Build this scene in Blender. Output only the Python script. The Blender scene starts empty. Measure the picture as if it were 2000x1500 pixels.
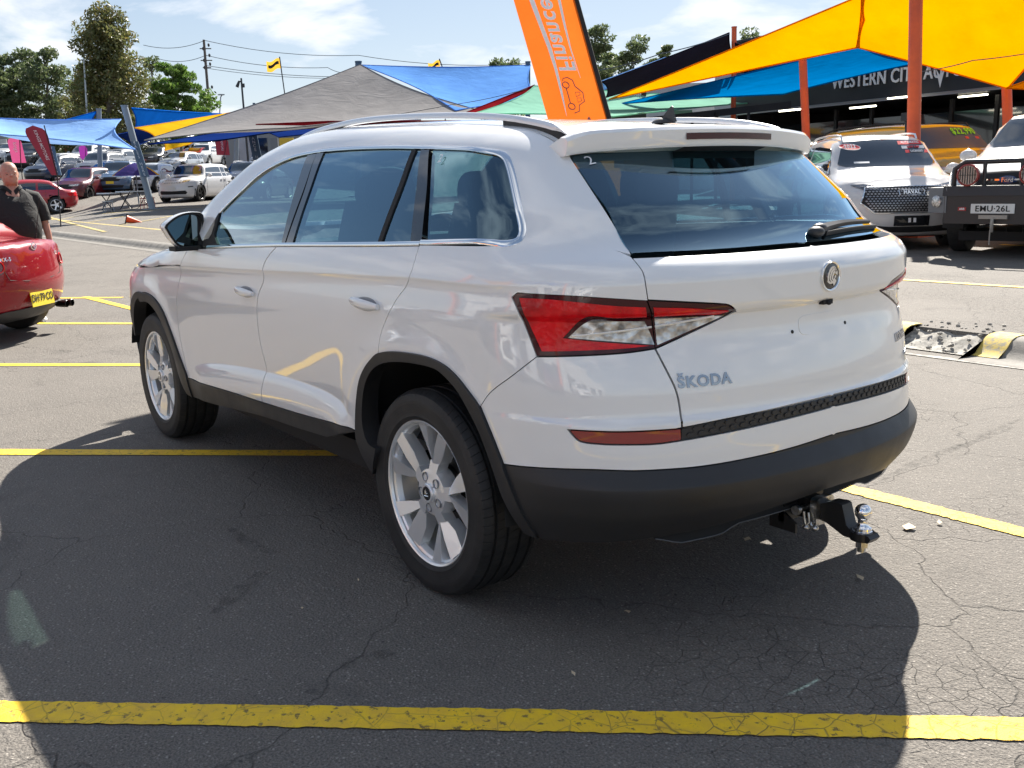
import bpy, bmesh, math, random
import numpy as np
from mathutils import Vector, Matrix
from mathutils.geometry import delaunay_2d_cdt
R=math.radians; PI=math.pi
scene=bpy.context.scene; COL=scene.collection
# ---------------------------------------------------------------- camera
CP=np.array([-2.70601,2.53929,1.378888]); YAW,PITCH,ROLL,FPX=R(-36.75467),R(-11.79981),R(-1.514346),1916.8317
cF=np.array([math.cos(PITCH)*math.cos(YAW),math.cos(PITCH)*math.sin(YAW),math.sin(PITCH)])
_r=np.array([math.sin(YAW),-math.cos(YAW),0.]); _u=np.cross(_r,cF)
cR=_r*math.cos(ROLL)+_u*math.sin(ROLL); cU=-_r*math.sin(ROLL)+_u*math.cos(ROLL)
cd=bpy.data.cameras.new('camera'); cam=bpy.data.objects.new('camera',cd); COL.objects.link(cam)
cd.sensor_fit='HORIZONTAL'; cd.sensor_width=36; cd.lens=FPX/2000*36; cd.clip_start=.05; cd.clip_end=3000
cam.matrix_world=Matrix(((cR[0],cU[0],-cF[0],CP[0]),(cR[1],cU[1],-cF[1],CP[1]),(cR[2],cU[2],-cF[2],CP[2]),(0,0,0,1)))
scene.camera=cam
# ---------------------------------------------------------------- sky, sun, exposure
w=bpy.data.worlds.new('World'); scene.world=w; w.use_nodes=True
nt=w.node_tree; N=nt.nodes; N.clear(); L=nt.links
SUNV=Vector((.66,-.97,1.0)).normalized(); SEL=math.asin(SUNV.z); SAZ=math.atan2(SUNV.x,SUNV.y)
sky=N.new('ShaderNodeTexSky'); sky.sky_type='NISHITA'; sky.sun_disc=False; sky.sun_elevation=SEL; sky.sun_rotation=SAZ
sky.air_density=1.0; sky.dust_density=.5; sky.ozone_density=1.6; sky.altitude=50
tc=N.new('ShaderNodeTexCoord'); sep=N.new('ShaderNodeSeparateXYZ'); L.new(tc.outputs['Generated'],sep.inputs[0])
def M(op,a,b=None,c=None,clamp=False):
    n=N.new('ShaderNodeMath'); n.operation=op; n.use_clamp=clamp
    for i,v in enumerate((a,b,c)):
        if v is None: continue
        if isinstance(v,(int,float)): n.inputs[i].default_value=v
        else: L.new(v,n.inputs[i])
    return n.outputs[0]
# clouds on a flat layer: direction divided by height
zz=M('MAXIMUM',M('ADD',sep.outputs['Z'],.20),.05)
cx=M('DIVIDE',sep.outputs['X'],zz); cy=M('DIVIDE',sep.outputs['Y'],zz)
cmb=N.new('ShaderNodeCombineXYZ'); L.new(cx,cmb.inputs[0]); L.new(cy,cmb.inputs[1]); cmb.inputs[2].default_value=20.4
ns=N.new('ShaderNodeTexNoise'); ns.inputs['Scale'].default_value=2.1; ns.inputs['Detail'].default_value=8; ns.inputs['Roughness'].default_value=.56; ns.inputs['Distortion'].default_value=.3
L.new(cmb.outputs[0],ns.inputs['Vector'])
cr=N.new('ShaderNodeValToRGB'); cr.color_ramp.elements[0].position=.49; cr.color_ramp.elements[1].position=.66
L.new(ns.outputs[0],cr.inputs[0])
hz=M('MULTIPLY',M('POWER',M('SUBTRACT',1.0,M('MAXIMUM',sep.outputs['Z'],0),None,True),10),.42)
cloud=M('MAXIMUM',cr.outputs[0],hz)
tn=N.new('ShaderNodeMix'); tn.data_type='RGBA'; tn.blend_type='MULTIPLY'; tn.inputs[0].default_value=1; gm=N.new('ShaderNodeGamma'); gm.inputs[1].default_value=.60; L.new(sky.outputs[0],gm.inputs[0]); L.new(gm.outputs[0],tn.inputs[6]); tn.inputs[7].default_value=(1.08,1.16,1.27,1)
mx=N.new('ShaderNodeMix'); mx.data_type='RGBA'; L.new(M('MULTIPLY',cloud,.86),mx.inputs[0]); L.new(tn.outputs[2],mx.inputs[6]); mx.inputs[7].default_value=(5.9,6.0,6.2,1)
# below the horizon: ground-coloured
gz=M('GREATER_THAN',sep.outputs['Z'],-.02)
mg=N.new('ShaderNodeMix'); mg.data_type='RGBA'; L.new(gz,mg.inputs[0]); mg.inputs[6].default_value=(1.6,1.55,1.5,1); L.new(mx.outputs[2],mg.inputs[7])
bg=N.new('ShaderNodeBackground'); bg.inputs[1].default_value=.076; L.new(mg.outputs[2],bg.inputs[0])
wo=N.new('ShaderNodeOutputWorld'); L.new(bg.outputs[0],wo.inputs[0])
sl=bpy.data.lights.new('sun','SUN'); sl.energy=5.0; sl.angle=R(.5); sl.color=(1,.94,.85)
so=bpy.data.objects.new('sun',sl); COL.objects.link(so); so.rotation_euler=SUNV.to_track_quat('Z','Y').to_euler()
scene.view_settings.view_transform='Standard'; scene.view_settings.look='None'; scene.view_settings.exposure=1.35; scene.view_settings.gamma=1
scene.view_settings.use_curve_mapping=False
scene.cycles.max_bounces=8; scene.cycles.transparent_max_bounces=16
def ray(px,py): return cF+cR*(px-1000)/FPX-cU*(py-750)/FPX
def at(px,py,D): return Vector(CP+ray(px,py)*D)            # point at depth D along the view axis
def onz(px,py,z=0.0):
    d=ray(px,py); return Vector(CP+d*(z-CP[2])/d[2])
# ---------------------------------------------------------------- object helpers
def tag(o,label=None,cat=None,group=None,kind=None):
    if label:o['label']=label
    if cat:o['category']=cat
    if group:o['group']=group
    if kind:o['kind']=kind
    return o
def empty(name,loc=(0,0,0),rz=0,label=None,cat=None,group=None):
    o=bpy.data.objects.new(name,None); COL.objects.link(o); o.location=loc; o.rotation_euler=(0,0,rz); o.empty_display_size=.2
    return tag(o,label,cat,group)
def copy_tree(o,parent=None):
    c=o.copy(); COL.objects.link(c); c.parent=parent
    for ch in list(o.children): copy_tree(ch,c)
    return c
class MB:
    def __init__(s): s.v=[];s.f=[];s.n=[]
    def add(s,V,Fc,Nn=None):
        b=len(s.v); s.v+=[tuple(map(float,p)) for p in V]; s.f+=[tuple(int(i)+b for i in f) for f in Fc]
        s.n+=[tuple(map(float,p)) for p in Nn] if Nn is not None else [(0,0,0)]*len(V); return s
    def box(s,c,d,rot=None,taper=None):
        hx,hy,hz=d[0]/2,d[1]/2,d[2]/2; V=[Vector((sx*hx,sy*hy,sz*hz)) for sx,sy,sz in ((-1,-1,-1),(1,-1,-1),(1,1,-1),(-1,1,-1),(-1,-1,1),(1,-1,1),(1,1,1),(-1,1,1))]
        if taper: V=[Vector((p.x*(taper[0] if p.z>0 else 1),p.y*(taper[1] if p.z>0 else 1),p.z)) for p in V]
        if rot is not None: V=[rot@p for p in V]
        c=Vector(c); return s.add([p+c for p in V],[(0,3,2,1),(4,5,6,7),(0,1,5,4),(1,2,6,5),(2,3,7,6),(3,0,4,7)])
    def tube(s,P,r,n=8,cap=True,closed=False):
        P=[Vector(p) for p in P]; m=len(P); rr=r if isinstance(r,(list,tuple)) else [r]*m; V=[];Fc=[];up=None
        for i,p in enumerate(P):
            if closed:t=P[(i+1)%m]-P[i-1]
            else:t=P[min(i+1,m-1)]-P[max(i-1,0)]
            t.normalize()
            if up is None: up=Vector((0,0,1)) if abs(t.z)<.9 else Vector((1,0,0))
            a=t.cross(up).normalized(); b=a.cross(t).normalized(); up=b
            for k in range(n):
                w=2*PI*k/n; V.append(p+(a*math.cos(w)+b*math.sin(w))*rr[i])
        for i in range(m if closed else m-1):
            for k in range(n):
                a,b=i*n+k,i*n+(k+1)%n; c,d=((i+1)%m)*n+(k+1)%n,((i+1)%m)*n+k; Fc.append((a,b,c,d))
        if cap and not closed: Fc.append(tuple(range(n))[::-1]); Fc.append(tuple((m-1)*n+k for k in range(n)))
        return s.add(V,Fc)
    def lathe(s,prof,axis='Z',c=(0,0,0),n=32,a0=0,a1=2*PI,closed=False):
        full=abs(a1-a0-2*PI)<1e-6; m=len(prof);V=[];Fc=[];na=n if full else n+1
        for i in range(na):
            w=a0+(a1-a0)*i/n; co,si=math.cos(w),math.sin(w)
            for r,h in prof:
                p={'Z':(r*co,r*si,h),'Y':(r*co,h,r*si),'X':(h,r*co,r*si)}[axis]; V.append((p[0]+c[0],p[1]+c[1],p[2]+c[2]))
        for i in range(na if full else n):
            j=(i+1)%na
            for k in range(m if closed else m-1):
                k2=(k+1)%m; q=(i*m+k,j*m+k,j*m+k2,i*m+k2); Fc.append(q if axis!='Y' else q[::-1])
        return s.add(V,Fc)
    def prism(s,poly,h0,h1,axis='Z',f=None):
        # polygon (ccw) extruded along axis
        n=len(poly);V=[]
        for h in (h0,h1):
            for a,b in poly: V.append({'Z':(a,b,h),'Y':(a,h,b),'X':(h,a,b)}[axis])
        if f: V=[f(Vector(p)) for p in V]
        Fc=[tuple(range(n))[::-1],tuple(range(n,2*n))]+[(i,(i+1)%n,n+(i+1)%n,n+i) for i in range(n)]
        return s.add(V,Fc)
    def sphere(s,c,r,n=12,m=8):
        rx,ry,rz=(r,r,r) if isinstance(r,(int,float)) else r; V=[];Fc=[]
        for j in range(m+1):
            t=PI*j/m
            for i in range(n):
                a=2*PI*i/n; V.append((c[0]+rx*math.sin(t)*math.cos(a),c[1]+ry*math.sin(t)*math.sin(a),c[2]+rz*math.cos(t)))
        for j in range(m):
            for i in range(n): Fc.append((j*n+i,(j+1)*n+i,(j+1)*n+(i+1)%n,j*n+(i+1)%n))
        return s.add(V,Fc)
    def grid(s,f,nu,nv):
        V=[f(i/nu,j/nv) for i in range(nu+1) for j in range(nv+1)]
        return s.add(V,[(i*(nv+1)+j,(i+1)*(nv+1)+j,(i+1)*(nv+1)+j+1,i*(nv+1)+j+1) for i in range(nu) for j in range(nv)])
    def xf(s,mat):
        s.v=[tuple(mat@Vector(p)) for p in s.v]; return s
    def build(s,name,mat,parent=None,ang=35,loc=None,smooth=True,fixn=False):
        me=bpy.data.meshes.new(name); me.from_pydata(s.v,[],s.f)
        if fixn:
            bm=bmesh.new(); bm.from_mesh(me); bmesh.ops.recalc_face_normals(bm,faces=bm.faces); bm.to_mesh(me); bm.free()
        if smooth:
            me.polygons.foreach_set('use_smooth',[True]*len(me.polygons))
            if any(n!=(0,0,0) for n in s.n[:50]) : me.normals_split_custom_set_from_vertices(s.n)
            elif ang<180: me.set_sharp_from_angle(angle=R(ang))
        if mat: me.materials.append(mat)
        o=bpy.data.objects.new(name,me); COL.objects.link(o)
        if parent: o.parent=parent
        if loc is not None: o.location=loc
        return o
def part(name,me,parent): o=bpy.data.objects.new(name,me); COL.objects.link(o); o.parent=parent; return o
def text_mb(txt,size=1.0,ext=.002,bold=0.0,font=None,space=1.0,shear=0.0,f=None):
    cu=bpy.data.curves.new('t','FONT'); cu.body=txt; cu.size=size; cu.extrude=ext; cu.offset=bold; cu.align_x='CENTER'; cu.align_y='CENTER'; cu.space_character=space; cu.shear=shear; cu.resolution_u=3
    o=bpy.data.objects.new('t',cu); COL.objects.link(o); dg=bpy.context.evaluated_depsgraph_get(); dg.update()
    me=bpy.data.meshes.new_from_object(o.evaluated_get(dg)); mb=MB(); V=[v.co.copy() for v in me.vertices]
    if f: V=f(np.array([tuple(p) for p in V]))
    mb.add(V,[tuple(p.vertices) for p in me.polygons]); bpy.data.objects.remove(o); bpy.data.curves.remove(cu); bpy.data.meshes.remove(me); return mb
# ---------------------------------------------------------------- materials
MAT={}
def mat(name,col=(.5,.5,.5),rough=.5,metal=0,coat=0,spec=.5,emit=None,trans=0,coatr=.03,alpha=1,sub=0,tint=None):
    if name in MAT: return MAT[name]
    m=bpy.data.materials.new(name); m.use_nodes=True; b=m.node_tree.nodes['Principled BSDF']
    b.inputs['Base Color'].default_value=(*col,1); b.inputs['Roughness'].default_value=rough; b.inputs['Metallic'].default_value=metal
    b.inputs['Coat Weight'].default_value=coat; b.inputs['Coat Roughness'].default_value=coatr; b.inputs['Specular IOR Level'].default_value=spec
    b.inputs['Transmission Weight'].default_value=trans; b.inputs['Alpha'].default_value=alpha
    if emit: b.inputs['Emission Color'].default_value=(*emit[:3],1); b.inputs['Emission Strength'].default_value=emit[3]
    MAT[name]=m; return m
class NT:
    """small helper for node building in a material"""
    def __init__(s,m): s.m=m; s.t=m.node_tree; s.N=s.t.nodes; s.L=s.t.links; s.b=s.N['Principled BSDF']; s.tc=s.N.new('ShaderNodeTexCoord'); s.geo=s.N.new('ShaderNodeNewGeometry')
    def set(s,inp,v):
        if isinstance(v,(int,float)): inp.default_value=v
        elif isinstance(v,tuple): inp.default_value=v if len(v)==len(inp.default_value) else (*v,1)
        else: s.L.new(v,inp)
    def noise(s,scale,detail=4,rough=.5,vec=None,dist=0,out=0):
        n=s.N.new('ShaderNodeTexNoise'); n.inputs['Scale'].default_value=scale; n.inputs['Detail'].default_value=detail; n.inputs['Roughness'].default_value=rough; n.inputs['Distortion'].default_value=dist
        s.L.new(vec or s.geo.outputs['Position'],n.inputs['Vector']); return n.outputs[out]
    def vor(s,scale,feat='F1',vec=None,out=0,rand=1):
        n=s.N.new('ShaderNodeTexVoronoi'); n.feature=feat; n.inputs['Scale'].default_value=scale; n.inputs['Randomness'].default_value=rand; s.L.new(vec or s.geo.outputs['Position'],n.inputs['Vector']); return n.outputs[out]
    def ramp(s,v,stops):
        n=s.N.new('ShaderNodeValToRGB'); e=n.color_ramp.elements
        while len(e)<len(stops): e.new(.5)
        for q,(p,c) in zip(e,stops): q.position=p; q.color=(c,c,c,1) if isinstance(c,(int,float)) else (*c,1)
        s.L.new(v,n.inputs[0]); return n.outputs[0]
    def mix(s,f,a,b,mode='MIX'):
        n=s.N.new('ShaderNodeMix'); n.data_type='RGBA'; n.blend_type=mode; s.set(n.inputs[0],f); s.set(n.inputs[6],a); s.set(n.inputs[7],b); return n.outputs[2]
    def math(s,op,a,b=0,clamp=False):
        n=s.N.new('ShaderNodeMath'); n.operation=op; n.use_clamp=clamp; s.set(n.inputs[0],a); s.set(n.inputs[1],b); return n.outputs[0]
    def vmath(s,op,a,b):
        n=s.N.new('ShaderNodeVectorMath'); n.operation=op; s.set(n.inputs[0],a); s.set(n.inputs[1],b); return n.outputs[0]
    def bump(s,h,strength=.3,dist=.01,prev=None):
        n=s.N.new('ShaderNodeBump'); n.inputs['Strength'].default_value=strength; n.inputs['Distance'].default_value=dist; s.L.new(h,n.inputs['Height'])
        if prev: s.L.new(prev,n.inputs['Normal'])
        return n.outputs[0]
    def out(s,name,v): s.set(s.b.inputs[name],v)
def glass(name,col,rough=.0,refl=(.75,.90,1.0)):
    """thin tinted window: a tinted see-through layer under a clear reflection"""
    if name in MAT: return MAT[name]
    m=bpy.data.materials.new(name); m.use_nodes=True; t=m.node_tree; Nn=t.nodes; Nn.clear(); Ll=t.links
    tr=Nn.new('ShaderNodeBsdfTransparent'); tr.inputs[0].default_value=(*col,1)
    gl=Nn.new('ShaderNodeBsdfGlossy'); gl.inputs['Roughness'].default_value=rough; gl.inputs[0].default_value=(*refl,1)
    fr=Nn.new('ShaderNodeFresnel'); fr.inputs[0].default_value=1.52
    geo=Nn.new('ShaderNodeNewGeometry')
    mt=Nn.new('ShaderNodeMath'); mt.operation='MULTIPLY_ADD'; mt.inputs[1].default_value=2.4; mt.inputs[2].default_value=.06; mt.use_clamp=True
    inv=Nn.new('ShaderNodeMath'); inv.operation='SUBTRACT'; inv.inputs[0].default_value=1; Ll.new(geo.outputs['Backfacing'],inv.inputs[1])
    m2=Nn.new('ShaderNodeMath'); m2.operation='MULTIPLY'
    mx=Nn.new('ShaderNodeMixShader'); o=Nn.new('ShaderNodeOutputMaterial')
    Ll.new(fr.outputs[0],mt.inputs[0]); Ll.new(mt.outputs[0],m2.inputs[0]); Ll.new(inv.outputs[0],m2.inputs[1]); Ll.new(m2.outputs[0],mx.inputs[0]); Ll.new(tr.outputs[0],mx.inputs[1]); Ll.new(gl.outputs[0],mx.inputs[2]); Ll.new(mx.outputs[0],o.inputs[0])
    MAT[name]=m; return m
def paint(name,col,metal=0,flake=0,rough=.35):
    if name in MAT: return MAT[name]
    m=mat(name,col,rough,metal,1.0); k=NT(m)
    # faint dust and orange peel
    d=k.noise(1.3,6,.6,k.tc.outputs['Object']); k.out('Base Color',k.mix(k.ramp(d,[(.45,0),(.8,.10)]),col,tuple(c*.8+.03 for c in col)))
    k.out('Coat Roughness',k.ramp(k.noise(3,5,.6,k.tc.outputs['Object']),[(.3,.02),(.8,.07)]))
    return m
# ---------------------------------------------------------------- surface patches on a body shape
def catmull(P,step):
    P=np.array(P,float); 
    if len(P)==2:
        n=max(1,int(np.linalg.norm(P[1]-P[0])/step)); return [P[0]+(P[1]-P[0])*i/n for i in range(n)]
    out=[]; Q=np.vstack([2*P[0]-P[1],P,2*P[-1]-P[-2]])
    for i in range(1,len(Q)-2):
        a,b,c,d=Q[i-1:i+3]; n=max(1,int(math.ceil(np.linalg.norm(c-b)/step)))
        # centripetal-like tension for uneven spacing
        lb=np.linalg.norm(c-b); m1=(c-a)/max(np.linalg.norm(c-b)+np.linalg.norm(b-a),1e-9)*lb; m2=(d-b)/max(np.linalg.norm(d-c)+np.linalg.norm(c-b),1e-9)*lb
        for k in range(n):
            t=k/n; out.append((2*t**3-3*t*t+1)*b+(t**3-2*t*t+t)*m1+(-2*t**3+3*t*t)*c+(t**3-t*t)*m2)
    return out
def inpoly(P,poly):
    x,y=P[:,0],P[:,1]; r=np.zeros(len(P),bool); n=len(poly)
    for i in range(n):
        x1,y1=poly[i];x2,y2=poly[(i+1)%n]
        if y1==y2: continue
        c=((y1>y)!=(y2>y))&(x<(x2-x1)*(y-y1)/(y2-y1)+x1); r^=c
    return r
def poly_of(segs,step):
    o=[]
    for s in segs:
        if len(s)==2 and abs(s[0][0]-s[1][0])+abs(s[0][1]-s[1][1])<1e-6: continue
        o+=catmull(s,step)
    P=[o[0]]
    for q in o[1:]:
        if np.linalg.norm(q-P[-1])>1e-4: P.append(q)
    if np.linalg.norm(P[-1]-P[0])<1e-4: P.pop()
    return np.array(P)
def offset_poly(P,g,keep=None):
    A=np.sum(P[:,0]*np.roll(P[:,1],-1)-np.roll(P[:,0],-1)*P[:,1])
    e=np.roll(P,-1,0)-P; n=np.stack([-e[:,1],e[:,0]],1)*(1 if A>0 else -1); n/=np.maximum(np.linalg.norm(n,axis=1)[:,None],1e-9)
    m=n+np.roll(n,1,0); l=np.maximum(np.sum(m*m,1),.5)[:,None]; m=2*m/l; o=P+m*g
    if keep is not None: o[keep]=P[keep]
    return o
def patch(mb,body,fam,segs,step=.02,off=0,depth=.018,shrink=.0,flip=False,sc=1.0,inset=None):
    """cut the outline out of the body surface; returned mesh has its edges turned inwards"""
    P=poly_of(segs,step)
    X,miss=body.pt(fam,P)
    if miss.any(): print('patch miss',fam,miss.sum())
    keep=np.abs(X[:,1])<.003
    if shrink: P=offset_poly(P,shrink,keep)
    lo,hi=P.min(0),P.max(0); gx=np.arange(lo[0],hi[0],step); gy=np.arange(lo[1],hi[1],step*.9)
    G=np.stack(np.meshgrid(gx,gy,indexing='ij'),-1).astype(float); G[:,1::2,0]+=step*.5; G=G.reshape(-1,2)
    G=G[inpoly(G,P)]
    if len(G):
        dmin=np.full(len(G),9.)
        a=P;b=np.roll(P,-1,0)
        for p,q in zip(a,b):
            d=q-p;l=max(d@d,1e-12);t=np.clip(((G-p)@d)/l,0,1);dmin=np.minimum(dmin,np.hypot(*(G-p-t[:,None]*d).T))
        G=G[dmin>step*.4]
    cl=getattr(body,'crease',{}).get(fam,[]) if step<.03 else []
    for Cq in cl:
        lines=[]
        for dz in (-.012,-.004,0,.004,.012):
            q=Cq+[0,dz]; q=q[inpoly(q,P)]
            if len(q):
                d=np.min(np.hypot(q[:,None,0]-P[None,:,0],q[:,None,1]-P[None,:,1]),1); q=q[d>step*.3]
            if len(q): lines.append(q)
        if not lines: continue
        Lq=np.vstack(lines)
        if len(G):
            keepm=np.ones(len(G),bool)
            zi=np.interp(G[:,0],Cq[np.argsort(Cq[:,0]),0],Cq[np.argsort(Cq[:,0]),1]); inr=(G[:,0]>=Lq[:,0].min()-step)&(G[:,0]<=Lq[:,0].max()+step)
            keepm=~(inr&(np.abs(G[:,1]-zi)<.016)); G=G[keepm]
        G=np.vstack([G,Lq]) if len(G) else Lq
    n=len(P); allp=[Vector(p) for p in P]+[Vector(p) for p in G]
    vo,_,fo,_,_,_=delaunay_2d_cdt(allp,[],[list(range(n))],1,1e-7)
    UV=np.array([tuple(v) for v in vo]); X,miss=body.pt(fam,UV); Nn=body.G(X)
    # orientation
    f=[tuple(t) for t in fo if len(t)>=3]
    t=f[len(f)//2]; nn=np.cross(X[t[1]]-X[t[0]],X[t[2]]-X[t[0]])
    cnt=sum(1 for t in f[::7] if np.dot(np.cross(X[t[1]]-X[t[0]],X[t[2]]-X[t[0]]),Nn[t[0]])<0)
    if cnt>len(f[::7])/2: f=[t[::-1] for t in f]
    V=X+Nn*off; nb=min(n,len(V))
    A=V[:nb]; B=A-Nn[:nb]*depth
    ring=[]; RN=[]
    for i in range(nb):
        j=(i+1)%nb
        if keep[i] and keep[j]: continue
        ring.append((i,j))
    allV=[V];allN=[Nn];F=list(f);base=len(V)
    Af=np.cross(A[1]-A[0],Nn[0])
    c=V.mean(0); e=np.roll(A,-1,0)-np.roll(A,1,0); en=np.cross(e,Nn[:nb]); en/=np.maximum(np.linalg.norm(en,axis=1)[:,None],1e-9)
    area=np.sum(UV[:nb,0]*np.roll(UV[:nb,1],-1)-np.roll(UV[:nb,0],-1)*UV[:nb,1])
    # outward test in 3d
    k=0; test=A[k]+en[k]*1e-3
    uvt=body.dom(fam,(test-Nn[k]*off)[None])[0]
    if inpoly(uvt[None],UV[:nb])[0]: en=-en
    allV+= [A,B]; allN+=[en,en]
    for i,j in ring:
        q=(base+i,base+nb+i,base+nb+j,base+j)
        a,b,c2=A[i],B[i],B[j]
        if np.dot(np.cross(b-a,c2-a),en[i])<0: q=q[::-1]
        F.append(q)
    V=np.vstack(allV);Nn=np.vstack(allN)
    if flip: V=V*[1,-1,1];Nn=Nn*[1,-1,1];F=[t[::-1] for t in F]
    mb.add(V*sc,F,Nn); return mb
def pchip(xs,ys):
    xs=np.array(xs,float);ys=np.array(ys,float);h=np.diff(xs);d=np.diff(ys)/h
    m=np.zeros_like(ys)
    for i in range(1,len(xs)-1):
        if d[i-1]*d[i]>0:
            w1=2*h[i]+h[i-1];w2=h[i]+2*h[i-1];m[i]=(w1+w2)/(w1/d[i-1]+w2/d[i])
    m[0]=d[0];m[-1]=d[-1]
    def f(x):
        x=np.clip(x,xs[0],xs[-1]);i=np.clip(np.searchsorted(xs,x)-1,0,len(xs)-2)
        t=(x-xs[i])/h[i];t2=t*t;t3=t2*t
        return (2*t3-3*t2+1)*ys[i]+(t3-2*t2+t)*h[i]*m[i]+(-2*t3+3*t2)*ys[i+1]+(t3-t2)*h[i]*m[i+1]
    return f
def sst(x,a,b):
    t=np.clip((x-a)/(b-a),0,1);return t*t*(3-2*t)
def smax(a,b,k):
    h=np.maximum(k-np.abs(a-b),0)/k;return np.maximum(a,b)+h*h*k*.25
def _fam(d):
    d=np.array(d,float);d/=np.linalg.norm(d);a=np.cross(d,(0,0,1.));a/=np.linalg.norm(a);return d,a,np.cross(a,d)
FAM={'D':_fam((.2,-.72,-.7)),'W':_fam((-.8,0,-.6)),'G':_fam((.75,0,-.66))}
class Body:
    """signed shape of a car body: side profile, rear/front profile, roof profile"""
    def __init__(s,side,rear,front,top,rbow=(.23,.27),fbow=(.25,.3),taper=(.2,.06,.11,2.85,.33),wrap=.16,crown=.06,kc=.17,kt=.085,feat=None,wx=(.8,1.8)):
        s.Y0=pchip(*zip(*side));s.X0=pchip(*zip(*rear));s.X1=pchip(*zip(*front));s.Z0=pchip(*zip(*top))
        s.rbow=rbow;s.fbow=fbow;s.tp=taper;s.wrap=wrap;s.crown=crown;s.kc=kc;s.kt=kt;s.feat=feat;s.wx=wx
    def F(s,x,y,z):
        y=np.abs(y);x0,a,b,x1,c=s.tp
        tr=np.maximum(x0-x,0)**2*(a+(b-a)*sst(z,1.0,1.4))
        tf=np.maximum(x-x1,0)**2*c
        Y=s.Y0(z)-tr-tf
        if s.feat: Y=Y+s.feat(x,z)
        gs=y-Y
        gr=(s.X0(z)+s.rbow[0]*y**2+s.rbow[1]*y**4-x)
        gf=x-(s.X1(z)-s.fbow[0]*y**2-s.fbow[1]*y**4)
        sh=s.wrap*y*y*sst(x,*s.wx)
        gt=z-(s.Z0(x+sh)-s.crown*y*y)
        g=smax(gs,gr,s.kc);g=smax(g,gf,s.kc);g=smax(g,gt,s.kt)
        zb=getattr(s,'zb',None)
        return g if zb is None else smax(g,zb-z,.08)
    def G(s,P,e=2e-3):
        x,y,z=P[:,0],P[:,1],P[:,2]
        g=np.stack([s.F(x+e,y,z)-s.F(x-e,y,z),s.F(x,y+e,z)-s.F(x,y-e,z),s.F(x,y,z+e)-s.F(x,y,z-e)],1)
        return g/np.maximum(np.linalg.norm(g,axis=1)[:,None],1e-9)
    def solve(s,O,D,t0,t1,n=24):
        # first crossing outside->inside along O+tD
        N=len(O);prev=np.full(N,t0,float);lo=np.full(N,np.nan);hi=np.full(N,np.nan);fp=s.F(*(O+D*t0).T)
        for i in range(1,n+1):
            t=t0+(t1-t0)*i/n;f=s.F(*(O+D*t).T)
            m=np.isnan(lo)&(fp>0)&(f<=0);lo[m]=prev[0];hi[m]=t
            prev[:]=t;fp=f
        miss=np.isnan(lo);lo[miss]=t1;hi[miss]=t1
        for _ in range(15):
            m=(lo+hi)/2;f=s.F(*(O+D*m[:,None]).T);o=f>0
            lo=np.where(o,m,lo);hi=np.where(o,hi,m)
        return hi,miss
    def pt(s,fam,uv):
        uv=np.asarray(uv,float).reshape(-1,2);u,v=uv.T;Z=np.zeros_like(u);I=Z+1
        if fam=='S': O=np.stack([u,Z+1.3,v],1);D=np.stack([Z,-I,Z],1);r=(0,1.2)
        if fam=='T': O=np.stack([u,v,Z+2.2],1);D=np.stack([Z,Z,-I],1);r=(0,2.)
        if fam=='F': O=np.stack([Z+6.0,u,v],1);D=np.stack([-I,Z,Z],1);r=(0,5.)
        if fam=='R': O=np.stack([Z-2,u,v],1);D=np.stack([I,Z,Z],1);r=(0,3.)
        if fam in FAM:
            d,a,b=FAM[fam];O=u[:,None]*a+v[:,None]*b-d*3.5;D=np.repeat(d[None],len(u),0);r=(0,4.5)
        if fam=='K':
            D=-np.stack([np.cos(u),np.sin(u),Z],1);O=np.stack([Z+2.7,Z,v],1)-D*2.2;r=(0,2.2)
        if fam=='C':
            D=-np.stack([-np.cos(u),np.sin(u),Z],1);O=np.stack([Z,Z,v],1)-D*2.2;r=(0,2.2)
        t,miss=s.solve(O,D,*r);return O+D*t[:,None],miss
    def dom(s,fam,P):
        P=np.atleast_2d(P)
        if fam=='S':return P[:,[0,2]]
        if fam=='T':return P[:,[0,1]]
        if fam in FAM:
            d,a,b=FAM[fam];return np.stack([P@a,P@b],1)
        if fam=='K':return np.stack([np.arctan2(P[:,1],P[:,0]-2.7),P[:,2]],1)
        if fam in 'FR':return P[:,[1,2]]
        return np.stack([np.arctan2(P[:,1],-P[:,0]),P[:,2]],1)
def ck(z,c,w): return np.tanh((z-c)/w)
def zshoulder(x): return 1.0785-.0365*np.maximum(x,0)+.028*np.maximum(-x-.35,0)
_zl=pchip([.45,.55,.7,.9,1.2,1.6,1.94,2.15],[.545,.585,.604,.608,.601,.576,.54,.50])
def zlower(x): return _zl(x)
def suv_feat(x,z):
    # shoulder ridge: undercut below the line, leaning in above; lower door: step out below a rising line
    w=sst(x,.42,.52)*(1-sst(x,2.0,2.2)); zc=zlower(x); d=zc-z
    b=w*np.where(d>0,.024*(1-np.exp(-np.maximum(d,0)/.045))*(1-.35*sst(d,.08,.16)),0)-w*.008*np.exp(-np.abs(d)/.10)-.012*w*sst(z,.3,zc)*0
    arch=.010*np.exp(-((np.hypot(x,z-.36)-.50)/.06)**2)+.010*np.exp(-((np.hypot(x-2.79,z-.36)-.50)/.06)**2)
    zs=zshoulder(x); e=zs-z
    sh=np.where(e>0,-.011*(1-np.exp(-np.maximum(e,0)/.018))*np.exp(-(np.maximum(e,0)/.085)**2),0)
    return b+arch*(1-sst(z,.8,.98))+sh*(1-sst(x,2.5,3.0))*sst(x,-.62,-.45)-.10*sst(z,.84,1.0)*np.maximum(x-2.75,0)
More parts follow.
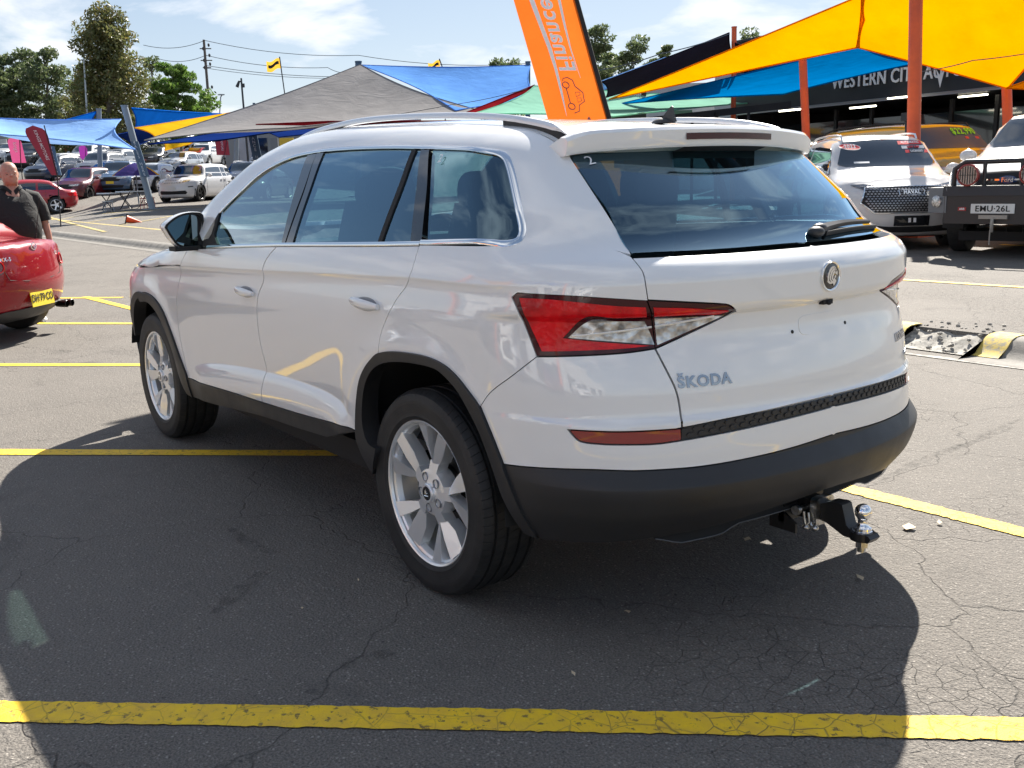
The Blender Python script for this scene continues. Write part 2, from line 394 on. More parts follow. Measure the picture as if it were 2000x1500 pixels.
SUV=Body(
 side=[(.10,.80),(.20,.86),(.30,.89),(.42,.912),(.55,.918),(.70,.926),(.85,.932),(.98,.930),(1.07,.921),(1.12,.908),(1.18,.886),(1.30,.836),(1.40,.783),(1.46,.745),(1.52,.70),(1.60,.64)],
 rear=[(.10,-.60),(.22,-.78),(.30,-.87),(.36,-.915),(.44,-.972),(.516,-.992),(.521,-.990),(.562,-.960),(.568,-.956),(.60,-.955),(.66,-.950),(.70,-.948),(.715,-.935),(.78,-.928),(.86,-.910),(.94,-.890),(.985,-.888),(1.0,-.910),(1.02,-.917),(1.09,-.917),(1.115,-.905),(1.158,-.842),(1.162,-.822),(1.30,-.655),(1.45,-.47),(1.6,-.30)],
 front=[(.15,3.5),(.3,3.66),(.5,3.72),(.8,3.70),(.95,3.62),(1.1,3.5)],
 top=[(-.8,1.41),(-.55,1.49),(-.24,1.548),(0,1.575),(.5,1.61),(1.0,1.625),(1.35,1.615),(1.65,1.57),(2.0,1.42),(2.25,1.27),(2.5,1.14),(2.7,1.105),(3.0,1.06),(3.4,.985),(3.62,.91),(3.75,.80)],
 feat=suv_feat)

def _crC(f):
    ph=np.linspace(.95,1.9,60); z=np.full(60,1.07)
    for _ in range(4):
        X,_m=SUV.pt('C',np.stack([ph,z],1)); z=f(X[:,0])
    return np.stack([ph,z],1)
_xs=np.arange(.0,2.9,.012)
CREASE={'S':[np.stack([_xs,zshoulder(_xs)],1),np.stack([_xs,zlower(_xs)],1)[_xs>.42][:140]],
 'C':[_crC(zshoulder)]+[np.stack([np.linspace(0,1.0,110),np.full(110,zz)],1) for zz in (.985,1.0,1.115,.715,.565,.519)]}
SUV.crease=CREASE
FEAT={"front_door":["S",[[[2.0476,1.089],[2.1526,1.0054],[2.1762,0.9507],[2.2163,0.895],[2.265,0.7724],[2.2772,0.65],[2.2521,0.5306],[2.2332,0.4341]],[[2.2363,0.424],[1.639,0.4502],[1.2503,0.4632]],[[1.2503,0.4632],[1.2497,0.491],[1.2239,0.5809],[1.2137,0.6299],[1.2343,0.7246],[1.2298,0.8501],[1.2093,0.9263],[1.1551,0.9944],[1.15,1.0414],[1.1137,1.0877],[1.0409,1.1386]],[[1.0409,1.1386],[1.4088,1.1204],[1.8039,1.1003]],[[1.8039,1.1003],[2.0476,1.089]]]],"dlo":["D",[[[-1.9306,0.6923],[-1.8649,0.721],[-1.7707,0.7593],[-1.6773,0.8019],[-1.5886,0.8294],[-1.4723,0.8473],[-1.3499,0.8497],[-1.186,0.8317],[-1.0079,0.8015],[-0.7677,0.7516],[-0.5474,0.7011],[-0.3482,0.6508]],[[-0.3482,0.6508],[-0.0552,0.5823],[0.0328,0.5656],[0.0694,0.5377],[0.1435,0.4274],[0.206,0.321],[0.2167,0.2865],[0.2018,0.2548],[0.1374,0.243],[-0.167,0.2694],[-0.2206,0.2764]]]],"rear_door":["S",[[[1.0409,1.1386],[1.1137,1.0877],[1.15,1.0414],[1.1551,0.9944],[1.2093,0.9263],[1.2298,0.8501],[1.2343,0.7246],[1.2137,0.6299],[1.2239,0.5809],[1.2497,0.491],[1.2503,0.4632]],[[1.2503,0.4632],[0.8777,0.4784],[0.4764,0.5008],[0.4141,0.492]],[[0.4141,0.492],[0.3989,0.5568],[0.3738,0.6239],[0.3322,0.6996],[0.2784,0.7545],[0.2243,0.7916],[0.1815,0.8146]],[[0.1815,0.8146],[0.1662,0.8882],[0.0783,0.9996],[0.0188,1.0537],[-0.0091,1.098],[-0.0162,1.1793]],[[-0.0162,1.1793],[0.3728,1.1635],[0.7702,1.1486],[1.0409,1.1386]]]],"quarter_low":["C",[[[1.5525,1.1793],[1.5608,1.098],[1.5913,1.0537],[1.6554,0.9996],[1.7469,0.8882],[1.7613,0.8146]],[[1.7613,0.8146],[1.6776,0.831],[1.5667,0.8392],[1.45,0.8406],[1.3552,0.8282],[1.289,0.8016],[1.2373,0.7652],[1.185,0.7212]],[[1.185,0.7212],[1.1464,0.7664],[1.0629,0.8273],[0.987,0.8863]],[[0.987,0.8863],[1.043,1.0153],[1.0639,1.0515]],[[1.0639,1.0515],[1.0439,1.0657]],[[1.0439,1.0657],[0.8846,1.061],[0.7818,1.0531],[0.6794,1.043]],[[0.6787,1.043],[0.6852,1.0863],[0.6926,1.1211],[0.7208,1.157]],[[0.7208,1.157],[0.7698,1.1745],[0.8486,1.1856],[0.9294,1.1977],[0.9967,1.208],[1.0583,1.2166]],[[1.0583,1.2166],[1.0797,1.1936],[1.1505,1.1886],[1.4903,1.1809],[1.5525,1.1793]]]],"quarter_up":["D",[[[-0.3482,0.6508],[-0.0552,0.5823],[0.0328,0.5656],[0.0694,0.5377],[0.1435,0.4274],[0.206,0.321],[0.2167,0.2865]],[[0.2167,0.2865],[0.2715,0.2881],[0.3305,0.2925],[0.3989,0.3025],[0.4625,0.3176],[0.5063,0.3197]],[[0.5063,0.3197],[0.4134,0.4176],[0.3119,0.517],[0.2224,0.6037]],[[0.2224,0.6037],[0.1991,0.6352]],[[0.1991,0.6352],[0.0388,0.6993],[-0.1579,0.7455],[-0.3525,0.7885],[-0.3181,0.7749]],[[-0.3181,0.7749],[-0.3482,0.6508]]]],"pillar_side":["D",[[[-0.3482,0.6508],[-0.5474,0.7011],[-0.7677,0.7516],[-1.0079,0.8015],[-1.186,0.8317],[-1.3499,0.8497],[-1.4723,0.8473],[-1.5886,0.8294],[-1.6773,0.8019],[-1.7707,0.7593],[-1.8649,0.721],[-1.9306,0.6923]],[[-1.9306,0.6923],[-2.0568,0.5761]],[[-2.0568,0.5761],[-2.3272,0.7729]],[[-2.3272,0.7729],[-2.0702,0.8874],[-1.8133,0.9774],[-1.5577,1.0203]],[[-1.5577,1.0203],[-1.2218,0.9656],[-0.8364,0.8894],[-0.3181,0.7749]],[[-0.3181,0.7749],[-0.3482,0.6508]]]],"roof":["T",[[[1.45,0.6],[1.1,0.605],[0.7,0.605],[0.3,0.6],[0.0,0.59],[-0.2,0.575],[-0.36,0.552]],[[-0.36,0.552],[-0.42,0.3],[-0.44,0.0]],[[-0.44,0.0],[1.62,0.0]],[[1.62,0.0],[1.58,0.3],[1.45,0.6]]]],"windshield":["W",[[[0.6,0.3908],[0.655,0.1834],[0.715,-0.0721],[0.775,-0.3544]],[[0.775,-0.3544],[0.4,-0.472],[0.0,-0.4947]],[[0.0,-0.4947],[0.0,0.2892]],[[0.0,0.2892],[0.3,0.3134],[0.6,0.3908]]]],"fender":["S",[[[2.1526,1.0054],[2.1762,0.9507],[2.2163,0.895],[2.265,0.7724],[2.2772,0.65],[2.2521,0.5306],[2.2332,0.4341]],[[2.2332,0.4341],[2.2439,0.4518]],[[2.2439,0.4518],[2.3016,0.5438],[2.3639,0.6414],[2.4483,0.7444],[2.5371,0.799],[2.6486,0.8248],[2.779,0.8241],[2.9241,0.7998]],[[2.97,0.79],[3.12,0.7],[3.2,0.56]],[[3.2,0.56],[3.42,0.58]],[[3.42,0.58],[3.42,0.8901]],[[3.4,0.8901],[3.2,0.9351],[2.7293,0.9651],[2.4527,0.9842],[2.1866,1.0024],[2.1528,1.0029]]]],"hood":["D",[[[-2.3228,0.514],[-2.3554,0.5198],[-2.6114,0.5562],[-2.8775,0.594],[-3.3068,0.7177],[-3.4742,0.7839]],[[-3.4742,0.7839],[-3.4494,1.3306]],[[-3.4494,1.3306],[-2.3317,1.2976]],[[-2.3317,1.2976],[-2.4002,1.0252],[-2.3464,0.7677]],[[-2.3464,0.7677],[-2.2184,0.5654]],[[-2.2184,0.5654],[-2.3228,0.514]]]],"bumper_white":["C",[[[0.987,0.8863],[1.0629,0.8273],[1.1464,0.7664],[1.185,0.7212]],[[1.185,0.7212],[1.1643,0.687],[1.1314,0.6268],[1.0984,0.5572]],[[1.0984,0.5572],[1.0397,0.5595],[0.8382,0.5708],[0.7013,0.5667],[0.6414,0.566],[0.5361,0.565],[0.3942,0.5682],[0.2267,0.5735],[0.0218,0.5827],[0.0,0.5828]],[[0.0,0.5828],[0.0,0.6711]],[[0.0,0.6711],[0.2252,0.6654],[0.4429,0.6556],[0.5842,0.6463]],[[0.5842,0.6463],[0.6591,0.6417],[0.7354,0.6437],[0.8102,0.6463],[0.8594,0.6516],[0.8747,0.6623],[0.892,0.683]],[[0.892,0.683],[0.8707,0.6829],[0.7353,0.6797],[0.5852,0.6794]],[[0.5833,0.6817],[0.5864,0.7344],[0.598,0.7883],[0.6257,0.8481],[0.6543,0.9047]],[[0.6543,0.9047],[0.7338,0.8974],[0.8494,0.8926],[0.987,0.8863]]]],"bumper_black":["C",[[[1.0984,0.5572],[1.0397,0.5595],[0.8382,0.5708],[0.7013,0.5667],[0.6414,0.566],[0.5361,0.565],[0.3942,0.5682],[0.2267,0.5735],[0.0218,0.5827],[0.0,0.5828]],[[0.0,0.5828],[0.0,0.4143]],[[0.0,0.4143],[0.0664,0.413],[0.2814,0.3935],[0.485,0.3641],[0.6374,0.3514],[0.7584,0.3412],[0.9053,0.3363],[0.9925,0.3339]],[[0.9925,0.3339],[1.0236,0.3789],[1.0474,0.4373],[1.0769,0.4979],[1.0984,0.5572]]]],"mesh_strip":["C",[[[0.5833,0.6817],[0.443,0.6938],[0.2243,0.7024],[0.0,0.7049]],[[0.0,0.7049],[0.0,0.6711]],[[0.0,0.6711],[0.2252,0.6654],[0.4429,0.6556],[0.5842,0.6463]],[[0.5842,0.6463],[0.5833,0.6817]]]],"reflector":["C",[[[0.5852,0.6794],[0.7353,0.6797],[0.8707,0.6829],[0.892,0.683]],[[0.892,0.683],[0.8747,0.6623],[0.8594,0.6516],[0.8102,0.6463],[0.7354,0.6437],[0.6591,0.6417],[0.5842,0.6463]],[[0.5842,0.6463],[0.5852,0.6794]]]],"tailgate":["C",[[[0.7208,1.157],[0.6926,1.1211],[0.6852,1.0863],[0.6787,1.043]],[[0.6787,1.043],[0.5676,1.0319],[0.4408,1.0174],[0.4204,1.0098],[0.3956,0.9917]],[[0.3956,0.9917],[0.5264,0.9485],[0.652,0.9053]],[[0.6543,0.9047],[0.6257,0.8481],[0.598,0.7883],[0.5864,0.7344],[0.5833,0.6817]],[[0.5833,0.6817],[0.443,0.6938],[0.2243,0.7024],[0.0,0.7049]],[[0.0,0.7049],[0.0,1.157]],[[0.0,1.157],[0.3109,1.157],[0.5196,1.157],[0.7208,1.157]],[[0.7208,1.157],[0.7208,1.157]]]],"rear_glass":["G",[[[-0.5645,0.8204],[-0.5779,0.6946],[-0.5858,0.547],[-0.6107,0.4142]],[[-0.6107,0.4142],[-0.4373,0.3684],[-0.2577,0.3437],[0.0,0.3328]],[[0.0,0.3328],[0.0,0.7889]],[[0.0,0.7889],[-0.3,0.8004],[-0.55,0.8337]],[[-0.55,0.8337],[-0.5645,0.8204]]]],"light_body":["C",[[[0.6794,1.043],[0.7818,1.0531],[0.8846,1.061],[1.0439,1.0657]],[[1.0439,1.0657],[1.0639,1.0515]],[[1.0639,1.0515],[1.043,1.0153],[0.987,0.8863]],[[0.987,0.8863],[0.8494,0.8926],[0.7338,0.8974],[0.6543,0.9047]],[[0.6535,0.9047],[0.6573,0.9479],[0.6658,1.0014],[0.6787,1.043]]]],"light_lid":["C",[[[0.6787,1.043],[0.5676,1.0319],[0.4408,1.0174],[0.4204,1.0098],[0.3956,0.9917]],[[0.3956,0.9917],[0.5264,0.9485],[0.652,0.9053]],[[0.6535,0.9047],[0.6573,0.9479],[0.6658,1.0014],[0.6787,1.043]]]],"light_clear":["C",[[[0.8988,0.9402],[0.839,0.9875],[0.7619,0.9854],[0.6839,0.9822]],[[0.6839,0.9822],[0.6677,0.9485],[0.6548,0.9138]],[[0.6548,0.9138],[0.7692,0.9272],[0.8988,0.9402]]]],"light_clear_lid":["C",[[[0.656,0.9884],[0.5596,0.987],[0.4573,0.9843],[0.43,0.9823]],[[0.43,0.9823],[0.5429,0.9482],[0.6488,0.9121]],[[0.6488,0.9121],[0.6528,0.9477],[0.656,0.9884]]]],"light_red":["C",[[[1.0387,1.0513],[0.9491,1.0503],[0.8638,1.0428],[0.7683,1.0316],[0.6822,1.0242]],[[0.6822,1.0242],[0.6777,0.9935]],[[0.6777,0.9935],[0.7617,0.9942],[0.8441,0.9997],[0.9102,0.9401]],[[0.9102,0.9401],[0.7833,0.9262],[0.6578,0.9125]],[[0.6578,0.9125],[0.748,0.9069],[0.8391,0.9049],[0.9715,0.8999]],[[0.9715,0.8999],[1.0144,0.9879],[1.0387,1.0513]]]],"light_red_lid":["C",[[[0.6623,1.0233],[0.5518,1.0144],[0.4203,0.9953]],[[0.4203,0.9953],[0.4487,0.9867],[0.5623,0.9927],[0.6589,0.9942]],[[0.6589,0.9942],[0.6623,1.0233]]]],"plate_pad":["C",[[[0.1221,0.9204],[0.1089,0.9498],[0.0611,0.9548],[-0.0382,0.9584],[-0.1085,0.9504],[-0.1326,0.9306]],[[-0.1326,0.9306],[-0.1108,0.9042],[-0.0528,0.8913],[0.0477,0.8891],[0.1039,0.8946],[0.1221,0.9204]]]],"glass_front":["D",[[[-1.9316,0.6854],[-1.885,0.7043],[-1.77,0.7309],[-1.6684,0.7649],[-1.5641,0.7982],[-1.4533,0.8242],[-1.3325,0.8283],[-1.2463,0.82]],[[-1.2463,0.82],[-1.2182,0.6411],[-1.2135,0.4351]],[[-1.2135,0.4351],[-1.5528,0.4824],[-1.8602,0.5246]],[[-1.8602,0.5246],[-1.9305,0.5835],[-1.93,0.6109],[-1.9316,0.6854]]]],"applique_front":["D",[[[-1.2463,0.82],[-1.1686,0.8094]],[[-1.1686,0.8094],[-1.145,0.6333],[-1.1815,0.4306]],[[-1.1815,0.4306],[-1.2135,0.4351]],[[-1.2135,0.4351],[-1.2182,0.6411],[-1.2463,0.82]]]],"applique_mid":["D",[[[-1.1698,0.811],[-1.109,0.8004]],[[-1.109,0.8004],[-1.0913,0.6227],[-1.1143,0.4208]],[[-1.1143,0.4208],[-1.1724,0.4292]],[[-1.1724,0.4292],[-1.1356,0.6184],[-1.1698,0.811]]]],"glass_rear":["D",[[[-1.1102,0.802],[-0.8279,0.7443],[-0.4465,0.6542]],[[-0.4465,0.6542],[-0.4418,0.4983],[-0.4777,0.3249]],[[-0.4777,0.3249],[-0.7883,0.3713],[-1.1143,0.4208]],[[-1.1143,0.4208],[-1.0913,0.6227],[-1.1102,0.802]]]],"divider":["D",[[[-0.4465,0.6542],[-0.4198,0.6478]],[[-0.4198,0.6478],[-0.4156,0.4931],[-0.4514,0.321]],[[-0.4514,0.321],[-0.4777,0.3249]],[[-0.4777,0.3249],[-0.4418,0.4983],[-0.4465,0.6542]]]],"glass_vent":["D",[[[-0.4198,0.6478],[-0.3903,0.6408]],[[-0.3903,0.6408],[-0.3247,0.4756],[-0.2782,0.296]],[[-0.2782,0.296],[-0.4514,0.321]],[[-0.4514,0.321],[-0.4156,0.4931],[-0.4198,0.6478]]]],"applique_rear":["D",[[[-0.3903,0.6408],[-0.3373,0.6301]],[[-0.3373,0.6301],[-0.2626,0.4644],[-0.2155,0.2876]],[[-0.2155,0.2876],[-0.2782,0.296]],[[-0.2782,0.296],[-0.3247,0.4756],[-0.3903,0.6408]]]],"glass_quarter":["D",[[[-0.3088,0.6226],[-0.1528,0.5835],[0.001,0.5563]],[[0.001,0.5563],[0.0285,0.5496],[0.0472,0.5328]],[[0.0472,0.5328],[0.1179,0.4272],[0.1832,0.3157]],[[0.1832,0.3157],[0.1937,0.2877],[0.1875,0.2662]],[[0.1875,0.2662],[0.0754,0.2555],[-0.1798,0.283]],[[-0.1798,0.283],[-0.231,0.4414],[-0.3088,0.6226]]]],"mirror_base":["D",[[[-1.9324,0.6867],[-1.93,0.6109],[-1.9305,0.5835],[-1.8602,0.5246]],[[-1.8602,0.5246],[-2.0366,0.5463]],[[-2.0366,0.5463],[-2.0441,0.5741],[-1.9679,0.5712]],[[-1.9679,0.5712],[-1.9575,0.6293],[-1.9609,0.6624],[-1.9324,0.6867]]]],"sill":["S",[[[0.4141,0.492],[0.4764,0.5008],[0.8777,0.4784],[1.2503,0.4632],[1.639,0.4502],[2.2363,0.424]],[[2.2363,0.424],[2.2254,0.3254]],[[2.2254,0.3254],[1.8476,0.3513],[1.3029,0.3969],[0.8973,0.4155],[0.6441,0.429]],[[0.6441,0.429],[0.4768,0.4789]],[[0.4768,0.4789],[0.4141,0.492]]]],"arch_rear":["S",[[[0.3321,0.3477],[0.3832,0.4061],[0.4134,0.4589],[0.4141,0.492],[0.3989,0.5568],[0.3738,0.6239],[0.3322,0.6996],[0.2784,0.7545],[0.2243,0.7916],[0.1815,0.8146],[0.1007,0.831],[-0.0039,0.8392],[-0.1134,0.8406],[-0.2039,0.8282],[-0.2684,0.8016],[-0.3196,0.7652],[-0.3722,0.7212],[-0.3935,0.687],[-0.4268,0.6268],[-0.4602,0.5572],[-0.4917,0.4959],[-0.5158,0.4351],[-0.5332,0.3829],[-0.5464,0.3409]],[[-0.5464,0.3409],[-0.5121,0.3532]],[[-0.5121,0.3532],[-0.4838,0.4101],[-0.4416,0.4777],[-0.405,0.5579],[-0.3645,0.6439],[-0.3197,0.7068],[-0.2804,0.753],[-0.228,0.7872],[-0.1711,0.8092],[-0.0524,0.8113],[0.0645,0.8021],[0.1623,0.783],[0.2394,0.7467],[0.3023,0.6842],[0.3456,0.5925],[0.3553,0.5182],[0.3278,0.4662],[0.2737,0.4583]],[[0.2737,0.4583],[0.3321,0.3477]]]],"arch_front":["S",[[[2.2254,0.3254],[2.2363,0.424],[2.2439,0.4518],[2.3016,0.5438],[2.3639,0.6414],[2.4483,0.7444],[2.5371,0.799],[2.6486,0.8248],[2.779,0.8241],[2.86,0.825],[2.97,0.79],[3.12,0.7],[3.18,0.58],[3.19,0.54]],[[3.19,0.54],[3.145,0.54]],[[3.145,0.54],[3.135,0.57],[3.06,0.67],[2.95,0.755],[2.86,0.79],[2.8487,0.7714],[2.7338,0.7795],[2.6347,0.7615],[2.5462,0.7144],[2.4687,0.6345],[2.3997,0.5333],[2.3467,0.4315],[2.276,0.3376]],[[2.276,0.3376],[2.2254,0.3254]]]],"front_bumper":["K",[[[1.05,0.25],[1.02,0.45],[0.98,0.6]],[[0.98,0.6],[0.8,0.6],[0.45,0.6],[0.0,0.6]],[[0.0,0.6],[0.0,0.25]],[[0.0,0.25],[0.6,0.25],[1.05,0.25]]]],"front_face":["K",[[[0.88,0.6],[0.88,0.8]],[[0.88,0.8],[0.45,0.84],[0.0,0.86]],[[0.0,0.86],[0.0,0.6]],[[0.0,0.6],[0.45,0.6],[0.88,0.6]]]],"headlight":["K",[[[0.88,0.7],[0.88,0.8]],[[0.88,0.8],[0.45,0.84]],[[0.45,0.84],[0.48,0.74]],[[0.48,0.74],[0.88,0.7]]]]}
# ================================================================ the white SUV
WHITE=paint('white_paint',(.83,.83,.825)); WHITE.node_tree.nodes['Principled BSDF'].inputs['Coat IOR'].default_value=1.85
BLKP=mat('black_plastic',(.022,.022,.024),.48,spec=.5)
k=NT(BLKP); k.out('Normal',k.bump(k.noise(260,2,.5,k.tc.outputs['Object']),.12,.002)); k.out('Roughness',k.ramp(k.noise(6,5,.6,k.tc.outputs['Object']),[(.3,.42),(.75,.60)]))
GBLK=mat('gloss_black',(.008,.008,.010),.12,coat=1)
BLK=mat('matt_black',(.012,.012,.013),.75)
CHR=mat('chrome',(.86,.87,.88),.06,1.0)
SATIN=mat('satin_silver',(.80,.81,.83),.34,.6,.6)
TRIM=mat('interior_dark',(.035,.036,.04),.8)
SEAT=mat('seat_fabric',(.05,.05,.055),.85)
GPRIV=glass('privacy_glass',(.22,.40,.46),0,(.58,.83,1.0)); GCLR=glass('clear_glass',(.38,.52,.50))
RED=mat('red_lens',(.75,.006,.012),.2,coat=.22,spec=.3); REDD=mat('dark_red_lens',(.05,.002,.005),.15,coat=.3,spec=.3)
REFL=mat('reflector_red',(.26,.006,.010),.18,coat=1)
CLENS=mat('clear_lens',(.55,.53,.50),.18,.55,1)
k=NT(RED); vv=k.vor(60,'F1',k.tc.outputs['Object']); k.out('Normal',k.bump(vv,.35,.004)); k.out('Base Color',k.mix(k.ramp(k.noise(14,3,.5,k.tc.outputs['Object']),[(.35,0),(.7,1)]),(.80,.004,.010),(.45,.002,.006)))
k=NT(CLENS); k.out('Base Color',k.mix(k.ramp(k.noise(26,2,.5,k.tc.outputs['Object']),[(.35,0),(.65,1)]),(.75,.74,.72),(.16,.15,.14))); k.out('Normal',k.bump(k.vor(45,'F1',k.tc.outputs['Object']),.5,.006))
TYRE=mat('tyre_rubber',(.014,.014,.015),.62)
k=NT(TYRE); sp=k.N.new('ShaderNodeSeparateXYZ'); k.L.new(k.tc.outputs['Object'],sp.inputs[0]); ang=k.math('ARCTAN2',sp.outputs[0],sp.outputs[2])
rad=k.math('SQRT',k.math('ADD',k.math('MULTIPLY',sp.outputs[0],sp.outputs[0]),k.math('MULTIPLY',sp.outputs[2],sp.outputs[2])))
skew=k.math('MULTIPLY',sp.outputs[1],26.0); sip=k.math('ABSOLUTE',k.math('SINE',k.math('ADD',k.math('MULTIPLY',ang,38.0),skew)))
sipe=k.ramp(sip,[(.0,0),(.16,1)]); trd=k.ramp(rad,[(.0,0),(.90,0),(.935,1)]); trd=k.math('GREATER_THAN',rad,.333)
hh=k.mix(trd,(1,1,1),sipe); side=k.math('SINE',k.math('MULTIPLY',rad,700.0)); hh2=k.math('ADD',k.math('MULTIPLY',hh,1.0),k.math('MULTIPLY',side,.012))
k.out('Normal',k.bump(hh2,.9,.006)); k.out('Base Color',k.mix(k.ramp(k.noise(9,5,.6,k.tc.outputs['Object']),[(.4,0),(.8,1)]),(.013,.013,.014),(.035,.034,.033)))
RIM=mat('alloy_silver',(.90,.91,.92),.33,.6,.8)
RIMD=mat('alloy_shadow',(.30,.31,.33),.4,.85,.3)
DISC=mat('brake_steel',(.10,.095,.09),.4,1.0)

def make_tyre(rr=.355,wd=.235,rb=.245,gro=True):
    h=wd/2; g=[]
    pr=[(rb,h*.80),(rb+.008,h*.93),(rb+.02,h*.97),(rb+.03,h*.955),((rb+rr)/2+.005,h*1.0),(rr-.035,h*.985),(rr-.016,h*.92),(rr-.006,h*.80)]
    if gro:
        for c in (h*.62,h*.22,-h*.22,-h*.62): pr+=[(rr-.001,c+.0065),(rr-.0095,c+.0045),(rr-.0095,c-.0045),(rr-.001,c-.0065)]
    else: pr+=[(rr,0)]
    pr+=[(r,-y) for r,y in pr[:8][::-1]]
    mb=MB(); mb.lathe(pr,'Y',n=96 if gro else 32); return mb
def wheel_meshes():
    W={}
    W['tyre']=make_tyre()
    rim=MB(); rim.lathe([(.236,-.10),(.238,.02),(.226,.066),(.232,.086),(.243,.093),(.2525,.098),(.2535,.103),(.249,.107),(.243,.104),(.2395,.095)],'Y',n=96); W['rim']=rim
    sp=MB()
    def blade(mir):
        # plan in (radial u, tangential v), y is outwards
        pl=[(.028,-.026,.094),(.028,.024,.094),(.10,.031,.092),(.236,.034,.099),(.238,-.030,.099),(.13,-.026,.088)]
        V=[];
        for u,v,y in pl: V.append((u,y+(-.013 if v*mir>0 else .0),v))
        for u,v,y in pl: V.append((u*1.0,y-.052,v*.82))
        F=[(0,1,2,3,4,5),(11,10,9,8,7,6)]+[(i,i+6,(i+1)%6+6,(i+1)%6) for i in range(6)]
        return V,F
    for k_,(base,mir) in enumerate(((95,1),(64,-1))):
        pass
    # forked spoke: a short trunk that splits into a narrow and a wide branch
    def prismq(top,drop,sc_=.86):
        n=len(top); c=np.mean(np.array(top)[:,[0,2]],axis=0); V=[tuple(q) for q in top]+[(c[0]+(q[0]-c[0])*1.0,q[1]-drop,c[1]+(q[2]-c[1])*sc_) for q in top]
        return V,[tuple(range(n)),tuple(range(n,2*n))[::-1]]+[(i,i+n,(i+1)%n+n,(i+1)%n) for i in range(n)]
    def pol(r,a): return r*math.cos(R(a)),r*math.sin(R(a))
    def q3(r,a,y): x_,z_=pol(r,a); return (x_,y,z_)
    sp=MB()
    sp.add(*prismq([q3(.030,-38,.095),q3(.112,-13,.078),q3(.108,0,.084),q3(.112,13,.078),q3(.030,38,.095)],.045))
    sp.add(*prismq([q3(.106,0,.0845),q3(.112,13.5,.076),q3(.160,19.5,.080),q3(.2375,23.5,.100),q3(.2375,10.0,.0985),q3(.165,5.5,.093)],.045))
    sp.add(*prismq([q3(.106,0,.0845),q3(.165,-4.5,.095),q3(.2375,-6.5,.100),q3(.2375,-23.5,.088),q3(.160,-22,.073),q3(.112,-13.5,.072)],.045))
    W['spoke0']=sp
    hub=MB(); hub.lathe([(.0,.104),(.030,.104),(.0335,.101),(.034,.092)],'Y',n=32); W['hub_cap']=hub
    hb=MB(); hb.lathe([(.0,.086),(.060,.090),(.080,.084),(.086,.05),(.075,.0)],'Y',n=40); W['hub']=hb
    bo=MB()
    for i in range(5):
        a=R(180-80.5-36+72*i); bo.lathe([(.0,.082),(.0075,.082),(.009,.080),(.009,.074),(.0135,.074),(.0135,.093),(.016,.0935),(.0165,.07)],'Y',c=(.056*math.cos(a),.0,.056*math.sin(a)),n=14)
    W['wheel_bolts']=bo
    d=MB(); d.lathe([(.06,.012),(.155,.014),(.156,.002),(.155,-.012),(.06,-.012)],'Y',n=48); d.lathe([(.05,.03),(.085,.028),(.088,.0)],'Y',n=32); W['brake_disc']=d
    ca=MB(); ca.lathe([(.10,.03),(.168,.035),(.168,-.04),(.10,-.035)],'Y',n=10,a0=R(-20),a1=R(40),closed=True); W['caliper']=ca
    return W
WM=wheel_meshes()
def lin(mb,name,m,ang=30,fix=False):
    o=mb.build(name,m,None,ang,fixn=fix); me=o.data; bpy.data.objects.remove(o); return me
WME={}
for n_,m_ in (('tyre',TYRE),('rim',RIM),('spoke0',RIM),('hub_cap',RIM),('hub',RIM),('wheel_bolts',RIMD),('brake_disc',DISC),('caliper',BLK)):
    WME[n_]=lin(WM[n_],n_.rstrip('01'),m_,28,n_ in('spoke0','spoke1'))
logo=MB(); logo.lathe([(.0,.1048),(.024,.1048),(.025,.1035)],'Y',n=28)
WME['cap_badge']=lin(logo,'cap_badge',GBLK)
lg=MB()
for i,a in enumerate((-8,14,36)):
    w0=R(100+a*1.4); lg.tube([( .004+.016*math.cos(w0)*t,.1055,-.006+.018*math.sin(w0)*t) for t in (0,.5,1)],[.0022,.0026,.001],6)
lg.tube([(-.012,.1055,-.008),(.010,.1055,-.010)],[.002,.003],6)
WME['badge_wing']=lin(lg,'badge_wing',CHR)
def wheel(parent,x,y,z,side,rot=0,steer=0):
    wh=bpy.data.objects.new('wheel',WME['rim']); COL.objects.link(wh); wh.parent=parent; wh.location=(x,y,z)
    flip=0 if side>0 else PI
    wh.rotation_euler=(0,0,flip+steer)
    for nm in ('tyre','hub','hub_cap','wheel_bolts','brake_disc','caliper','cap_badge','badge_wing'):
        o=part(nm,WME[nm],wh)
        if nm=='wheel_bolts': tag(o,kind='stuff')
        if nm!='caliper' and nm!='tyre' : o.rotation_euler=(0,rot,0)
    for i in range(5): o=part('spoke',WME['spoke0'],wh); o.rotation_euler=(0,PI+R(80.5+72*i)+rot,0)
    return wh

SUVT=empty('white_suv',(0,0,0),0,'large white SUV in the foreground with a tow ball under its rear bumper','SUV')
B=SUV
def add_side(mb,src,fl):
    mb.add([(x,-y,z) for x,y,z in src.v] if fl else src.v,[f[::-1] for f in src.f] if fl else src.f,[(x,-y,z) for x,y,z in src.n] if fl else src.n)
def P2(names,part_name,m,parent=SUVT,step=.02,off=0,depth=.022,shrink=.0030,sides=(0,1),sym=False,label=None):
    """patches of one part; sym: both halves in one mesh, else one object per side"""
    out=[]; src=MB()
    for nm in names:
        fam,segs=FEAT[nm]; patch(src,B,fam,segs,step,off,depth,shrink)
    def one(fl,mb): add_side(mb,src,fl)
    if sym:
        mb=MB(); one(0,mb); one(1,mb); o=mb.build(part_name,m,parent); out.append(o)
    else:
        for s_ in sides:
            mb=MB(); one(s_,mb); pr=parent[s_] if isinstance(parent,(list,tuple)) else parent; o=mb.build(part_name,m,pr); out.append(o)
    return out
fd=P2(['front_door'],'front_door',WHITE,step=.018); rd=P2(['rear_door'],'rear_door',WHITE,step=.018)
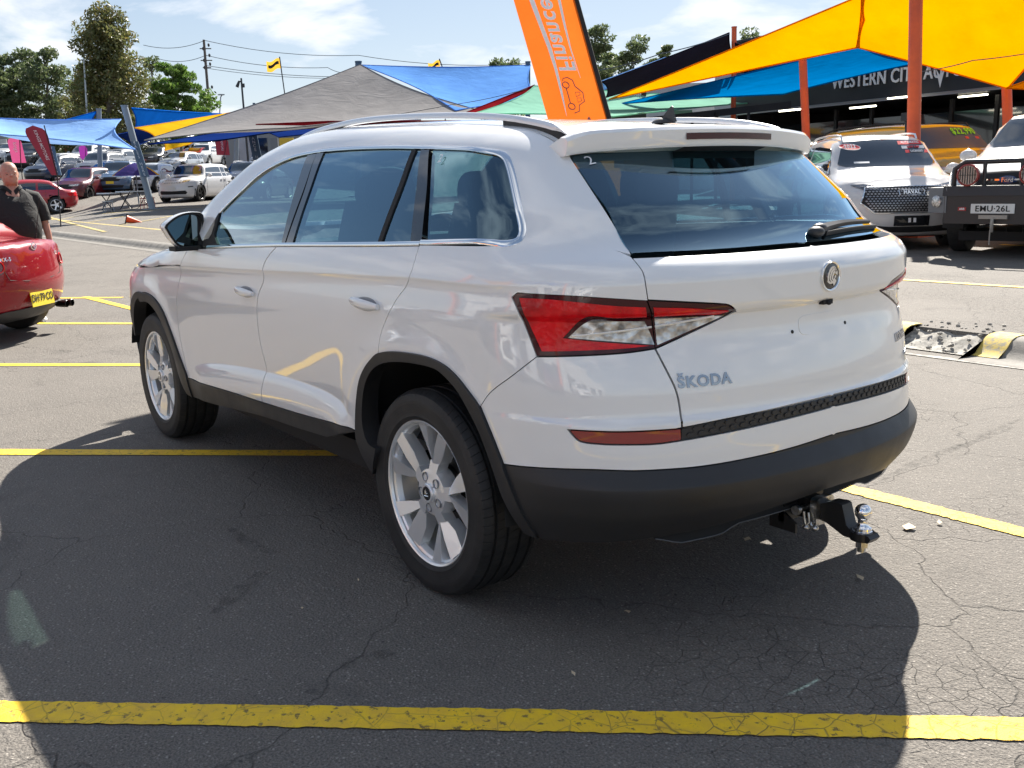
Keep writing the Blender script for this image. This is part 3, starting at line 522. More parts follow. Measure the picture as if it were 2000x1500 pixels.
ql=P2(['quarter_low','quarter_up','pillar_side'],'body_side',WHITE,step=.02,shrink=0)
fe=P2(['fender'],'front_fender',WHITE,step=.025); roof=P2(['roof'],'roof',WHITE,sym=True,step=.035)[0]; hood=P2(['hood'],'bonnet',WHITE,sym=True,step=.035)[0]
bw=P2(['bumper_white'],'rear_bumper',WHITE,sym=True,step=.018)[0]; bb=P2(['bumper_black'],'bumper_cladding',BLKP,parent=bw,sym=True,step=.02,shrink=.001,depth=.05)[0]
tg=P2(['tailgate'],'tailgate',WHITE,sym=True,step=.013)[0]
rg=P2(['rear_glass'],'rear_window',GPRIV,parent=tg,sym=True,step=.03,off=.001,depth=.004,shrink=.004)[0]
P2(['windshield'],'windscreen',GCLR,sym=True,step=.05,off=-.003,depth=.004)
P2(['glass_front'],'door_window',GCLR,parent=fd,step=.03,off=-.006,depth=.004,shrink=-.007)
P2(['glass_rear'],'door_window',GPRIV,parent=rd,step=.03,off=-.006,depth=.004,shrink=-.007)
P2(['glass_vent'],'vent_window',GPRIV,parent=rd,step=.03,off=-.006,depth=.004,shrink=-.007)
P2(['glass_quarter'],'quarter_window',GPRIV,parent=ql,step=.03,off=-.004,depth=.004,shrink=-.007)
P2(['applique_front'],'pillar_cover',GBLK,parent=fd,step=.03,off=-.001,depth=.03,shrink=.0008); [P2([a_],'pillar_cover',GBLK,parent=rd,step=.03,off=-.001,depth=.03,shrink=.0008) for a_ in ('applique_mid','applique_rear')]
P2(['divider'],'window_divider',BLK,parent=rd,step=.03,off=-.001,depth=.02,shrink=0); P2(['mirror_base'],'mirror_corner',BLK,parent=fd,step=.02,off=0,depth=.02,shrink=0)
P2(['mesh_strip'],'trim_strip',BLKP,parent=bw,sym=True,step=.02,off=-.006,depth=.02,shrink=.001)
P2(['reflector'],'rear_reflector',REFL,parent=[bw,bw],step=.015,off=-.002,depth=.02,shrink=.002)
P2(['sill'],'sill_cladding',BLKP,step=.03,off=.004,depth=.10,shrink=0)
P2(['arch_rear'],'wheel_arch_trim',BLKP,step=.03,off=.010,depth=.07,shrink=0); P2(['arch_front'],'wheel_arch_trim',BLKP,step=.03,off=.010,depth=.07,shrink=0)
fb=P2(['front_bumper'],'front_bumper',BLKP,sym=True,step=.04)[0]; P2(['front_face'],'grille',BLK,sym=True,step=.04); P2(['headlight'],'headlight',CLENS,step=.03,off=.003)
# front corners of the white bodywork ahead of the fenders
for fl in (0,1):
    fc=MB(); patch(fc,B,'K',[[(.60,.605),(.98,.605),(1.06,.60)],[(1.06,.60),(1.0,.80),(.9,.89)],[(.9,.89),(.88,.70),(.88,.61)],[(.88,.61),(.60,.605)]],.04,.002,.02,0,flip=bool(fl)); fc.build('front_corner',WHITE,SUVT)
# tail lights: dark housing, red band, clear centre; the inner part sits on the tailgate
hb=P2(['light_body'],'tail_light',REDD,parent=ql,step=.013,off=-.003,depth=.02,shrink=.0018); hl=P2(['light_lid'],'tail_light',REDD,parent=[tg,tg],step=.013,off=-.003,depth=.02,shrink=.0018)
for s_ in (0,1):
    for nm,pn,m_,par,of in (('light_red','red_lens',RED,hb,.0005),('light_red_lid','red_lens',RED,hl,.0005),('light_clear','clear_lens',CLENS,hb,.001),('light_clear_lid','clear_lens',CLENS,hl,.001)):
        if par is hb or par is hl:
            root=(ql[s_] if par is hb else tg)
            mb=MB(); fam,segs=FEAT[nm]; patch(mb,B,fam,segs,.010,of,.005,.001,flip=bool(s_)); mb.build(pn,m_,par[s_] if par is None else root)
    # bright light-guide line across the clear part
    mb=MB()
    for a,b in (((.885,.945),(.665,.965)),((.655,.966),(.47,.984))):
        pts=[(a[0]+(b[0]-a[0])*t/8,a[1]+(b[1]-a[1])*t/8) for t in range(9)]
        X,_=B.pt('C',pts); Nn=B.G(X); X=X+Nn*.0025
        if s_: X=X*[1,-1,1]
        mb.tube([tuple(p) for p in X],.0032,6)
    mb.build('light_guide',mat('light_guide',(.9,.87,.8),.15,coat=1),tg)
# hexagon relief in the black strip
FS,SS=FEAT['mesh_strip']
top=np.array(SS[0]); bot=np.array(SS[2][::-1])
mb=MB(); lo=min(top[:,0]);
def zt(a): o=np.argsort(top[:,0]); return np.interp(a,top[o,0],top[o,1])
def zb(a): o=np.argsort(bot[:,0]); return np.interp(a,bot[o,0],bot[o,1])
nh=0
aa=.012
while aa<.575:
    for row in (0,1):
        a=aa+(.017 if row else 0); zc=zb(a)+(zt(a)-zb(a))*(.30+.42*row); hgt=(zt(a)-zb(a))*.17; wd=.0125
        hexa=[(a-wd,zc),(a-wd*.55,zc+hgt),(a+wd*.55,zc+hgt),(a+wd,zc),(a+wd*.55,zc-hgt),(a-wd*.55,zc-hgt)]
        X,_=B.pt('C',hexa); Nn=B.G(X); X0=X-Nn*.006; X1=X-Nn*.0025
        for sg in (1,-1):
            V=np.vstack([X0*[1,sg,1],X1*[1,sg,1]]); F=[tuple(range(6,12))]+[(i,(i+1)%6,(i+1)%6+6,i+6) for i in range(6)]
            if sg<0: F=[f[::-1] for f in F]
            mb.add(V,[f[::-1] for f in F])
    aa+=.034
o=mb.build('hexagon_pattern',GBLK if False else BLKP,bw,fixn=True); tag(o,kind='stuff')
# dark inner body behind the panel gaps
mb=MB(); src=MB()
for nm in ('front_door','rear_door','quarter_low','quarter_up','pillar_side','fender','bumper_white','tailgate','sill','light_body','light_lid'):
    fam,segs=FEAT[nm]; patch(src,B,fam,segs,.07,-.024,.0,-.006)
add_side(mb,src,0); add_side(mb,src,1)
mb.build('inner_panels',TRIM,SUVT)
mb=MB()
for fl in (0,1):
    fam,segs=FEAT['roof']; patch(mb,B,fam,segs,.12,-.05,.0,0,flip=bool(fl))
mb.build('headliner',mat('headliner',(.25,.25,.24),.9),SUVT)
# chrome line round the side windows
def rail_on(fam,pts,wdt,off,mbx,fl,closed=False,th=.005,wf=None):
    P=np.array(catmull(pts,.02)+[np.array(pts[-1],float)]); X,_=B.pt(fam,P); Nn=B.G(X); n=len(X)
    T=np.gradient(X,axis=0); T/=np.linalg.norm(T,axis=1)[:,None]; S_=np.cross(T,Nn)
    V=[];Nr=[]
    prof=[(-.5,0),(-.5,.6),(-.3,1),(.3,1),(.5,.6),(.5,0)]
    for i in range(n):
        wi=wdt if wf is None else wf(i/(n-1))
        for a,b in prof:
            V.append(X[i]+S_[i]*a*wi+Nn[i]*(off+th*(b-.5)))
    F=[(i*6+j,i*6+j+1,(i+1)*6+j+1,(i+1)*6+j) for i in range(n-1) for j in range(5)]
    V=np.array(V)
    if fl: V=V*[1,-1,1]
    else: F=[f[::-1] for f in F]
    mbx.add(V,F)
dq=[tuple(q) for q in FEAT['dlo'][1][0]]; qd=[tuple(q) for q in FEAT['dlo'][1][1]]
def off_line(pts,g):
    P=np.array(catmull(pts,.02)+[np.array(pts[-1],float)]); T=np.gradient(P,axis=0); T/=np.linalg.norm(T,axis=1)[:,None]; return P+np.stack([T[:,1],-T[:,0]],1)*g
path=off_line(dq+qd[1:],.0095)
for s_ in (0,1):
    mb=MB(); rail_on('D',[tuple(p) for p in path[::2]],.020,.001,mb,s_,wf=lambda t:.015+.008*min(1,max(0,(t-.66)/.06))-.006*min(1,max(0,(t-.86)/.05))); mb.build('window_chrome',CHR,ql[s_])
    for nm,par in (('front_door',fd),('rear_door',rd)):
        segs=FEAT[nm][1]; b=[s for s in segs if True][3 if nm=='front_door' else 4]
        mb=MB(); rail_on('S',[(p[0],p[1]+.006) for p in b],.015,.0015,mb,s_); mb.build('belt_chrome',CHR,par[s_])
# spoiler
def spo(u,v):
    y=-.588+1.176*u; ay=abs(y); xr=-.538+.40*y*y; e=max(0,(ay-.50)/.088); e=e*e
    zt=1.530-.05*y*y-.018*e; zb=1.466-.055*y*y-.006*e
    xf=-.30 if ay<.5 else -.30-.04*e
    yy=min(ay,.57)
    r=spo.roof(yy)
    pts=[(xf,r[0]+.0006),((xf+xr)/2,(r[0]+zt)/2+.006),(xr+.03,zt+.002),(xr+.008,zt-.002),(xr-.002,zt-.012),(xr+.006,zb+.008),(xr+.012,zb),(xr+.03,zb-.001),(xr+.13,zb+.012)]
    f=v*(len(pts)-1); i=min(int(f),len(pts)-2); t=f-i
    return (pts[i][0]+(pts[i+1][0]-pts[i][0])*t,y,pts[i][1]+(pts[i+1][1]-pts[i][1])*t)
yy=np.linspace(0,.58,12); rz=B.pt('T',[(-.31,q) for q in yy])[0][:,2]
spo.roof=lambda q:(float(np.interp(q,yy,rz)),)
mb=MB(); mb.grid(spo,48,16)
for u in (0,1):
    b=len(mb.v); V=[spo(u,v/16) for v in range(17)]; mb.add(V,[tuple(range(17)) if u==0 else tuple(range(17))[::-1]])
sp_=mb.build('spoiler',WHITE,tg,ang=32,fixn=True)
def on_spo(y,z,o=.0): return (-.538+.40*y*y+.002-o,y,z)
mb=MB(); 
def sl(y0,y1,z0,z1,sk,o):
    n=14
    for i in range(n):
        ya,yb=y0+(y1-y0)*i/n,y0+(y1-y0)*(i+1)/n
        V=[]
        for y in (ya,yb):
            for z,kx in ((z0,0),(z1,1)):
                V.append(on_spo(y,z-.05*y*y,o))
        mb.add(V,[(0,1,3,2),(2,3,1,0)][:1])
sl(.205,-.205,1.487,1.507,0,.0035); mb.build('brake_light',REDD,sp_,smooth=False)
mb=MB()
for i in range(12):
    ya,yb=.20-.4*i/12,.20-.4*(i+1)/12; V=[]
    for y in (ya,yb): V+=[(-.525+.40*y*y,y,1.4655-.055*y*y),(-.47+.40*y*y,y,1.452-.055*y*y)]
    mb.add(V,[(0,1,3,2)])
mb.build('spoiler_slot',BLK,sp_)
# antenna
mb=MB()
mb.grid(lambda u,v:(-.172-.108*u-.010*0,(.030*math.sin(PI*min(1,u*1.0+.04))**.6)*math.cos(PI*v)*(1),1.548+.006+.018*(math.sin(PI*v))*(math.sin(PI*min(1,u+.05))**.5)),14,10)
fin=[(-.185,1.556),(-.222,1.574),(-.240,1.592),(-.252,1.604),(-.262,1.609),(-.268,1.606),(-.270,1.585),(-.278,1.556)]
V=[(x,sg*max(.0015,.009*(1-(z-1.556)/.058)),z) for sg in (1,-1) for x,z in fin]; n=len(fin)
mb.add(V,[tuple(range(n)),tuple(range(n,2*n))[::-1]]+[(i,n+i,n+(i+1)%n,(i+1)%n) for i in range(n)]); mb.build('antenna',BLKP,roof)
# roof rails
for s_ in (1,-1):
    rp=[(1.55,1.574),(1.522,1.582),(1.367,1.604),(1.207,1.617),(.924,1.629),(.637,1.626),(.353,1.614),(.103,1.598),(-.088,1.578),(-.227,1.554),(-.283,1.540),(-.321,1.525),(-.345,1.510)]
    P=catmull(rp,.03)+[np.array(rp[-1])]; V=[];
    prof=[(-.014,-.021),(-.016,-.008),(-.010,-.001),(.008,0),(.015,-.007),(.014,-.021)]
    n=len(P); ry=lambda x:float(np.interp(x,[-.36,-.227,-.088,.27,.9,1.2,1.52],[.525,.542,.552,.565,.565,.56,.545]))
    for i,(x,z) in enumerate(P):
        e=min(1,i/3,(n-1-i)/3); 
        for dy,dz in prof: V.append((x,s_*(ry(x)+dy),z+.004*e+dz*(.25+.75*e)))
    F=[(i*6+j,i*6+(j+1)%6,(i+1)*6+(j+1)%6,(i+1)*6+j) for i in range(n-1) for j in range(6)]+[tuple(range(6)),tuple((n-1)*6+j for j in range(6))]
    mb=MB(); mb.add(V,F); rr_=mb.build('roof_rail',SATIN,SUVT,ang=50,fixn=True)
    for (xa,xb) in ((1.53,1.27),(-.335,-.05)):
        n=8;V=[]
        for i in range(n+1):
            x=xa+(xb-xa)*i/n; zz_=np.interp(x,[q[0] for q in P][::-1],[q[1] for q in P][::-1]); zr=B.pt('T',[(x,ry(x))])[0][0][2]
            for dy in (-.010,.011): V+=[(x,s_*(ry(x)+dy),zz_-.012),(x,s_*(ry(x)+dy),min(zr-.004,zz_-.014))]
        F=[]
        for i in range(n): a=i*4; F+=[(a,a+4,a+5,a+1),(a+2,a+3,a+7,a+6)]
        F+=[(0,1,3,2),(n*4,n*4+2,n*4+3,n*4+1)]
        mb=MB(); mb.add(V,F); mb.build('rail_foot',BLKP,rr_,fixn=True)
# door handles
for s_,sg in ((0,1),(1,-1)):
    for par,(hx,hz) in ((fd,(1.337,.938)),(rd,(.276,.975))):
        X,_=B.pt('S',[(hx,hz)]); y0=X[0][1]; mb=MB()
        n=14; prof=[(math.cos(2*PI*q/10)*.5,math.sin(2*PI*q/10)*.5) for q in range(10)]; V=[]
        for i in range(n+1):
            t=i/n; x=hx-.095+.19*t; hgt=.037*(math.sin(PI*(.07+.86*t))**.45); o_=.026*(math.sin(PI*(.04+.92*t))**.5)
            ys=B.pt('S',[(x,hz)])[0][0][1]
            for a,b in prof: V.append((x,sg*(ys+o_+b*.016),hz+.010*(t-.5)+a*hgt))
        F=[(i*10+j,i*10+(j+1)%10,(i+1)*10+(j+1)%10,(i+1)*10+j) for i in range(n) for j in range(10)]+[tuple(range(10)),tuple(n*10+j for j in range(10))]
        mb.add(V,F); hd=mb.build('door_handle',WHITE,par[s_],ang=60,fixn=True)
        mb=MB()
        for i in range(13):
            pass
        segs=[[(hx+.075*math.cos(a)*1.0,hz-.003+.024*math.sin(a)) for a in [2*PI*q/16 for q in range(17)]]]
        patch(mb,B,'S',segs,.012,.0012,.001,0,flip=bool(s_)); mb.build('handle_cup_shade',mat('cup_shade_grey',(.30,.30,.31),.4,coat=.6),par[s_])  # flat grey oval: shade of the handle cup put in as colour
# door mirrors
for s_,sg in ((0,1),(1,-1)):
    out=[(1.058,1.200),(1.050,1.214),(1.0,1.248),(.955,1.262),(.895,1.263),(.872,1.250),(.876,1.17),(.884,1.100),(.93,1.095),(1.0,1.110),(1.032,1.150)]
    O=np.array(poly_of([out+[out[0]]],.02)); c=O.mean(0); n=len(O)
    rows=[(0,1.0),(.012,1.03),(.05,1.03),(.10,.93),(.14,.72),(.165,.38),(.172,.05)]; V=[]
    for d,sc_ in rows:
        for y,z in O: V.append((1.93+d,sg*(c[0]+(y-c[0])*sc_),c[1]+(z-c[1])*sc_))
    F=[(i*n+j,i*n+(j+1)%n,(i+1)*n+(j+1)%n,(i+1)*n+j) for i in range(len(rows)-1) for j in range(n)]
    mb=MB(); mb.add(V,F); mi=mb.build('door_mirror',WHITE,fd[s_],ang=60,fixn=True)
    V=[(1.9315,sg*(c[0]+(y-c[0])*sc_),c[1]+(z-c[1])*sc_) for sc_ in (1.01,.88) for y,z in O]; F=[(j,(j+1)%n,n+(j+1)%n,n+j) for j in range(n)]
    mb=MB(); mb.add(V,F); V=[(1.945,sg*(c[0]+(y-c[0])*.88),c[1]+(z-c[1])*.88) for y,z in O]; mb.add(V,[tuple(range(n))[::sg]]); mb.build('mirror_rim',BLK,mi,smooth=False)
    V=[(1.940+.03*(c[0]-y),sg*(c[0]+.012+(y-c[0])*.80),c[1]+(z-c[1])*.86) for y,z in O]; mb=MB(); mb.add(V,[tuple(range(n))[::-sg]]); mb.build('mirror_glass',mat('mirror_glass',(.25,.33,.34),.02,1.0),mi,smooth=False)
    mb=MB(); mb.tube([(1.99,sg*.95,1.13),(1.97,sg*.89,1.112),(1.93,sg*.85,1.10)],[.035,.028,.03],10); mb.box((1.955,sg*.965,1.098),(.09,.12,.02)); mb.build('mirror_arm',BLK,fd[s_])
    
# wheels
for x in (0,2.791):
    for sg in (1,-1): wheel(SUVT,x,sg*.785,.352,sg,rot=0 if x==0 else R(20))
# wheel wells
for x in (0,2.791):
    for sg in (1,-1):
        mb=MB(); mb.lathe([(.46,sg*.93-.03*sg),(.47,sg*.80),(.45,sg*.55),(.0,sg*.54)],'Y',c=(x,0,.36),n=28,a0=R(16),a1=R(180)); mb.build('wheel_well',BLK,SUVT)
mb=MB(); mb.box((1.4,0,.31),(1.85,1.5,.10)); mb.box((-.58,0,.40),(.40,.95,.10)); mb.box((0,0,.45),(.9,1.04,.12)); mb.box((2.8,0,.40),(1.5,1.04,.2)); mb.box((-.25,.35,.33),(.5,.16,.12)); mb.tube([(-.1,-.3,.35),(0,0,.33),(-.1,.3,.35)],.05,8); mb.tube([(.0,.75,.34),(0,-.75,.34)],.04,8); mb.build('underbody',BLK,SUVT)
# rear valance lip with its thin grey edge
zl=lambda y:.296+.03*min(1,max(0,(abs(y)-.0)/.5))*0
mb=MB(); VL=[]
for i in range(41):
    y=.60-1.2*i/40; a_=abs(y); VL.append((-.862+.22*y*y,y,.338-.022*sst(a_,.30,.38)+.03*sst(a_,.50,.62)))
mb=MB(); n=len(VL)
V=[p for p in VL]+[(p[0]+.12,p[1],p[2]+.03) for p in VL]+[(p[0]+.03,p[1],p[2]+.04) for p in VL]; F=[(i,i+1,n+i+1,n+i) for i in range(n-1)]+[(i,2*n+i,2*n+i+1,i+1) for i in range(n-1)]
mb.add(V,F); mb.build('rear_diffuser',BLK,bw)
mb=MB(); mb.tube([(p[0]-.003,p[1],p[2]) for p in VL],.0016,6); mb.build('diffuser_edge',mat('grey_edge',(.12,.125,.135),.35),bw)
# tow bar
TB=mat('tow_black',(.010,.010,.011),.35); STL=mat('zinc_steel',(.55,.56,.56),.28,1.0)
k=NT(STL); k.out('Base Color',k.mix(k.ramp(k.noise(60,4,.6,k.tc.outputs['Object']),[(.4,0),(.7,1)]),(.6,.61,.62),(.32,.30,.26)))
mb=MB(); mb.box((-.80,0,.335),(.22,.066,.066)); mb.box((-.74,.0,.345),(.06,.6,.05)); mb.box((-.845,0,.34),(.02,.20,.09)); mb.add([(-.80,.10,.36),(-.90,.10,.30),(-.90,.10,.27),(-.80,.10,.27),(-.80,.09,.36),(-.90,.09,.30),(-.90,.09,.27),(-.80,.09,.27)],[(0,1,2,3),(7,6,5,4),(0,4,5,1),(1,5,6,2),(2,6,7,3)])
tb=mb.build('tow_bar',TB,SUVT)
mb=MB(); 
def rr(w,h,r,n=4):
    o=[]
    for cx_,cy_,a in ((w/2-r,h/2-r,0),(-w/2+r,h/2-r,90),(-w/2+r,-h/2+r,180),(w/2-r,-h/2+r,270)):
        for i in range(n+1): t=R(a+90*i/n); o.append((cx_+r*math.cos(t),cy_+r*math.sin(t)))
    return o
mb.prism([(a,b+.333) for a,b in rr(.088,.088,.014)],-.935,-.910,'X'); mb.build('receiver_collar',STL,tb,fixn=True)
mb=MB(); w_=.025
prof=[(-.93,.358),(-.93,.308),(-.955,.305),(-.985,.293),(-1.02,.278),(-1.105,.276),(-1.115,.290),(-1.105,.300),(-1.045,.302),(-1.030,.315),(-1.012,.374),(-1.0,.378),(-.965,.374)]
mb.prism([(a,b) for a,b in prof],-w_,w_,'Y'); mb.build('ball_mount',TB,tb,fixn=True)
mb=MB(); mb.prism([(-1.07+.036*math.cos(a),.036*math.sin(a)) for a in [2*PI*i/20 for i in range(20)]],.2755,.3015,'Z'); mb.build('mount_tongue',TB,tb,fixn=True)
mb=MB(); mb.lathe([(0,.3865),(.010,.386),(.018,.381),(.0235,.3735),(.0252,.3625),(.0235,.352),(.018,.344),(.0145,.338),(.0145,.326),(.020,.318),(.0265,.314),(.0265,.306),(.030,.305),(.030,.3015),(0,.3015)],'Z',c=(-1.07,0,0),n=32); mb.build('tow_ball',mat('polished_chrome',(.9,.9,.91),.04,1.0),tb,ang=50)
mb=MB(); mb.prism([(-1.07+.020*math.cos(a),.020*math.sin(a)) for a in [PI/3*i for i in range(6)]],.252,.2755,'Z'); mb.tube([(-1.07,0,.255),(-1.07,0,.236)],.0125,12); mb.build('ball_nut',STL,tb,fixn=True)
mb=MB(); mb.tube([(-.885,.072,.338),(-.885,-.06,.338)],.0085,10); mb.tube([(-.885,.070,.338),(-.885,.084,.338)],.0155,14); mb.build('hitch_pin',STL,tb)
mb=MB(); mb.tube([(-.90,.06,.333),(-.905,.062,.30),(-.91,.06,.29),(-.917,.055,.30),(-.91,.05,.33)],.004,8); mb.tube([(-.91,.040,.318),(-.915,.042,.29),(-.925,.040,.282),(-.932,.035,.292),(-.925,.03,.31)],.004,8); mb.sphere((-.908,.058,.283),.011); mb.sphere((-.928,.038,.280),.011); mb.build('pin_clip',STL,tb)
# badge, lettering and small fittings on the tailgate
X,_=B.pt('R',[(-.002,1.068)]); Nn=B.G(X)[0]; ctr=Vector(X[0]); nz=Vector(Nn); ax=Vector((0,-1,0)); ay=nz.cross(ax)*-1
ay=(Vector((0,0,1))-nz*nz.z).normalized(); ax=ay.cross(nz).normalized()
BM=Matrix((( ax.x,ay.x,nz.x,ctr.x),(ax.y,ay.y,nz.y,ctr.y),(ax.z,ay.z,nz.z,ctr.z),(0,0,0,1)))
mb=MB(); mb.lathe([(.040,-.002),(.0445,-.002),(.0462,.002),(.0450,.0065),(.0420,.007),(.0395,.004)],'Z',n=48); mb.xf(BM); em=mb.build('emblem',CHR,tg,ang=60)
mb=MB(); mb.lathe([(0,.0045),(.036,.004),(.0400,.002)],'Z',n=48); mb.xf(BM); mb.build('emblem_disc',GBLK,em,ang=60)
mb=MB()
def feather(pts,h0=.004,h1=.008): mb.prism(pts,h0,h1,'Z')
feather([(-.018,-.016),(-.010,-.023),(.006,-.022),(.010,-.030),(.022,-.016),(.010,-.004),(.006,-.010),(-.008,-.011)])
for i in range(3):
    d=i*.011; pts=[]
    for t in range(7): a=R(196-22*t*.92); pts.append((.004+d*.55+(.026-.004*i)*math.cos(a),-.006+(.036-.006*i)*math.sin(a)*(1)))
    inn=[(x+.0065,y-.0050) for x,y in pts[::-1]]
    feather(pts+inn)
feather([(.016,.006),(.025,.002),(.027,.012),(.018,.022),(.010,.028),(.012,.016)])
mb.lathe([(0,.0085),(.004,.0085),(.0042,.004)],'Z',c=(.015,-.002,0),n=14)
mb.xf(BM); mb.build('emblem_wing',CHR,em,ang=40,fixn=True)
def lettering(txt,yc,zc,size,name,m,bold=.0,par=tg,off=.001,space=1.0,th=.0018,sx=1.0):
    base,_=B.pt('R',[(yc,zc)])
    def f(p):
        X,_=B.pt('R',np.stack([yc-p[:,0]*sx,zc+p[:,1]],1)); return X+B.G(X)*(off+np.where(p[:,2]>0,th,0))[:,None]
    return text_mb(txt,size,.001,bold,space=space,f=f).build(name,m,par,smooth=False)
LET=mat('badge_chrome',(.36,.38,.42),.15,1.0)
lettering('ŠKODA',.476,.806,.043,'maker_lettering',LET,.0016,space=1.12,sx=1.04)
lettering('KODIAQ',-.535,.818,.036,'model_lettering',LET,.0014,space=1.12)
lettering('CAR',-.60,.750,.026,'trim_lettering',LET,.001,space=1.1)
def disc_on(fam,u,v,r,off,name,m,par,sg=1,n=20,h=.003):
    X,_=B.pt(fam,[(u,v)]); n_=Vector(B.G(X)[0]); c=Vector(X[0]); a=n_.cross(Vector((0,0,1))).normalized(); b=a.cross(n_)
    mb=MB(); V=[c+(a*math.cos(2*PI*i/n)+b*math.sin(2*PI*i/n))*r+n_*(off+h) for i in range(n)]; V+=[p-n_*h for p in V]
    mb.add(V,[tuple(range(n)),*[(i,i+n,(i+1)%n+n,(i+1)%n) for i in range(n)]]); return mb.build(name,m,par,smooth=False,fixn=True)
disc_on('R',.136,.911,.0055,0,'plate_hole',BLK,tg,h=.0015); disc_on('R',-.125,.911,.0055,0,'plate_hole',BLK,tg,h=.0015)
mb=MB(); mb.box((-.893,-.015,.988),(.026,.045,.014)); mb.sphere((-.908,-.015,.986),.008); mb.build('rear_camera',BLK,tg)
mb=MB(); segs=[[(.105*(1.0 if abs(math.cos(a))>1 else 1)*np.sign(math.cos(a))*abs(math.cos(a))**.35/ .89,.925+.030*np.sign(math.sin(a))*abs(math.sin(a))**.5) for a in [2*PI*q/28 for q in range(29)]]]
patch(mb,B,'C',segs,.015,.0016,.004,0); mb.build('plate_pad',WHITE,tg)
# chalk figures on the glass
CHK=mat('white_marker',(.85,.86,.88),.8)
def chalk(fam,u,v,size,name,par,fl=1):
    def f(p):
        X,_=B.pt(fam,np.stack([u+fl*p[:,0],v+p[:,1]],1)); return X+B.G(X)*.0035
    text_mb('2',size,.0,.0,f=f).build(name,CHK,par,smooth=False)
dm=B.dom('D',np.array([[.043,.747,1.444]]))[0]; chalk('D',dm[0],dm[1],.045,'marker_figure',ql[0],1 if True else -1)
dm=B.dom('G',np.array([[-.417,.516,1.422]]))[0]; chalk('G',dm[0],dm[1],.055,'marker_figure',tg,1)
# rear wiper
mb=MB(); P0=[B.pt('R',[(-.10,1.182)])[0][0],B.pt('R',[(-.55,1.19)])[0][0]]
def ong(y,z,o): X,_=B.pt('R',[(y,z)]); return Vector(X[0]+B.G(X)[0]*o)
mb.sphere(tuple(ong(-.105,1.180,.012)),(.026,.030,.018)); mb.sphere(tuple(ong(-.14,1.188,.016)),(.020,.03,.015)); wp=mb.build('rear_wiper',BLKP,tg)
V=[];n=14
for i in range(n+1):
    t=i/n; y=-.12-.40*t; z=1.184+.014*math.sin(PI*t*.9)*(1-t*.4); wdt=.013*(1-t)+.004; 
    for dz,o in ((-wdt,.018),(-wdt*.6,.034),(wdt*.6,.036),(wdt,.018)): V.append(ong(y,z+dz*.6,o*.7))
F=[(i*4+j,i*4+j+1,(i+1)*4+j+1,(i+1)*4+j) for i in range(n) for j in range(3)]
mb=MB(); mb.add(V,F); mb.build('wiper_arm',BLKP,wp)
mb=MB(); mb.tube([tuple(ong(-.15-.42*t,1.176+.005*math.sin(PI*t),.006)) for t in [q/10 for q in range(11)]],.006,6); mb.tube([tuple(ong(-.15-.42*t,1.176+.005*math.sin(PI*t),.012)) for t in [q/10 for q in range(11)]],.0045,6); mb.build('wiper_blade',BLK,wp)
# interior
mb=MB(); mb.box((1.0,0,.52),(2.2,1.6,.06)); mb.box((-.35,0,.70),(.75,1.1,.05)); mb.build('cabin_floor',TRIM,SUVT)
def seat(x,y,wd=.50,hd=True,hz=0):
    mb=MB(); rb=rr(wd,.12,.05)
    mb.prism([(a+y,b+.80+hz) for a,b in rr(wd,.15,.06)],x-.25,x+.25,'X')
    nv=10; V=[]
    for i in range(nv+1):
        t=i/nv; z=.80+hz+.56*t; xx=x-.24-.13*t; w2=wd/2*(1-.22*t*t) ; d=.075*(1-.5*t)
        for a in range(12):
            q=2*PI*a/12; V.append((xx+d*math.cos(q),y+w2*np.sign(math.sin(q))*abs(math.sin(q))**.5,z))
    mb.add(V,[(i*12+a,i*12+(a+1)%12,(i+1)*12+(a+1)%12,(i+1)*12+a) for i in range(nv) for a in range(12)]+[tuple(nv*12+a for a in range(12))])
    o=mb.build('seat',SEAT,SUVT,ang=60,fixn=True)
    if hd:
        mb=MB(); mb.prism([(a+y,b+1.395+hz) for a,b in rr(.25,.15,.06)],x-.42,x-.33,'X'); mb.tube([(x-.37,y-.06,1.28+hz),(x-.375,y-.06,1.36+hz)],.008,6); mb.tube([(x-.37,y+.06,1.28+hz),(x-.375,y+.06,1.36+hz)],.008,6); mb.build('headrest',SEAT,o,ang=40,fixn=True)
for y in (.37,-.37): seat(1.45,y,.50,True,-.06)
for y in (.40,0,-.40): seat(.62,y,.42,True,-.06)
mb=MB(); mb.box((2.1,0,.98),(.30,1.5,.22)); mb.box((1.95,0,.85),(.2,.3,.4)); mb.build('dashboard',TRIM,SUVT)
mb=MB(); mb.lathe([(.18,-.012),(.192,0),(.18,.012),(.168,0)],'X',n=28,closed=True); mb.xf(Matrix.Translation((1.86,-.38,1.03))@Matrix.Rotation(R(-22),4,'Y')); mb.build('steering_wheel',BLK,SUVT)
mb=MB(); mb.box((-.12,-.005,1.44),(.05,.24,.065)); mb.sphere((1.68,0,1.42),(.02,.11,.035)); mb.build('inner_mirror',BLK,SUVT)
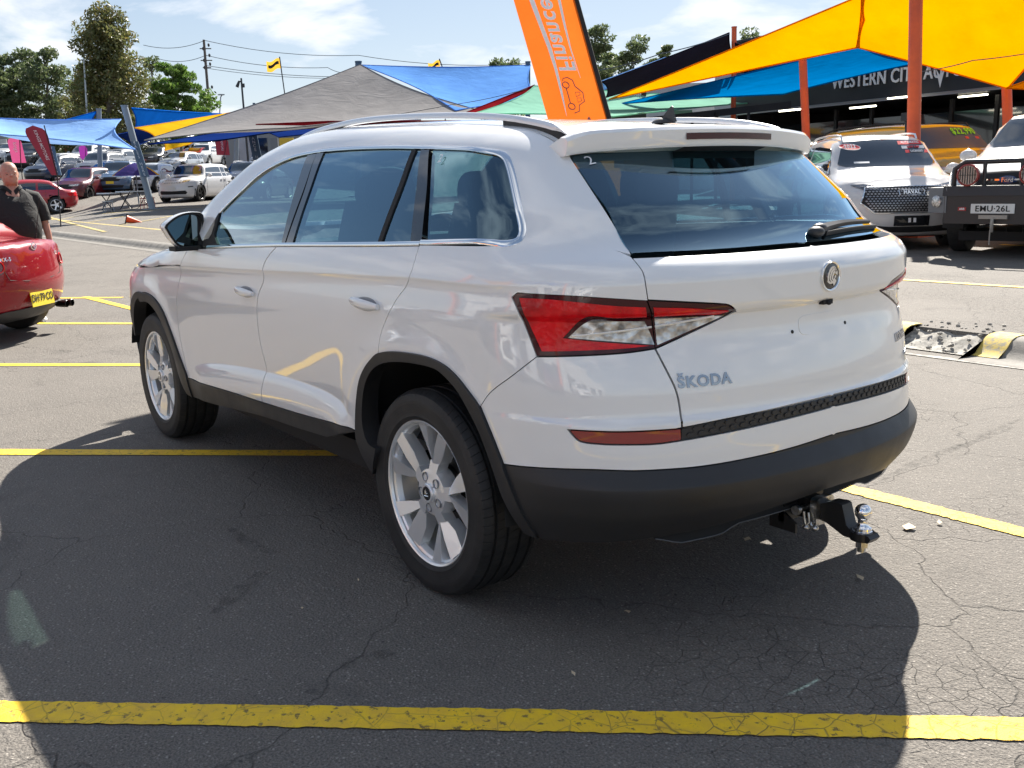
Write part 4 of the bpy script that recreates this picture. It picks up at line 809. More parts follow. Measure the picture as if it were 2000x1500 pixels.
# ================================================================ ground, kerb, painted lines
def zg(x,y):
    t=max(0.0,-4.78-y)
    if t<=0: return 0.0
    return .125*min(1,t/.02)+.010*t+(.016*max(0.0,x-10)+.066*max(0.0,min(x,105)-44))*min(1,t/6)
ASP=mat('asphalt',(.1,.1,.1),.85,spec=.35); k=NT(ASP); P_=k.geo.outputs['Position']
fine=k.noise(150,3,.6,P_); agg=k.vor(95,'F1',P_,1); grn=k.noise(520,2,.5,P_)
base=k.ramp(k.noise(.55,6,.62,P_),[(.30,(.120,.113,.104)),(.52,(.160,.150,.137)),(.75,(.190,.177,.161))])
base=k.mix(k.ramp(k.noise(5,6,.7,P_),[(.35,0),(.7,.5)]),base,(.075,.071,.066)); c1=k.mix(.55,base,k.ramp(fine,[(.32,(.035,.033,.033)),(.5,(.16,.151,.139)),(.70,(.33,.31,.285))]))
sepc=k.N.new('ShaderNodeSeparateColor'); k.L.new(agg,sepc.inputs[0])
stone=k.ramp(sepc.outputs[0],[(.0,0),(.86,0),(.90,1)]); vd=k.vor(95,'F1',P_,0); st=k.math('MULTIPLY',stone,k.ramp(vd,[(.25,1),(.42,0)]))
c2=k.mix(k.math('MULTIPLY',st,.55),c1,(.42,.40,.37))
pit=k.ramp(k.noise(60,2,.4,P_),[(.24,1),(.33,0)]); c3=k.mix(k.math('MULTIPLY',pit,.7),c2,(.02,.02,.02))
stain=k.ramp(k.noise(.9,5,.7,k.vmath('MULTIPLY',P_,(1.0,1.7,1.0)),dist=1.2),[(.56,0),(.70,1)]); c4=k.mix(k.math('MULTIPLY',stain,.34),c3,(.045,.043,.042))
oil=k.ramp(k.noise(2.2,3,.5,P_,dist=.6),[(.70,0),(.76,1)]); c4=k.mix(k.math('MULTIPLY',oil,.5),c4,(.03,.029,.028))
# cracks: crazed where the surface is old
wp=k.vmath('ADD',P_,k.N.new('ShaderNodeCombineXYZ').outputs[0]); nz=k.N.new('ShaderNodeTexNoise'); nz.inputs['Scale'].default_value=6; k.L.new(P_,nz.inputs['Vector']); wrp=k.vmath('ADD',P_,k.vmath('MULTIPLY',nz.outputs[1],(.055,.055,0)))
cra=k.ramp(k.vor(15,'DISTANCE_TO_EDGE',wrp),[(.0,1),(.028,0)]); big=k.ramp(k.vor(.75,'DISTANCE_TO_EDGE',k.vmath('ADD',P_,k.vmath('MULTIPLY',nz.outputs[1],(.22,.22,0)))),[(.0,1),(.004,0)])
spx=k.N.new('ShaderNodeSeparateXYZ'); k.L.new(P_,spx.inputs[0])
old=k.math('MULTIPLY',k.ramp(k.noise(.8,3,.5,P_),[(.47,0),(.60,1)]),k.ramp(k.math('ADD',k.math('MULTIPLY',spx.outputs[1],-.25),.5),[(.15,0),(.45,1)]))
crk=k.math('MAXIMUM',k.math('MULTIPLY',cra,k.math('MULTIPLY',old,.42)),k.math('MULTIPLY',big,.40)); c5=k.mix(crk,c4,(.012,.012,.012))
c5=k.mix(1.0,c5,(.99,.96,.925),'MULTIPLY'); k.out('Base Color',c5); k.out('Roughness',k.ramp(fine,[(.3,.75),(.7,.95)]))
hgt=k.math('ADD',k.math('MULTIPLY',fine,.8),k.math('MULTIPLY',vd,-.5)); b1=k.bump(k.math('ADD',hgt,k.math('MULTIPLY',k.noise(38,4,.6,P_),1.4)),.7,.009); b2=k.bump(k.math('MULTIPLY',crk,-1.0),.8,.012,b1); k.out('Normal',b2)
CON=mat('kerb_concrete',(.26,.25,.23),.85); k=NT(CON); k.out('Base Color',k.mix(k.ramp(k.noise(7,6,.65),[(.35,0),(.7,1)]),(.24,.225,.20),(.12,.112,.10))); k.out('Normal',k.bump(k.noise(90,4,.6),.4,.006))
KY=-4.78
xs=[-60,-20,-8,-3,0,3,6,10,15,20,28,36,44,52,60,75,90,105,130,200,320]; 
mb=MB(); mb.grid(lambda u,v:(-400+1000*u,KY+(500)*v,0),30,12); tag(mb.build('driveway',ASP),kind='structure')
mb=MB(); ys=[KY-.0,KY-.03,KY-.5,KY-1.5,KY-3,KY-6,KY-12,KY-25,KY-60,KY-140,KY-400]; V=[(x,y,zg(x,y)) for x in xs for y in ys]; n=len(ys)
mb.add(V,[(i*n+j,i*n+j+1,(i+1)*n+j+1,(i+1)*n+j) for i in range(len(xs)-1) for j in range(n-1)]); tag(mb.build('display_lot',ASP),kind='structure')
for mbv in (): pass
# kerb: rolled concrete section, broken open near the four-wheel drive
def kerb(x0,x1,name,yoff=0):
    prof=[(KY+.50,.006),(KY+.30,.0075),(KY+.26,.012),(KY+.20,.06),(KY+.13,.118),(KY+.07,.136),(KY-.02,.139),(KY-.10,.134),(KY-.11,.08)]
    nn=max(4,int((x1-x0)/.35)) if x1-x0<20 else int((x1-x0)/1.0); V=[];rnd=random.Random(4)
    for i in range(nn+1):
        x=x0+(x1-x0)*i/nn
        for y,z in prof: V.append((x,y+rnd.uniform(-.004,.004),z+(rnd.uniform(-.003,.003) if z>.02 else 0)))
    m=len(prof); mb=MB(); mb.add(V,[(i*m+j,i*m+j+1,(i+1)*m+j+1,(i+1)*m+j) for i in range(nn) for j in range(m-1)]+[tuple(range(m)),tuple(nn*m+j for j in range(m))])
    o=mb.build(name,CON,ang=50,fixn=True); return tag(o,kind='structure')
kerb(1.62,150,'kerb'); kerb(-30,.98,'kerb')

def onlot(px,py,it=30):
    z=0.1
    for _ in range(it): p=onz(px,py,z); z=.5*z+.5*zg(p.x,p.y)
    p=onz(px,py,z); return p
YEL=mat('line_yellow',(.72,.50,.035),.7); k=NT(YEL); P_=k.geo.outputs['Position']
nz=k.noise(7,3,.5,P_,0,1); w2=k.vmath('ADD',P_,k.vmath('MULTIPLY',nz,(.05,.05,0)))
ck_=k.ramp(k.vor(11,'DISTANCE_TO_EDGE',w2),[(.0,1),(.022,0)]); wr=k.ramp(k.noise(34,5,.7,P_),[(.57,0),(.63,1)]); far=k.ramp(k.noise(.7,3,.5,P_),[(.45,.15),(.65,1)])
ck2=k.ramp(k.vor(4,'DISTANCE_TO_EDGE',w2),[(.0,1),(.010,0)])
yc=k.mix(k.ramp(k.noise(16,5,.6,P_),[(.35,0),(.7,1)]),(.92,.60,.015),(.76,.47,.04))
m1=k.math('MAXIMUM',k.math('MULTIPLY',ck_,k.math('MULTIPLY',far,.8)),k.math('MAXIMUM',k.math('MULTIPLY',wr,.75),k.math('MULTIPLY',ck2,.40)))
k.out('Base Color',k.mix(m1,yc,(.07,.06,.045))); k.out('Normal',k.bump(k.math('SUBTRACT',k.noise(110,3,.6,P_),k.math('MULTIPLY',m1,1.2)),.5,.005))
YELF=mat('line_faded',(.50,.40,.14),.8); k=NT(YELF); k.out('Base Color',k.mix(k.ramp(k.noise(12,5,.7),[(.45,0),(.6,1)]),(.52,.40,.12),(.22,.19,.13)))
def strip(p0,p1,w,m,zf=None,name='painted_line',dz=.004,jag=.0035,seed=1):
    p0=Vector((p0[0],p0[1])); p1=Vector((p1[0],p1[1])); d=p1-p0; Ln=d.length; d/=Ln; n=Vector((-d.y,d.x)); r=random.Random(seed)
    st=.02 if Ln<7 and w>.07 and jag>0 else .5; nn=max(2,int(Ln/st)); V=[]
    for i in range(nn+1):
        c=p0+d*Ln*i/nn
        for s_ in (-1,1):
            q=c+n*s_*(w/2+r.uniform(-jag,jag)); V.append((q.x,q.y,(zf(q.x,q.y) if zf else 0)+dz))
    mb=MB(); mb.add(V,[(2*i,2*i+2,2*i+3,2*i+1) for i in range(nn)]); return tag(mb.build(name,m),kind='structure')
hd=lambda x:-1.11+.036*x
for i,(x0,dx,dy) in enumerate(((-5.2,.66,.75),(-1.865,.6608,.7505),(1.507,.682,.7315),(4.96,.7071,.7071),(8.26,.737,.676),(11.6,.72,.69))):
    # bay lines run from the head line out towards the aisle
    t0=(-1.05)/dy; a=(x0+dx*t0,-1.05); b=(x0+dx*5.6,dy*5.6); strip(a,b,.105,YEL,seed=i)
strip((-9,hd(-9)),(-1.75,hd(-1.75)),.105,YEL,seed=9,jag=.006); strip((-1.75,hd(-1.75)),(4.5,hd(4.5)),.105,YEL,seed=10,jag=.006); strip((4.5,hd(4.5)),(11,hd(11)),.105,YEL,seed=11,dz=.0055)
for i,(a,b) in enumerate((((75,426),(325,450)),((110,430),(160,421)),((170,435),(265,419)),((237,440),(347,420)),((80,419),(200,404)),((177,420),(420,405)))):
    p,q=onlot(*a),onlot(*b); strip(p,q,.13,YELF,zg,dz=.006+.002*i)
p,q=onlot(1700,543),onlot(2000,562); q=p+(q-p)*1.6; strip(p,q,.11,YEL,zg,dz=.006,seed=21)
p,q=onlot(1955,478),onlot(2060,484); strip(p,q,.11,YEL,zg,dz=.006,seed=22)
# broken kerb: painted ends, rubble and a patch of pale mortar
KYL=mat('kerb_yellow',(.62,.47,.09),.8); k=NT(KYL); k.out('Base Color',k.mix(k.ramp(k.noise(20,5,.7),[(.48,0),(.6,1)]),(.62,.46,.10),(.30,.27,.2)))
for (xa,xb) in ((1.62,1.86),(.78,.98)):
    prof=[(KY+.31,.012),(KY+.26,.022),(KY+.20,.068),(KY+.13,.126),(KY+.07,.144),(KY-.02,.147),(KY-.10,.142)]
    V=[(x,y,z) for x in (xa,xb) for y,z in prof]; m_=len(prof); mb=MB(); mb.add(V,[(j,j+1,m_+j+1,m_+j) for j in range(m_-1)]+[tuple(range(m_)),tuple(m_+j for j in range(m_))])
    tag(mb.build('kerb_end',KYL,fixn=True),kind='structure')
rnd=random.Random(8)
def stone_mb(c,r,rnd):
    mb=MB(); mb.sphere(c,(r*rnd.uniform(.7,1.3),r*rnd.uniform(.7,1.3),r*rnd.uniform(.35,.7)),7,5); mb.v=[(x+rnd.uniform(-1,1)*r*.18,y+rnd.uniform(-1,1)*r*.18,max(z+rnd.uniform(-1,1)*r*.12,.002)) for x,y,z in mb.v]; return mb
PALE=mat('pale_mortar',(.48,.46,.42),.9); k=NT(PALE); k.out('Base Color',k.mix(k.ramp(k.noise(18,5,.7),[(.4,0),(.6,1)]),(.40,.38,.34),(.20,.19,.17)))
mb=MB()
for i in range(70):
    x=rnd.uniform(.96,1.66); y=KY+rnd.uniform(-.45,.30); r=rnd.uniform(.004,.022); s_=stone_mb((x,y,(zg(x,y) if y<KY else .012+.11*max(0,min(1,(KY+.27-y)/.3)))+r*.4),r,rnd); mb.add(s_.v,s_.f)
tag(mb.build('kerb_rubble',PALE),'loose pale rubble in the gap of the broken kerb','rubble',kind='stuff')
def blotch(c,rx,ry,m,name,seed,z=.0045,zf=None):  # thin skin of mortar
    r=random.Random(seed); V=[(c[0],c[1],z+(zf(c[0],c[1]) if zf else 0))]; n=40
    for i in range(n):
        a=2*PI*i/n; q=1+.35*math.sin(3*a+seed)+.2*math.sin(7*a+seed*2)+r.uniform(-.12,.12); x=c[0]+rx*q*math.cos(a); y=c[1]+ry*q*math.sin(a); V.append((x,y,z+(zf(x,y) if zf else 0)))
    mb=MB(); mb.add(V,[(0,1+i,1+(i+1)%n) for i in range(n)]); return tag(mb.build(name,m),kind='structure')
mb=MB(); rg_=np.random.RandomState(3); nz_=rg_.rand(40,30)
mb.grid(lambda u,v:(.97+.66*u,KY+.33-.62*v,.008+.105*sst(v,.10,.70)+.009*(nz_[int(u*39),int(v*29)]-.5)*(1 if .05<v<.95 else 0)+.010*math.sin(u*17)*math.sin(v*9)),38,28); tag(mb.build('broken_kerb_mortar',PALE,ang=25),kind='structure')
blotch((.5,KY+.52),1.6,.035,PALE,'mortar_patch',6,.005)
TM=mat('tyre_smear',(.02,.02,.02),.9); k=NT(TM); tr_=k.N.new('ShaderNodeBsdfTransparent'); ms=k.N.new('ShaderNodeMixShader'); k.L.new(k.math('MULTIPLY',k.ramp(k.noise(18,5,.7),[(.42,0),(.70,1)]),.34),ms.inputs[0]); k.L.new(tr_.outputs[0],ms.inputs[1]); k.L.new(k.b.outputs[0],ms.inputs[2]); k.L.new(ms.outputs[0],k.N['Material Output'].inputs[0])
def smear(pts,w,seed):
    P=[onz(*p) for p in pts]; r=random.Random(seed); V=[]; n=len(P)*6; Q=catmull([(p.x,p.y) for p in P],.05)
    for i,q in enumerate(Q):
        t=Q[min(i+1,len(Q)-1)]-Q[max(i-1,0)]; nn=np.array([-t[1],t[0]])/max(np.linalg.norm(t),1e-6); e=math.sin(PI*(i+.5)/len(Q))**.5*w*r.uniform(.8,1.2); V+=[(*(q-nn*e),.0022),(*(q+nn*e),.0022)]
    mb=MB(); mb.add(V,[(2*i,2*i+2,2*i+3,2*i+1) for i in range(len(Q)-1)]); tag(mb.build('tyre_smear',TM),kind='structure')
smear([(525,1110),(480,1145),(440,1180),(405,1210)],.035,1); smear([(450,1030),(500,1070),(560,1085)],.03,2); smear([(665,1305),(720,1285),(800,1268)],.03,3); smear([(1720,940),(1800,900),(1990,830)],.03,6); smear([(1850,880),(1920,850),(2000,815)],.02,7)
# fallen leaves and grit
LEAF=mat('dry_leaf',(.62,.50,.33),.8)
for i,(px,py,s_) in enumerate(((1460,1055,.016),(1775,1031,.03),(1835,1022,.014),(1225,1197,.010),(1680,1130,.016),(1120,1318,.008),(590,1190,.006),(700,1135,.005))):
    p=onz(px,py,.006); mb=MB(); a=rnd.uniform(0,PI)
    mb.add([(p.x+s_*math.cos(a+t)*rr_*1.4,p.y+s_*math.sin(a+t)*rr_,.008+h) for t,rr_,h in ((0,1,.0),(1.2,.6,.006),(2.4,.8,.002),(3.4,1,.007),(4.5,.5,.001),(5.4,.7,.005))],[(0,1,2,3,4,5)])
    tag(mb.build('leaf',LEAF),('pale curled leaf under the rear bumper','brown leaf beyond the tow ball','small yellow leaf farthest right','pale scrap behind the rear wheel','curled leaf in the shadow below the tow ball','pale crumb near the front yellow line','crumb left of the rear wheel shadow','dark crumb beside the rear wheel')[i]+' on the asphalt','leaf',group='leaves and crumbs on the asphalt')
# ================================================================ other vehicles
DGL=mat('car_glass',(.020,.028,.036),.04,coat=1,spec=.8)
def mkbody(xr,xf,W,H,belt,hood,cowl,r0,r1,kind='suv',deck=None,bow=.22):
    side=[(.12,W-.10),(.25,W-.05),(.45,W-.012),(.70,W),(belt-.12,W-.018),(belt,W-.05),(belt+.2,W-.135),(H-.12,W-.25),(H,W-.36)]
    front=[(.15,xf-.20),(.35,xf-.03),(.55,xf),(.75,xf-.02),(hood-.02,xf-.14),(hood+.1,xf-.3)]
    if kind=='suv':
        rear=[(.15,xr+.25),(.35,xr+.05),(.55,xr),(.85,xr+.03),(belt,xr+.09),(H-.12,r1-.02),(H,r1+.2)]; top=[(xr-.1,H-.30),(r1-.02,H-.10),(r1+.5,H-.02)]
    elif kind=='sedan':
        rear=[(.15,xr+.25),(.35,xr+.05),(.55,xr),(deck-.1,xr+.03),(deck+.1,xr+.12)]; top=[(xr-.1,deck-.10),(xr+.06,deck-.01),(xr+.5,deck+.03),(xr+.62,deck+.07),(r1,H-.07),(r1+.4,H-.01)]
    else:
        rear=[(.15,xr+.25),(.35,xr+.05),(.55,xr),(deck,xr+.02)]; top=[(xr-.1,deck),(r1-.12,deck),(r1-.04,H-.25),(r1+.05,H-.06),(r1+.5,H)]
    top+=[((r0+r1)/2+.3,H),(r0,H-.05),(cowl,hood+.13),(cowl+.25,hood+.07),((cowl+xf)/2+.1,hood+.03),(xf-.3,hood-.06),(xf-.08,hood-.18),(xf+.05,hood-.30)]
    xs={}; 
    for x,z in top: xs[round(x,3)]=z
    top=sorted(xs.items())
    b=Body(side=side,rear=rear,front=front,top=top,rbow=(bow,.2),fbow=(.25,.25),taper=(.2,.05,.12,xf-.85,.30),wrap=.2,crown=.07,kc=.16,kt=.12,wx=(r0-.5,r0+.3))
    b.zb=.20; b.info=dict(xr=xr,xf=xf,W=W,H=H,belt=belt,hood=hood,cowl=cowl,r0=r0,r1=r1,kind=kind,deck=deck); return b
def shell(b,wb,ra,rw,nx=64,na=44,name='body',m=None,parent=None):
    I=b.info; z0=.60; xa,xb=I['xr']+.55,I['xf']-.6; al=np.linspace(-PI/2,1.5*PI,na,endpoint=False); O=[];D=[]
    nb=9
    for i in range(nb): be=PI/2*(1-i/nb); O.append((xa,0,z0)); D.append((-math.sin(be),math.cos(be)))
    for i in range(nx+1): O.append((xa+(xb-xa)*i/nx,0,z0)); D.append((0,1))
    for i in range(1,nb+1): be=PI/2*i/nb; O.append((xb,0,z0)); D.append((math.sin(be),math.cos(be)))
    OO=[];DD=[]
    for o,(dx,c) in zip(O,D):
        for a in al: d=(dx,max(c,1e-3)*math.cos(a),max(c,1e-3)*math.sin(a)); OO.append(o); DD.append(d)
    OO=np.array(OO,float);DD=np.array(DD); t,miss=b.solve(OO+DD*2.6,-DD,0,2.6,n=26); X=OO+DD*(2.6-t)[:,None]; Nn=b.G(X)
    nr=len(O);F=[]
    for i in range(nr-1):
        for j in range(na):
            q=(i*na+j,(i+1)*na+j,(i+1)*na+(j+1)%na,i*na+(j+1)%na); c=X[list(q)].mean(0)
            if abs(c[1])>.5*I['W'] and any(np.hypot(c[0]-xw,c[2]-rw)<ra for xw in (0,wb)): continue
            F.append(q[::-1])
    t_=F[len(F)//2]
    if np.dot(np.cross(X[t_[1]]-X[t_[0]],X[t_[2]]-X[t_[0]]),Nn[t_[0]])<0: F=[f[::-1] for f in F]
    mb=MB(); mb.add(X,F,Nn); return mb.build(name,m,parent)
def bpatch(b,fam,polys,name,m,parent,off=.004,step=.07,sym=True,both=True,depth=.006,each=False):
    """polys: closed outlines (list of points). sym shapes are given as the +y half"""
    outs=[]
    for poly in polys:
        segs=[[poly[i],poly[(i+1)%len(poly)]] for i in range(len(poly))]
        src=MB(); patch(src,b,fam,segs,step,off,depth,0)
        if each:
            for fl in (0,1): mb=MB(); add_side(mb,src,fl); outs.append(mb.build(name,m,parent))
        else:
            mb=MB(); add_side(mb,src,0)
            if both: add_side(mb,src,1)
            outs.append(mb.build(name,m,parent))
    return outs
SIMW={}
def simple_wheel(parent,x,y,r,wd,sg,style='silver',n=5,steer=0):
    key=(round(r,3),wd,style,n)
    if key not in SIMW:
        ty=make_tyre(r,wd,r*.66,False); h=wd/2; rim=MB(); rim.lathe([(r*.60,-h*.7),(r*.62,h*.3),(r*.66,h*.85),(r*.68,h*.92),(r*.66,h*.93),(r*.63,h*.80)],'Y',n=32)
        rb=MB(); rb.lathe([(0,h*.72),(r*.14,h*.72),(r*.17,h*.6)],'Y',n=16)
        for i in range(n):
            a=2*PI*i/n; c,s_=math.cos(a),math.sin(a)
            V=[]
            for u,v,yy in ((.10,-.10,.70),(.10,.10,.70),(.65,.085,.82),(.65,-.085,.82),(.10,-.08,.3),(.10,.08,.3),(.65,.07,.4),(.65,-.07,.4)):
                V.append((r*(u*c-v*s_),h*yy,r*(u*s_+v*c)))
            rb.add(V,[(0,1,2,3),(0,4,5,1),(3,2,6,7),(1,5,6,2),(0,3,7,4)])
        dk=MB(); dk.lathe([(0,h*.1),(r*.6,h*.1)],'Y',n=24)
        rm=RIM if style=='silver' else (mat('rim_black',(.015,.015,.017),.3,.3,.6))
        SIMW[key]=(lin(ty,'tyre',TYRE),lin(rim,'rim',rm),lin(rb,'spokes',rm,fix=True),lin(dk,'disc',BLK))
    T_,R_,S_,D_=SIMW[key]; wh=part('wheel',R_,parent); wh.location=(x,y,r); wh.rotation_euler=(0,0,(0 if sg>0 else PI)+steer)
    part('tyre',T_,wh); part('wheel_spokes',S_,wh); part('brake_disc',D_,wh)
    return wh
def car(name,label,cat,loc,rz,b,col,wb=2.7,rw=.35,group=None,rims='silver',spokes=5,trim=True,rails=False,detail=1,face='suv',steer=0,glass_m=None,nx=56,na=40,light_m=None):
    t=empty(name,loc,rz,label,cat,group); I=b.info; ra=rw+.065; m=col if not isinstance(col,tuple) else paint('paint_%02d%02d%02d'%tuple(int(c*99) for c in col),col)
    shell(b,wb,ra,rw,nx,na,'body',m,t); G_=glass_m or DGL; W,H,bl=I['W'],I['H'],I['belt']
    for sg in (1,-1):
        for x in (0,wb): simple_wheel(t,x,sg*(W-.115),rw,.22,sg,rims,spokes,steer if x else 0)
    # arch trims
    for x in (0,wb):
        for fl in (0,1):
            mb=MB(); pts=[(x+(ra+.012)*math.cos(a),rw+(ra+.012)*math.sin(a)) for a in [R(-14+208*q/16) for q in range(17)]]
            rail_on('Sb',pts,.055,.004,mb,fl,th=.014) if False else arch_on(b,pts,.05 if trim else .028,mb,fl)
            mb.build('wheel_arch_trim',BLKP if trim else m,t)
    mb=MB()
    for x in (0,wb):
        for sg in (1,-1): mb.lathe([(ra+.01,sg*(W-.03)),(ra+.0,sg*(W-.30)),(0,sg*(W-.31))],'Y',c=(x,0,rw),n=16,a0=R(-10),a1=R(190))
    tag(mb.build('wheel_well',BLK,t),kind='stuff')
    mb=MB(); mb.box(((I['xr']+I['xf'])/2,0,.24),(I['xf']-I['xr']-.9,W*1.5,.12)); mb.build('underbody',BLK,t)
    xb=I['r1']; z1=H-.17
    # side glass in front, rear (and third) panes
    cw=I['cowl']; xr=I['xr']
    def topz(x): return float(b.Z0(np.array([x]))[0])-.17
    pa=(cw-.28,bl+.03); pt_=(I['r0']-.02,topz(I['r0']))
    mid=(I['r0']+xb)/2-.12 if I['kind']!='ute' else (I['r0']+xb)/2
    kf=lambda x,z0_,z1_:[(x-.03,z0_),(x-.06,z1_)]
    rb_=xb+(.02 if I['kind']=='suv' else .02); rbm=xb-(.28 if I['kind']=='suv' else (.25 if I['kind']=='sedan' else -.02))
    if I['kind']=='suv': rbm=max(rbm,xr+.35)
    p1=[pa,(mid+.05,bl+.04),(mid+.02,topz(mid)),(mid+.35,topz(mid+.35)),pt_]
    dx=.62 if I['kind']=='suv' else 0
    if I['kind']=='suv':
        q=.12; p2=[(mid-.04,bl+.04),(q,bl+.05),(q+.02,topz(q)),(mid-.06,topz(mid))]; p3=[(q-.07,bl+.05),(rbm+.02,bl+.09),(rb_+.0,topz(xb+.2)-.03),(q-.05,topz(q))]; ps=[p1,p2,p3]
    else:
        p2=[(mid-.04,bl+.04),(rbm,bl+.06),(rb_+.02,topz(xb+.1)-.02),(mid-.06,topz(mid))]; ps=[p1,p2]
    bpatch(b,'S',ps,'side_window',G_,t,.003,.09,each=True)
    # windscreen seen from the front
    zc=I['hood']+.17; zt_=H-.10; hw=W-.20; hw2=W-.34
    bpatch(b,'W' if False else 'F',[[(0,zc),(hw-.1,zc-.0),(hw,zc+.04),(hw2,zt_-.03),(0,zt_)]],'windscreen',G_,t,.004,.08)
    if I['kind']=='suv': bpatch(b,'R',[[(0,bl+.02),(W-.28,bl+.02),(W-.36,H-.17),(0,H-.14)]],'rear_window',G_,t,.004,.08)
    elif I['kind']=='sedan': bpatch(b,'R',[[(0,I['deck']+.10),(W-.26,I['deck']+.10),(W-.36,H-.13),(0,H-.11)]],'rear_window',G_,t,.004,.08)
    if detail:
        L_=light_m or CLENS; hd_=I['hood']
        if face=='suv':
            bpatch(b,'F',[[(0,.62),(.42,.62),(.50,.72),(.46,hd_-.16),(0,hd_-.15)]],'grille',BLK,t,.004,.06)
            bpatch(b,'K',[[(.36,hd_-.24),(.80,hd_-.24),(.92,hd_-.14),(.40,hd_-.17)]],'headlight',L_,t,.006,.05,each=True)
            bpatch(b,'F',[[(0,.30),(.55,.30),(.62,.42),(0,.44)]],'lower_grille',BLK,t,.004,.06)
        elif face=='jeep':
            for i in range(7):
                y=-.36+.12*i; mb=MB(); X,_=b.pt('F',[(y-.045,.86),(y+.045,.86),(y+.045,.99),(y-.045,.99)]); mb.add(X+[.006,0,0],[(0,1,2,3),(3,2,1,0)][:1]); mb.build('grille_slot',BLK,t,smooth=False,fixn=False)
            bpatch(b,'F',[[(.46,.88),(.72,.90),(.74,.99),(.46,.99)]],'headlight',L_,t,.006,.05,each=True)
            bpatch(b,'F',[[(0,.36),(.60,.36),(.66,.44),(.60,.52),(0,.50)]],'lower_grille',BLK,t,.004,.06)
            bpatch(b,'F',[[(.70,.66),(.86,.68),(.86,.72),(.70,.70)]],'fog_light',BLK,t,.006,.05,each=True)
            X,_=b.pt('F',[(0,.66)]); mb=MB(); mb.box((X[0][0]+.012,0,.62),(.01,.37,.12)); mb.build('number_plate',mat('plate_white',(.7,.7,.68),.5),t)
        bpatch(b,'C',[[(.62,bl-.26),(1.02,bl-.24),(1.06,bl-.10),(.60,bl-.08)]],'tail_light',RED,t,.005,.05,each=True)
        for sg in (1,-1):
            mb=MB(); mb.sphere((cw-.38,sg*(W+.10),bl+.07),(.07,.12,.085),10,7); mb.tube([(cw-.36,sg*(W-.06),bl+.02),(cw-.37,sg*(W+.04),bl+.04)],.025,6); mb.build('door_mirror',m if sg else BLK,t)
        # door gaps and handles
        for x in ([cw-.30+.02,mid,.36] if I['kind']!='ute' else [cw-.28,mid,I['r1']+.05]):
            for fl in (0,1):
                mb=MB(); arch_on(b,[(x,.42),(x+.02,.7),(x-.0,bl)],.010,mb,fl,.0015,.003); mb.build('door_gap',BLK,t)
        for hx in (mid+.22,(.42 if I['kind']!='ute' else I['r1']+.25)):
            for sg in (1,-1):
                y=b.pt('S',[(hx,bl-.12)])[0][0][1]; mb=MB(); mb.box((hx,sg*(y+.012),bl-.12),(.17,.03,.035)); mb.build('door_handle',m,t)
    if rails:
        for sg in (1,-1):
            xs_=np.linspace(I['r1']+.15,I['r0']-.05,9); zs=[float(b.pt('T',[(x,W-.36)])[0][0][2]) for x in xs_]
            mb=MB(); mb.tube([(xs_[0]-.05,sg*(W-.36),zs[0]-.02)]+[(x,sg*(W-.36),z+.045) for x,z in zip(xs_,zs)]+[(xs_[-1]+.08,sg*(W-.36),zs[-1]-.03)],.016,6); mb.build('roof_rail',rails if not isinstance(rails,bool) else SATIN,t)
    return t
def arch_on(b,pts,wdt,mbx,fl,off=.006,th=.012):
    P=np.array(catmull(pts,.06)+[np.array(pts[-1],float)]); X,_=b.pt('S',P); Nn=b.G(X); n=len(X)
    T=np.gradient(X,axis=0); T/=np.maximum(np.linalg.norm(T,axis=1)[:,None],1e-9); S_=np.cross(T,Nn); V=[]
    for i in range(n):
        for a,h in ((-.5,-.5),(-.5,1),(.5,1),(.5,-.5)): V.append(X[i]+S_[i]*a*wdt+Nn[i]*(off+th*(h-.5)))
    F=[(i*4+j,i*4+j+1,(i+1)*4+j+1,(i+1)*4+j) for i in range(n-1) for j in range(3)]; V=np.array(V)
    if fl: V=V*[1,-1,1]
    else: F=[f[::-1] for f in F]
    mbx.add(V,F)
def lot(px,py): p=onlot(px,py); return p
def place(px,D,b=None):
    """point on the lot at picture column px and depth D"""
    p=at(px,400,D); return (p.x,p.y,zg(p.x,p.y))
BS={}
BS['haval']=mkbody(-.98,3.66,.93,1.70,1.06,1.02,2.55,1.75,-.55)
BS['suv']=mkbody(-.92,3.58,.91,1.68,1.05,.98,2.45,1.65,-.50)
BS['jeep']=mkbody(-.95,3.85,.96,1.76,1.12,1.08,2.55,1.95,-.60,bow=.15)
BS['small']=mkbody(-.75,3.35,.87,1.52,.98,.92,2.35,1.50,-.35)
BS['sedan']=mkbody(-1.0,3.65,.91,1.46,.95,.86,2.45,1.45,.15,'sedan',.98)
BS['ute']=mkbody(-1.25,4.10,.93,1.80,1.14,1.10,2.95,2.25,.75,'ute',1.16)
BS['truck']=mkbody(-1.0,4.12,.95,1.86,1.20,1.20,3.05,2.35,-.55)
BS['truck'].zb=.50
BS['roadster']=mkbody(-.72,3.18,.868,1.22,.88,.78,1.75,1.10,.10,'sedan',.93,bow=.24)

# ---- right side: silver-white SUV with mesh grille
WH2=paint('pearl_white',(.60,.59,.58)); WH3=paint('fleet_white',(.62,.62,.62))
HL=mat('haval_lens',(.08,.09,.11),.1,coat=1)
hv=car('white_suv','white SUV with a dark mesh grille and a year sticker on its windscreen','SUV',(0,0,0),0,BS['haval'],WH2,2.74,.36,rails=True,face='none')
b=BS['haval']
p=at(1774,430,14.5); rz=R(138); hv.rotation_euler.z=rz; hv.location=(p.x-3.6*math.cos(rz),p.y-3.6*math.sin(rz),zg(p.x,p.y)-.0); hv.scale=(1.03,1.03,1.04)
